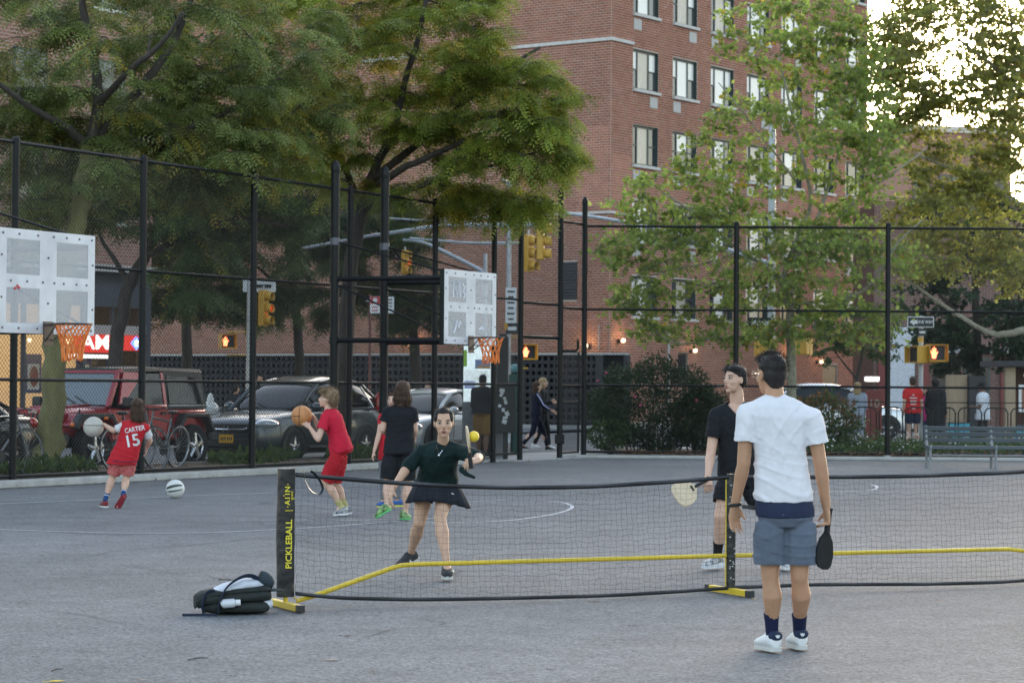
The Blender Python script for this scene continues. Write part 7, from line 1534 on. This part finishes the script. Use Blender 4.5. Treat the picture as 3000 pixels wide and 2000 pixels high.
passer('woman in plain black with folded arms walking behind the tracksuit woman', 1590, 1128, 57.4, 1.72, (1, -.15), SK_C, H_bln, 'long', [('top', M_dkc, dict(sleeve=1.9, name='jacket')), ('bottom', M_dkc, dict(length=1.9, name='trousers', flare=1.1)), ('shoe', M_shoew, {})], .2, 'fold')
passer('person in black top and tan shorts standing at the street kiosk', 1414, 1122, 50.0, 1.74, (.3, .95), SK_D, H_blk, 'short', [('top', M_dkc, dict(sleeve=1.9, name='hooded_top', grow=.035, hem=-.05, flare=.03)), ('bottom', M_tanc, dict(length=.95, name='shorts', grow=.03, flare=1.4)), ('shoe', M_shoeb, {})], .08, 'phone', build=1.15)
passer('woman in pale grey knitwear beyond the right fence', 2512, 1137, 58.0, 1.66, (.25, .9), SK_C, H_bln, 'long', [('top', M_ltgrey, dict(sleeve=1.8, name='sweater', grow=.03, flare=.04)), ('bottom', M_ltgrey, dict(length=1.95, name='trousers', flare=1.4))], .12, 'phone')
pr = passer('man in bright red printed t-shirt and navy shorts beyond the right fence', 2674, 1119, 57.9, 1.80, (-.15, 1), SK_C, H_brn, 'short', [('top', M_redc, dict(sleeve=.6, name='t_shirt', grow=.025)), ('bottom', M_navyc, dict(length=.55, name='shorts')), ('shoe', M_shoeb, {})], .05)
for k_, (wd, zz) in enumerate(((.05, 1.33), (.2, 1.26), (.16, 1.19), (.12, 1.12), (.08, 1.02))): b = MB(); q = pr.J['neck']; b.box(Vector((q.x-.01, q.y-.165, zz*1.80/1.72)), (wd, .008, .022)); b.build('shirt_print', M_shoew, pr.t)
passer('woman in magenta top standing beside the one-way post', 2716, 1152, 58.8, 1.58, (-.6, -.8), SK_C, H_brn, 'bob', [('top', M_pinkc, dict(sleeve=1.2, name='blouse', hem=-.3, flare=.03)), ('bottom', M_jean, dict(length=1.9, name='jeans', flare=1.1)), ('shoe', M_shoeb, {})], .05)
passer('man in long black coat beyond the park bench', 2742, 1126, 57.9, 1.76, (.5, .85), SK_D, H_blk, 'afro', [('top', M_dkc, dict(sleeve=1.9, name='coat', hem=-.75, grow=.04, flare=.03)), ('bottom', M_dkc, dict(length=1.9, name='trousers', flare=1.15)), ('shoe', M_shoeb, {})], .05)
pw = passer('man in white t-shirt, dark cap and cross strap beyond the park bench', 2880, 1146, 58.0, 1.68, (-.75, .5), SK_D, H_blk, 'short', [('top', M_whc, dict(sleeve=.75, name='t_shirt', grow=.05, hem=-.3, flare=.03, swid=.085)), ('bottom', M_dkc, dict(length=1.9, name='trousers')), ('shoe', M_shoeb, {})], .05, 'phone')
c_, r, u, f = pw.J['head'], pw.hr, pw.hu, pw.f; cp = thing('cap', 'dark cap on the man in white t-shirt at the right', 'cap', c_); b = MB(); b.ell(c_+u*.06-f*.01, (.09, .108, .07), 12, 8, rot=pw.R); b.build('crown', M_dkc, cp, True); b = MB(); b.ell(c_+u*.05+f*.12, (.07, .07, .012), 10, 6, rot=pw.R); b.build('peak', M_dkc, cp, True)
b = MB(); q = pw.J['neck']; b.tube([q+Vector((.13, -.1, -.02)), q+Vector((.12, -.2, -.2)), q+Vector((.0, -.22, -.45)), q+Vector((-.12, -.15, -.6))], [(.006, .018)]*4, 6); tag(b.build('cross_strap', M_dkc), 'dark strap across the back of the white t-shirt at the right', 'strap')
passer('man in dark jacket and white shirt seen above the grey car roof', 768, 1100, 61.0, 1.80, (-1, -.15), SK_B, H_blk, 'short', [('top', M_dkc, dict(sleeve=1.9, name='jacket')), ('bottom', M_dkc, dict(length=1.9, name='trousers')), ('shoe', M_shoeb, {})], .2)
passer('person in dark coat between the red and grey cars', 690, 1150, 57.0, 1.50, (.6, .8), SK_B, H_blk, 'short', [('top', M_dkc, dict(sleeve=1.9, name='coat', grow=.03)), ('bottom', M_dkc, dict(length=1.9, name='trousers')), ('shoe', M_shoeb, {})], .1)
passer('person in dark coat whose head shows above the silver sedan roof', 1254, 1140, 60.0, 1.62, (-.3, -1), SK_C, H_brn, 'long', [('top', M_dkc, dict(sleeve=1.9, name='coat')), ('bottom', M_dkc, dict(length=1.9, name='trousers')), ('shoe', M_shoeb, {})], .1)
# ================================================================== pickleball net
NL0 = gp(836, 1784); NC0 = gp(2136, 1741); ND = (NC0-NL0).normalized(); NP_ = Vector((ND.y, -ND.x, 0)); HALF = (NC0-NL0).length   # NP_: towards camera
nt_ = thing('pickleball_net', 'portable black pickleball net on a yellow tube frame', 'net', NL0)
M_ytube = mat('yellow_powder_coat', (.60, .42, .02), .38, var=.08, vscale=6); M_tape = mat('black_vinyl_tape', (.012, .013, .016), .32, var=.3, vscale=8, bump=.5, bscale=9); M_nety = mat('yellow_print', (.66, .55, .03), .5); M_cord = mat('black_net_cord', (.02, .021, .024), .8)
NPt = lambda t, z, o=0.: NL0+ND*t+NP_*o+Z*z
b = MB(); b.tube([NPt(.08, .055), NPt(.2, .085), NPt(.78, .262), NPt(.84, .275), NPt(.95, .28), NPt(HALF-.02, .285), NPt(HALF*2-.95, .28), NPt(HALF*2-.78, .262), NPt(HALF*2-.1, .06)], .0165, 10); b.build('frame_tube', M_ytube, nt_, True)
for t in (.14, .6, .8, 1.9, 2.6): c = MB(); c.tube([NPt(t-.005, .0), NPt(t+.005, .0)], .001, 4)
def foot(t, L=.30):
    b = MB(); b.box(NPt(t, .03), (2*L, .045, .045), ax=(NP_, ND, Z)); f = b.build('foot', M_ytube, nt_, bevel=.004)
    for s in (-1, 1): c = MB(); c.box(NPt(t, .03, s*(L+.03)), (.06, .049, .049), ax=(NP_, ND, Z)); c.build('foot_cap', M_plastic, f, bevel=.004)
for t in (.0, HALF, 2*HALF): foot(t, .27)
for t, z in ((.0, .90), (HALF-.016, .86), (2*HALF, .90)):
    b = MB(); b.cyl(NPt(t, .05), NPt(t, z), .0165, n=10); b.build('post', M_ytube, nt_, True)
b = MB(); b.tube([NPt(.012, .13), NPt(.07, .07)], .006, 5); b.build('gusset', M_ytube, nt_, True)
# end sleeve, seen almost flat, with the printed name
sw = .112
b = MB(); NS = 22; front = []
for i in range(NS+1):
    z = .085+i*(.945-.085)/NS; wv = .004*math.sin(z*31)+.003*math.sin(z*57+1); front.append([NPt(-.058+.003*math.sin(z*9), z, -.026), NPt(.054, z, -.02), NPt(.058+.004*math.sin(z*13), z, .004), NPt(.052, z, .026+wv), NPt(.0, z, .033-wv), NPt(-.05, z, .028+wv), NPt(-.06, z, .002)])
b.loft(front); sl_ = b.build('end_sleeve', M_tape, nt_, True, sharp=50)
def vtext(name, txt, size, z, t=.0, o=.041, m=M_nety, ws=1.0): text(name, txt, size, NPt(t, z, o), Z, -ND, m, sl_, True, None, ws)
vtext('sleeve_print', 'PICKLEBALL', .062, .44, .008, .042, M_nety, 1.0)
b = MB(); b.box(NPt(.005, .665, .041), (.055, .003, .004), ax=(ND, NP_, Z)); b.build('sleeve_print', M_nety, sl_)
vtext('sleeve_print', 'A11N', .052, .765, -.004); vtext('sleeve_print', 'SPORTS', .017, .765, .028)
for dz, dx in ((-.075, -.004), (.0, -.032), (.075, -.004), (-.02, .04)): b = MB(); b.box(NPt(.0+dx, .765+dz, .041), (.007, .003, .007), ax=(ND, NP_, Z)); b.build('sleeve_print', M_nety, sl_)
b = MB(); b.loft([[q+ND*(2*HALF)+Z*0 for q in r_] for r_ in front]); b.build('end_sleeve', M_tape, nt_, True, sharp=50)
# centre sleeve
b = MB(); rings = []
for i in range(16): z = .05+i*.83/15; rings.append([NPt(HALF+.005+.036*math.cos(a), z, .012+.03*math.sin(a)+.002*math.sin(z*60+a*3)) for a in [2*math.pi*k/10 for k in range(10)]])
b.loft(rings); cs = b.build('centre_sleeve', mat('splashed_vinyl', (.010, .011, .013), .3, var=.2, bump=.6, bscale=14), nt_, True)
rg = random.Random(4)
for k in range(26): z = .08+rg.random()*.72; c = MB(); x = rg.uniform(-.028, .028); a_ = rg.uniform(-.6, .6); c.tube([NPt(HALF+.005+x-.008, z-.004*a_, .043), NPt(HALF+.005+x, z+.003, .044), NPt(HALF+.005+x+.008, z+.006*a_, .043)], [.001, .0035, .001], 4); c.build('white_fleck', M_signw, cs)
# netting: top tape, bottom tape, cords
def topz(t):
    s = t/HALF if t <= HALF else (2*HALF-t)/HALF; return .925+(.875-.925)*s-.085*math.sin(math.pi*min(1, max(0, s)))*(1 if t <= HALF else .35)
def botz(t):
    s = t/HALF; return .075*math.exp(-t*1.6)+.012+.022*max(0, math.sin(math.pi*(s-.75)*1.6)) if t <= HALF else .03+.012*math.sin(t*2)
def noff(t, v):  # v 0 bottom .. 1 top: the loose net belly hangs towards the camera
    return .035+.05*(1-v)*math.sin(math.pi*min(1, t/HALF) if t <= HALF else math.pi*(2*HALF-t)/HALF)+.008*math.sin(t*7+v*5)
T0, T1 = .055, 2*HALF-.05; NTn = 96
def band(name, zf, vv, h, th):
    b = MB(); rings = []
    for i in range(NTn+1):
        t = T0+(T1-T0)*i/NTn; z = zf(t); o = noff(t, vv); rl = .006*math.sin(t*9)
        rings.append([NPt(t, z-h, o+rl), NPt(t, z-h*.5, o+th+rl), NPt(t, z, o), NPt(t, z-h*.5, o-th)])
    b.loft(rings); return b.build(name, M_tape, nt_, True, sharp=0)
band('top_tape', topz, 1, .030, .007); band('bottom_tape', lambda t: botz(t)+.03, 0, .026, .006)
PIT = .0445; cords = MB(); nv = int((T1-T0)/PIT); nh = 20; R_ = .0008
wob = lambda a, b_: .004*math.sin(a*3.7+b_*1.9)+.005*math.sin(a*9.1-b_*3.3)+.004*math.sin(a*1.3+b_*11)
def gpnt(i, k):
    t = T0+PIT*i; v = k/nh; zt, zb = topz(t)-.03, botz(t)+.02; z = zb+(zt-zb)*v
    return NPt(t+wob(i*.5, k*.6), z+wob(k*.7+3, i*.45)*.8, noff(t, v))
for i in range(nv+1): cords.tube([gpnt(i, k) for k in range(0, nh+1)], R_, 3, caps=False)
for k in range(1, nh): cords.tube([gpnt(i, k) for i in range(nv+1)], R_, 3, caps=False)
nm = cords.build('net_mesh', M_cord, nt_); nm['kind'] = 'stuff'
# carry strap loop hanging at the left
b = MB(); b.tube(spline([NPt(.10, .935, .05), NPt(.115, .86, .06), NPt(.16, .79, .065), NPt(.215, .775, .065), NPt(.235, .82, .065), NPt(.20, .89, .06), NPt(.155, .93, .05)], 4), [(.0025, .011)]*25, 6); b.build('strap_loop', M_tape, nt_, True)
# ================================================================== backpack with cap
bp0 = gp(690, 1796); bx = Vector((.97, .22, 0)).normalized(); by = Vector((-bx.y, bx.x, 0))
bpk = thing('backpack', 'dark olive backpack lying on the court beside the net foot', 'backpack', bp0)
B = lambda a, d, z: bp0+bx*a+by*d+Z*z
M_olive = cloth('dark_olive_nylon', (.024, .028, .027), .25, .3, 60); M_strapn = cloth('navy_strap', (.02, .028, .05)); M_whm = cloth('white_mesh', (.50, .52, .58), .12)
def pillow(name, prof, m, wr=.012, vox=.008): b = MB(); b.loft([[B(x, w*math.cos(a)*1.0, zc+h*math.copysign(abs(math.sin(a))**.6, math.sin(a))) for a in [2*math.pi*k/14 for k in range(14)]] for x, w, zc, h in prof]); return fuse(b, name, m, bpk, vox, 3, wr, .05)
pillow('front_pocket', [(-.22, .10, .045, .03), (-.15, .14, .05, .045), (.05, .15, .05, .045), (.18, .14, .05, .045), (.215, .11, .05, .03)], M_olive)
pillow('main_compartment', [(-.25, .10, .075, .04), (-.2, .14, .10, .045), (0, .155, .115, .045), (.17, .15, .125, .045), (.225, .12, .12, .03)], M_olive); pillow('back_panel', [(-.27, .09, .08, .05), (-.22, .13, .12, .035), (0, .15, .155, .028), (.18, .14, .165, .028), (.22, .1, .165, .015)], M_olive)
pillow('white_lining', [(-.17, .08, .13, .02), (-.10, .13, .155, .035), (.04, .13, .19, .04), (.13, .11, .195, .035), (.18, .07, .185, .02)], M_whm, .014); pillow('pocket_lining', [(.13, .10, .055, .02), (.18, .12, .06, .045), (.225, .11, .065, .035), (.24, .07, .07, .02)], M_whm)
b = MB(); b.tube(spline([B(-.13, -.16, .02), B(-.12, -.165, .10), B(-.07, -.15, .19), B(.02, -.10, .245), B(.10, -.07, .25), B(.17, -.06, .20)], 4), [(.006, .022)]*21, 7); b.build('shoulder_strap', M_strapn, bpk, True)
b = MB(); b.tube(spline([B(-.22, -.12, .02), B(-.23, -.14, .08), B(-.20, -.12, .145), B(-.15, -.1, .15)], 4), [(.006, .02)]*13, 7); b.build('shoulder_strap', M_strapn, bpk, True)
b = MB(); b.tube([B(-.36, -.13, .006), B(-.25, -.15, .006), B(-.14, -.17, .006)], [(.004, .012)]*3, 6); b.build('loose_strap', M_strapn, bpk, True)
bt = thing('water_bottle', 'clear bottle tucked in the backpack side pocket', 'bottle', B(-.06, -.17, .07)); b = MB(); b.tube([B(-.11, -.165, .075), B(-.10, -.168, .08), B(-.03, -.17, .085), B(-.02, -.17, .086)], [.02, .03, .03, .022], 12); b.build('body', mat('bottle_plastic', (.5, .52, .55), .15, coat=.5), bt, True); b = MB(); b.tube([B(-.018, -.17, .086), B(.012, -.17, .088)], [.021, .02], 12); b.build('lid', M_signw, bt, True)
cc = B(.185, -.01, .205); cpb = thing('baseball_cap', 'dark blue-grey cap propped on top of the backpack', 'cap', cc); b = MB(); R2 = Matrix.Rotation(.5, 3, 'Y')
b.loft([[cc+bx*(x+.0)+Z*z+(by*(r_*math.cos(a))+(Z*.85+bx*.4)*(r_*.85*math.sin(a))) for a in [2*math.pi*k/14 for k in range(14)]] for x, z, r_ in ((-.035, .025, .072), (.0, .015, .070), (.035, -.005, .058), (.06, -.02, .03))]); b.build('crown', cloth('blue_grey_twill', (.03, .042, .052)), cpb, True)
b = MB(); b.ell(cc+bx*-.037+Z*.026, (.006, .06, .055), 12, 8, rot=Matrix((bx*.9-Z*.4, by, Z*.9+bx*.4)).transposed()); b.build('inside', mat('cap_lining', (.008, .009, .01), .9), cpb); b = MB(); b.ell(cc+bx*.05-Z*.05-by*.02, (.075, .06, .010), 10, 6, rot=Matrix((bx, by, Z)).transposed()); b.build('peak', MATS['blue_grey_twill'], cpb, True)
# ================================================================== loose ball and litter
b = MB(); cb_ = gp(513, 1459)+Z*.125; b.ell(cb_, (.125, .11, .125), 20, 14); lb = tag(b.build('soccer_ball', mat('white_ball_leather', (.60, .60, .57), .5), None, True), 'white ball with dark curved marks lying on the court', 'ball'); M_bk2 = mat('dark_green_mark', (.02, .035, .025), .5)
for off, a0 in ((.035, .3), (-.06, .9), (.085, -.5)):
    b = MB(); pts = []
    for k in range(9):
        a = -1.0+k*.25; v = Vector((math.sin(a), -math.cos(a)*.9, off*6*math.cos(a*.8)+.25*math.sin(a+a0))).normalized(); pts.append(cb_+Vector((v.x*.126, v.y*.111, v.z*.126)))
    b.tube(pts, [.004, .008, .011, .012, .012, .011, .009, .007, .004], 5); b.build('ball_mark', M_bk2, lb, True)
LFM = {}
def litter(px, py, s, rot, c, label):
    p_ = gp(px, py); key = str(c)
    if key not in LFM: LFM[key] = mat('dry_leaf_%d' % len(LFM), c, .8, var=.2, vscale=60)
    X = Vector((math.cos(rot), math.sin(rot)*1, 0)); Y = Vector((-X.y, X.x, 0)); b = MB()
    o = [(-.5, 0, .0), (-.3, .22, .012), (0, .3, .02), (.3, .2, .016), (.55, 0, .01), (.3, -.2, .02), (0, -.26, .012), (-.3, -.2, .014)]
    vs_ = [p_+X*(a*s)+Y*(b_*s)+Z*(z*s*8*.3+.004) for a, b_, z in o]+[p_+Z*.004]; b.add(vs_, [(8, i, (i+1) % 8) for i in range(8)]); b.tube([p_-X*.5*s+Z*.006, p_-X*.8*s+Z*.01], .0015, 4)
    tag(b.build('fallen_leaf', LFM[key]), label, 'leaf', 'leaves lying on the court')
TANL, BRN, YLW, DK, ORG_ = (.33, .24, .18), (.07, .05, .04), (.62, .42, .02), (.02, .02, .02), (.28, .10, .05)
for a in [(970, 1934, .085, .1, TANL, 'pale tan fallen leaf nearest the lower middle of the court'), (1019, 1863, .07, .3, BRN, 'brown leaf on the asphalt below the net bottom tape'), (165, 1997, .09, .5, YLW, 'yellow leaf cut off by the bottom left edge'), (418, 1993, .05, .2, TANL, 'small tan leaf at the bottom edge left of centre'), (2212, 1755, .03, 0, YLW, 'tiny yellow leaf right of the centre post foot'), (2762, 1759, .06, .2, ORG_, 'orange-brown leaf far right below the net'), (1746, 1763, .07, .1, BRN, 'dark leaf right under the bottom tape'), (1161, 1595, .06, .2, (.05, .075, .02), 'dark green leaf behind the net left of the woman'), (896, 1798, .03, 1, TANL, 'small pale leaf just right of the yellow net foot'), (899, 1815, .03, .4, BRN, 'small brown leaf below the yellow net foot'), (926, 1829, .025, 0, DK, 'dark speck of leaf below the net near the sleeve'), (593, 1868, .03, .2, DK, 'dark leaf scrap below the backpack'), (1858, 1835, .05, .1, DK, 'dark slim leaf left of the white shirt man'), (1863, 1909, .03, .4, DK, 'dark leaf scrap farther below left of the white shirt man'), (1620, 1962, .045, .2, BRN, 'brown leaf near the bottom edge right of centre'), (2808, 1640, .05, .1, TANL, 'pale leaf behind the net at the right'), (2909, 1638, .05, .6, ORG_, 'reddish leaf behind the net near the right edge'), (125, 1627, .04, .3, DK, 'dark leaf scrap on the left side of the court'), (106, 1925, .03, .1, DK, 'dark leaf scrap near the lower left corner'), (428, 1925, .025, .5, DK, 'small dark scrap between the two twigs at lower left'), (690, 1981, .04, .4, BRN, 'brown scrap at the bottom edge under the backpack')]: litter(*a)
for a, b_, lb_ in (((150, 1968), (185, 1961), 'thin dark twig at the lower left corner of the court'), ((550, 1935), (610, 1929), 'thin dark twig on the asphalt below the backpack'), ((640, 1700), (690, 1701), 'small twig behind the backpack')):
    b = MB(); g0, g1 = gp(*a), gp(*b_); b.tube([g0+Z*.006, (g0+g1)/2+Z*.012, g1+Z*.006], [.003, .0035, .002], 5); tag(b.build('twig', M_bark, None, True), lb_, 'twig')
# ------------------------------------------------------------------ open the garment ends and crease the cloth
dg = bpy.context.evaluated_depsgraph_get(); done = []
for ob, cuts, folds, vcut in BAKE: done.append(bpy.data.meshes.new_from_object(ob.evaluated_get(dg)))
for (ob, cuts, folds, vcut), me in zip(BAKE, done):
    off = ORG[ob.name]
    if cuts or vcut:
        bm = bmesh.new(); bm.from_mesh(me)
        for c, nrm, rad in cuts:
            c = c-off; dl = []
            for f in bm.faces:
                if f.normal.dot(nrm) > .62:
                    q = f.calc_center_median()-c; ax_ = q.dot(nrm)
                    if -.05 < ax_ < .03 and (q-nrm*ax_).length < rad: dl.append(f)
            bmesh.ops.delete(bm, geom=dl, context='FACES')
        if vcut:
            a_, b_ = vcut[0]-off, vcut[1]-off; hgt = a_.z-b_.z; dl = []
            for f in bm.faces:
                q = f.calc_center_median()
                if q.z > b_.z and q.y < a_.y+.08:
                    t = min(1.3, (q.z-b_.z)/hgt); cx = b_.x+(a_.x-b_.x)*t
                    if abs(q.x-cx) < .068*t: dl.append(f)
            bmesh.ops.delete(bm, geom=dl, context='FACES')
        bm.to_mesh(me); bm.free()
    if folds:
        nv_ = len(me.vertices); co = np.empty(nv_*3, dtype=np.float32); me.vertices.foreach_get('co', co); co = co.reshape(-1, 3).astype(float); nr = np.empty(nv_*3, dtype=np.float32); me.vertex_normals.foreach_get('vector', nr); nr = nr.reshape(-1, 3)
        w = co+np.array(off[:]); zr = (co[:, 2]-co[:, 2].min())/max(1e-3, np.ptp(co[:, 2])); x, y, z = w[:, 0], w[:, 1], w[:, 2]
        f1 = np.sin(38*z+9*x+2.2*np.sin(7*x+3*y)+1.5*np.sin(11*z)); f2 = np.sin(22*x+9*z+2.0*np.sin(9*z+2*y)+4*y); f3 = np.sin(26*x-24*z+1.7*np.sin(8*x+6*z)+9*y)
        rg_ = lambda a: (1-np.abs(a))**2*1.6-.5
        m1 = .5+.5*np.sin(5*x+7*z+1); d_ = folds*((1-zr)**.7*rg_(f1)*(.4+m1)+.8*zr*rg_(f2)*(1.2-m1)+.6*rg_(f3)*(.3+.7*np.sin(6*z-4*x)**2))
        co = co+nr*(np.maximum(d_, -.35*folds)+.25*folds)[:, None]*.8; me.vertices.foreach_set('co', co.astype(np.float32).ravel()); me.update()
    ob.modifiers.clear(); old = ob.data; ob.data = me; me.polygons.foreach_set('use_smooth', np.ones(len(me.polygons), dtype=bool))
# ------------------------------------------------------------------ prints that follow the cloth
dg = bpy.context.evaluated_depsgraph_get()
for ob, nm_, tx, sz, c_, m_, ws in PROJ:
    bv = BVHTree.FromObject(ob, dg); off = ob.matrix_world.translation
    vs_, fs_ = text_verts(tx, sz, 0, True); b = MB(); up_ = Vector((-.20, 0, 1)).normalized(); rt = Vector((1, 0, .20)).normalized(); pts = []
    for v in vs_:
        q = c_+rt*(v.x*ws)+up_*v.y; h = bv.ray_cast(Vector((q.x, q.y-1, q.z))-off, Vector((0, 1, 0)), 3); pts.append((h[0]+off if h[0] else q)+Vector((0, -.007, 0)))
    b.add(pts, fs_); b.build(nm_, m_, ob)
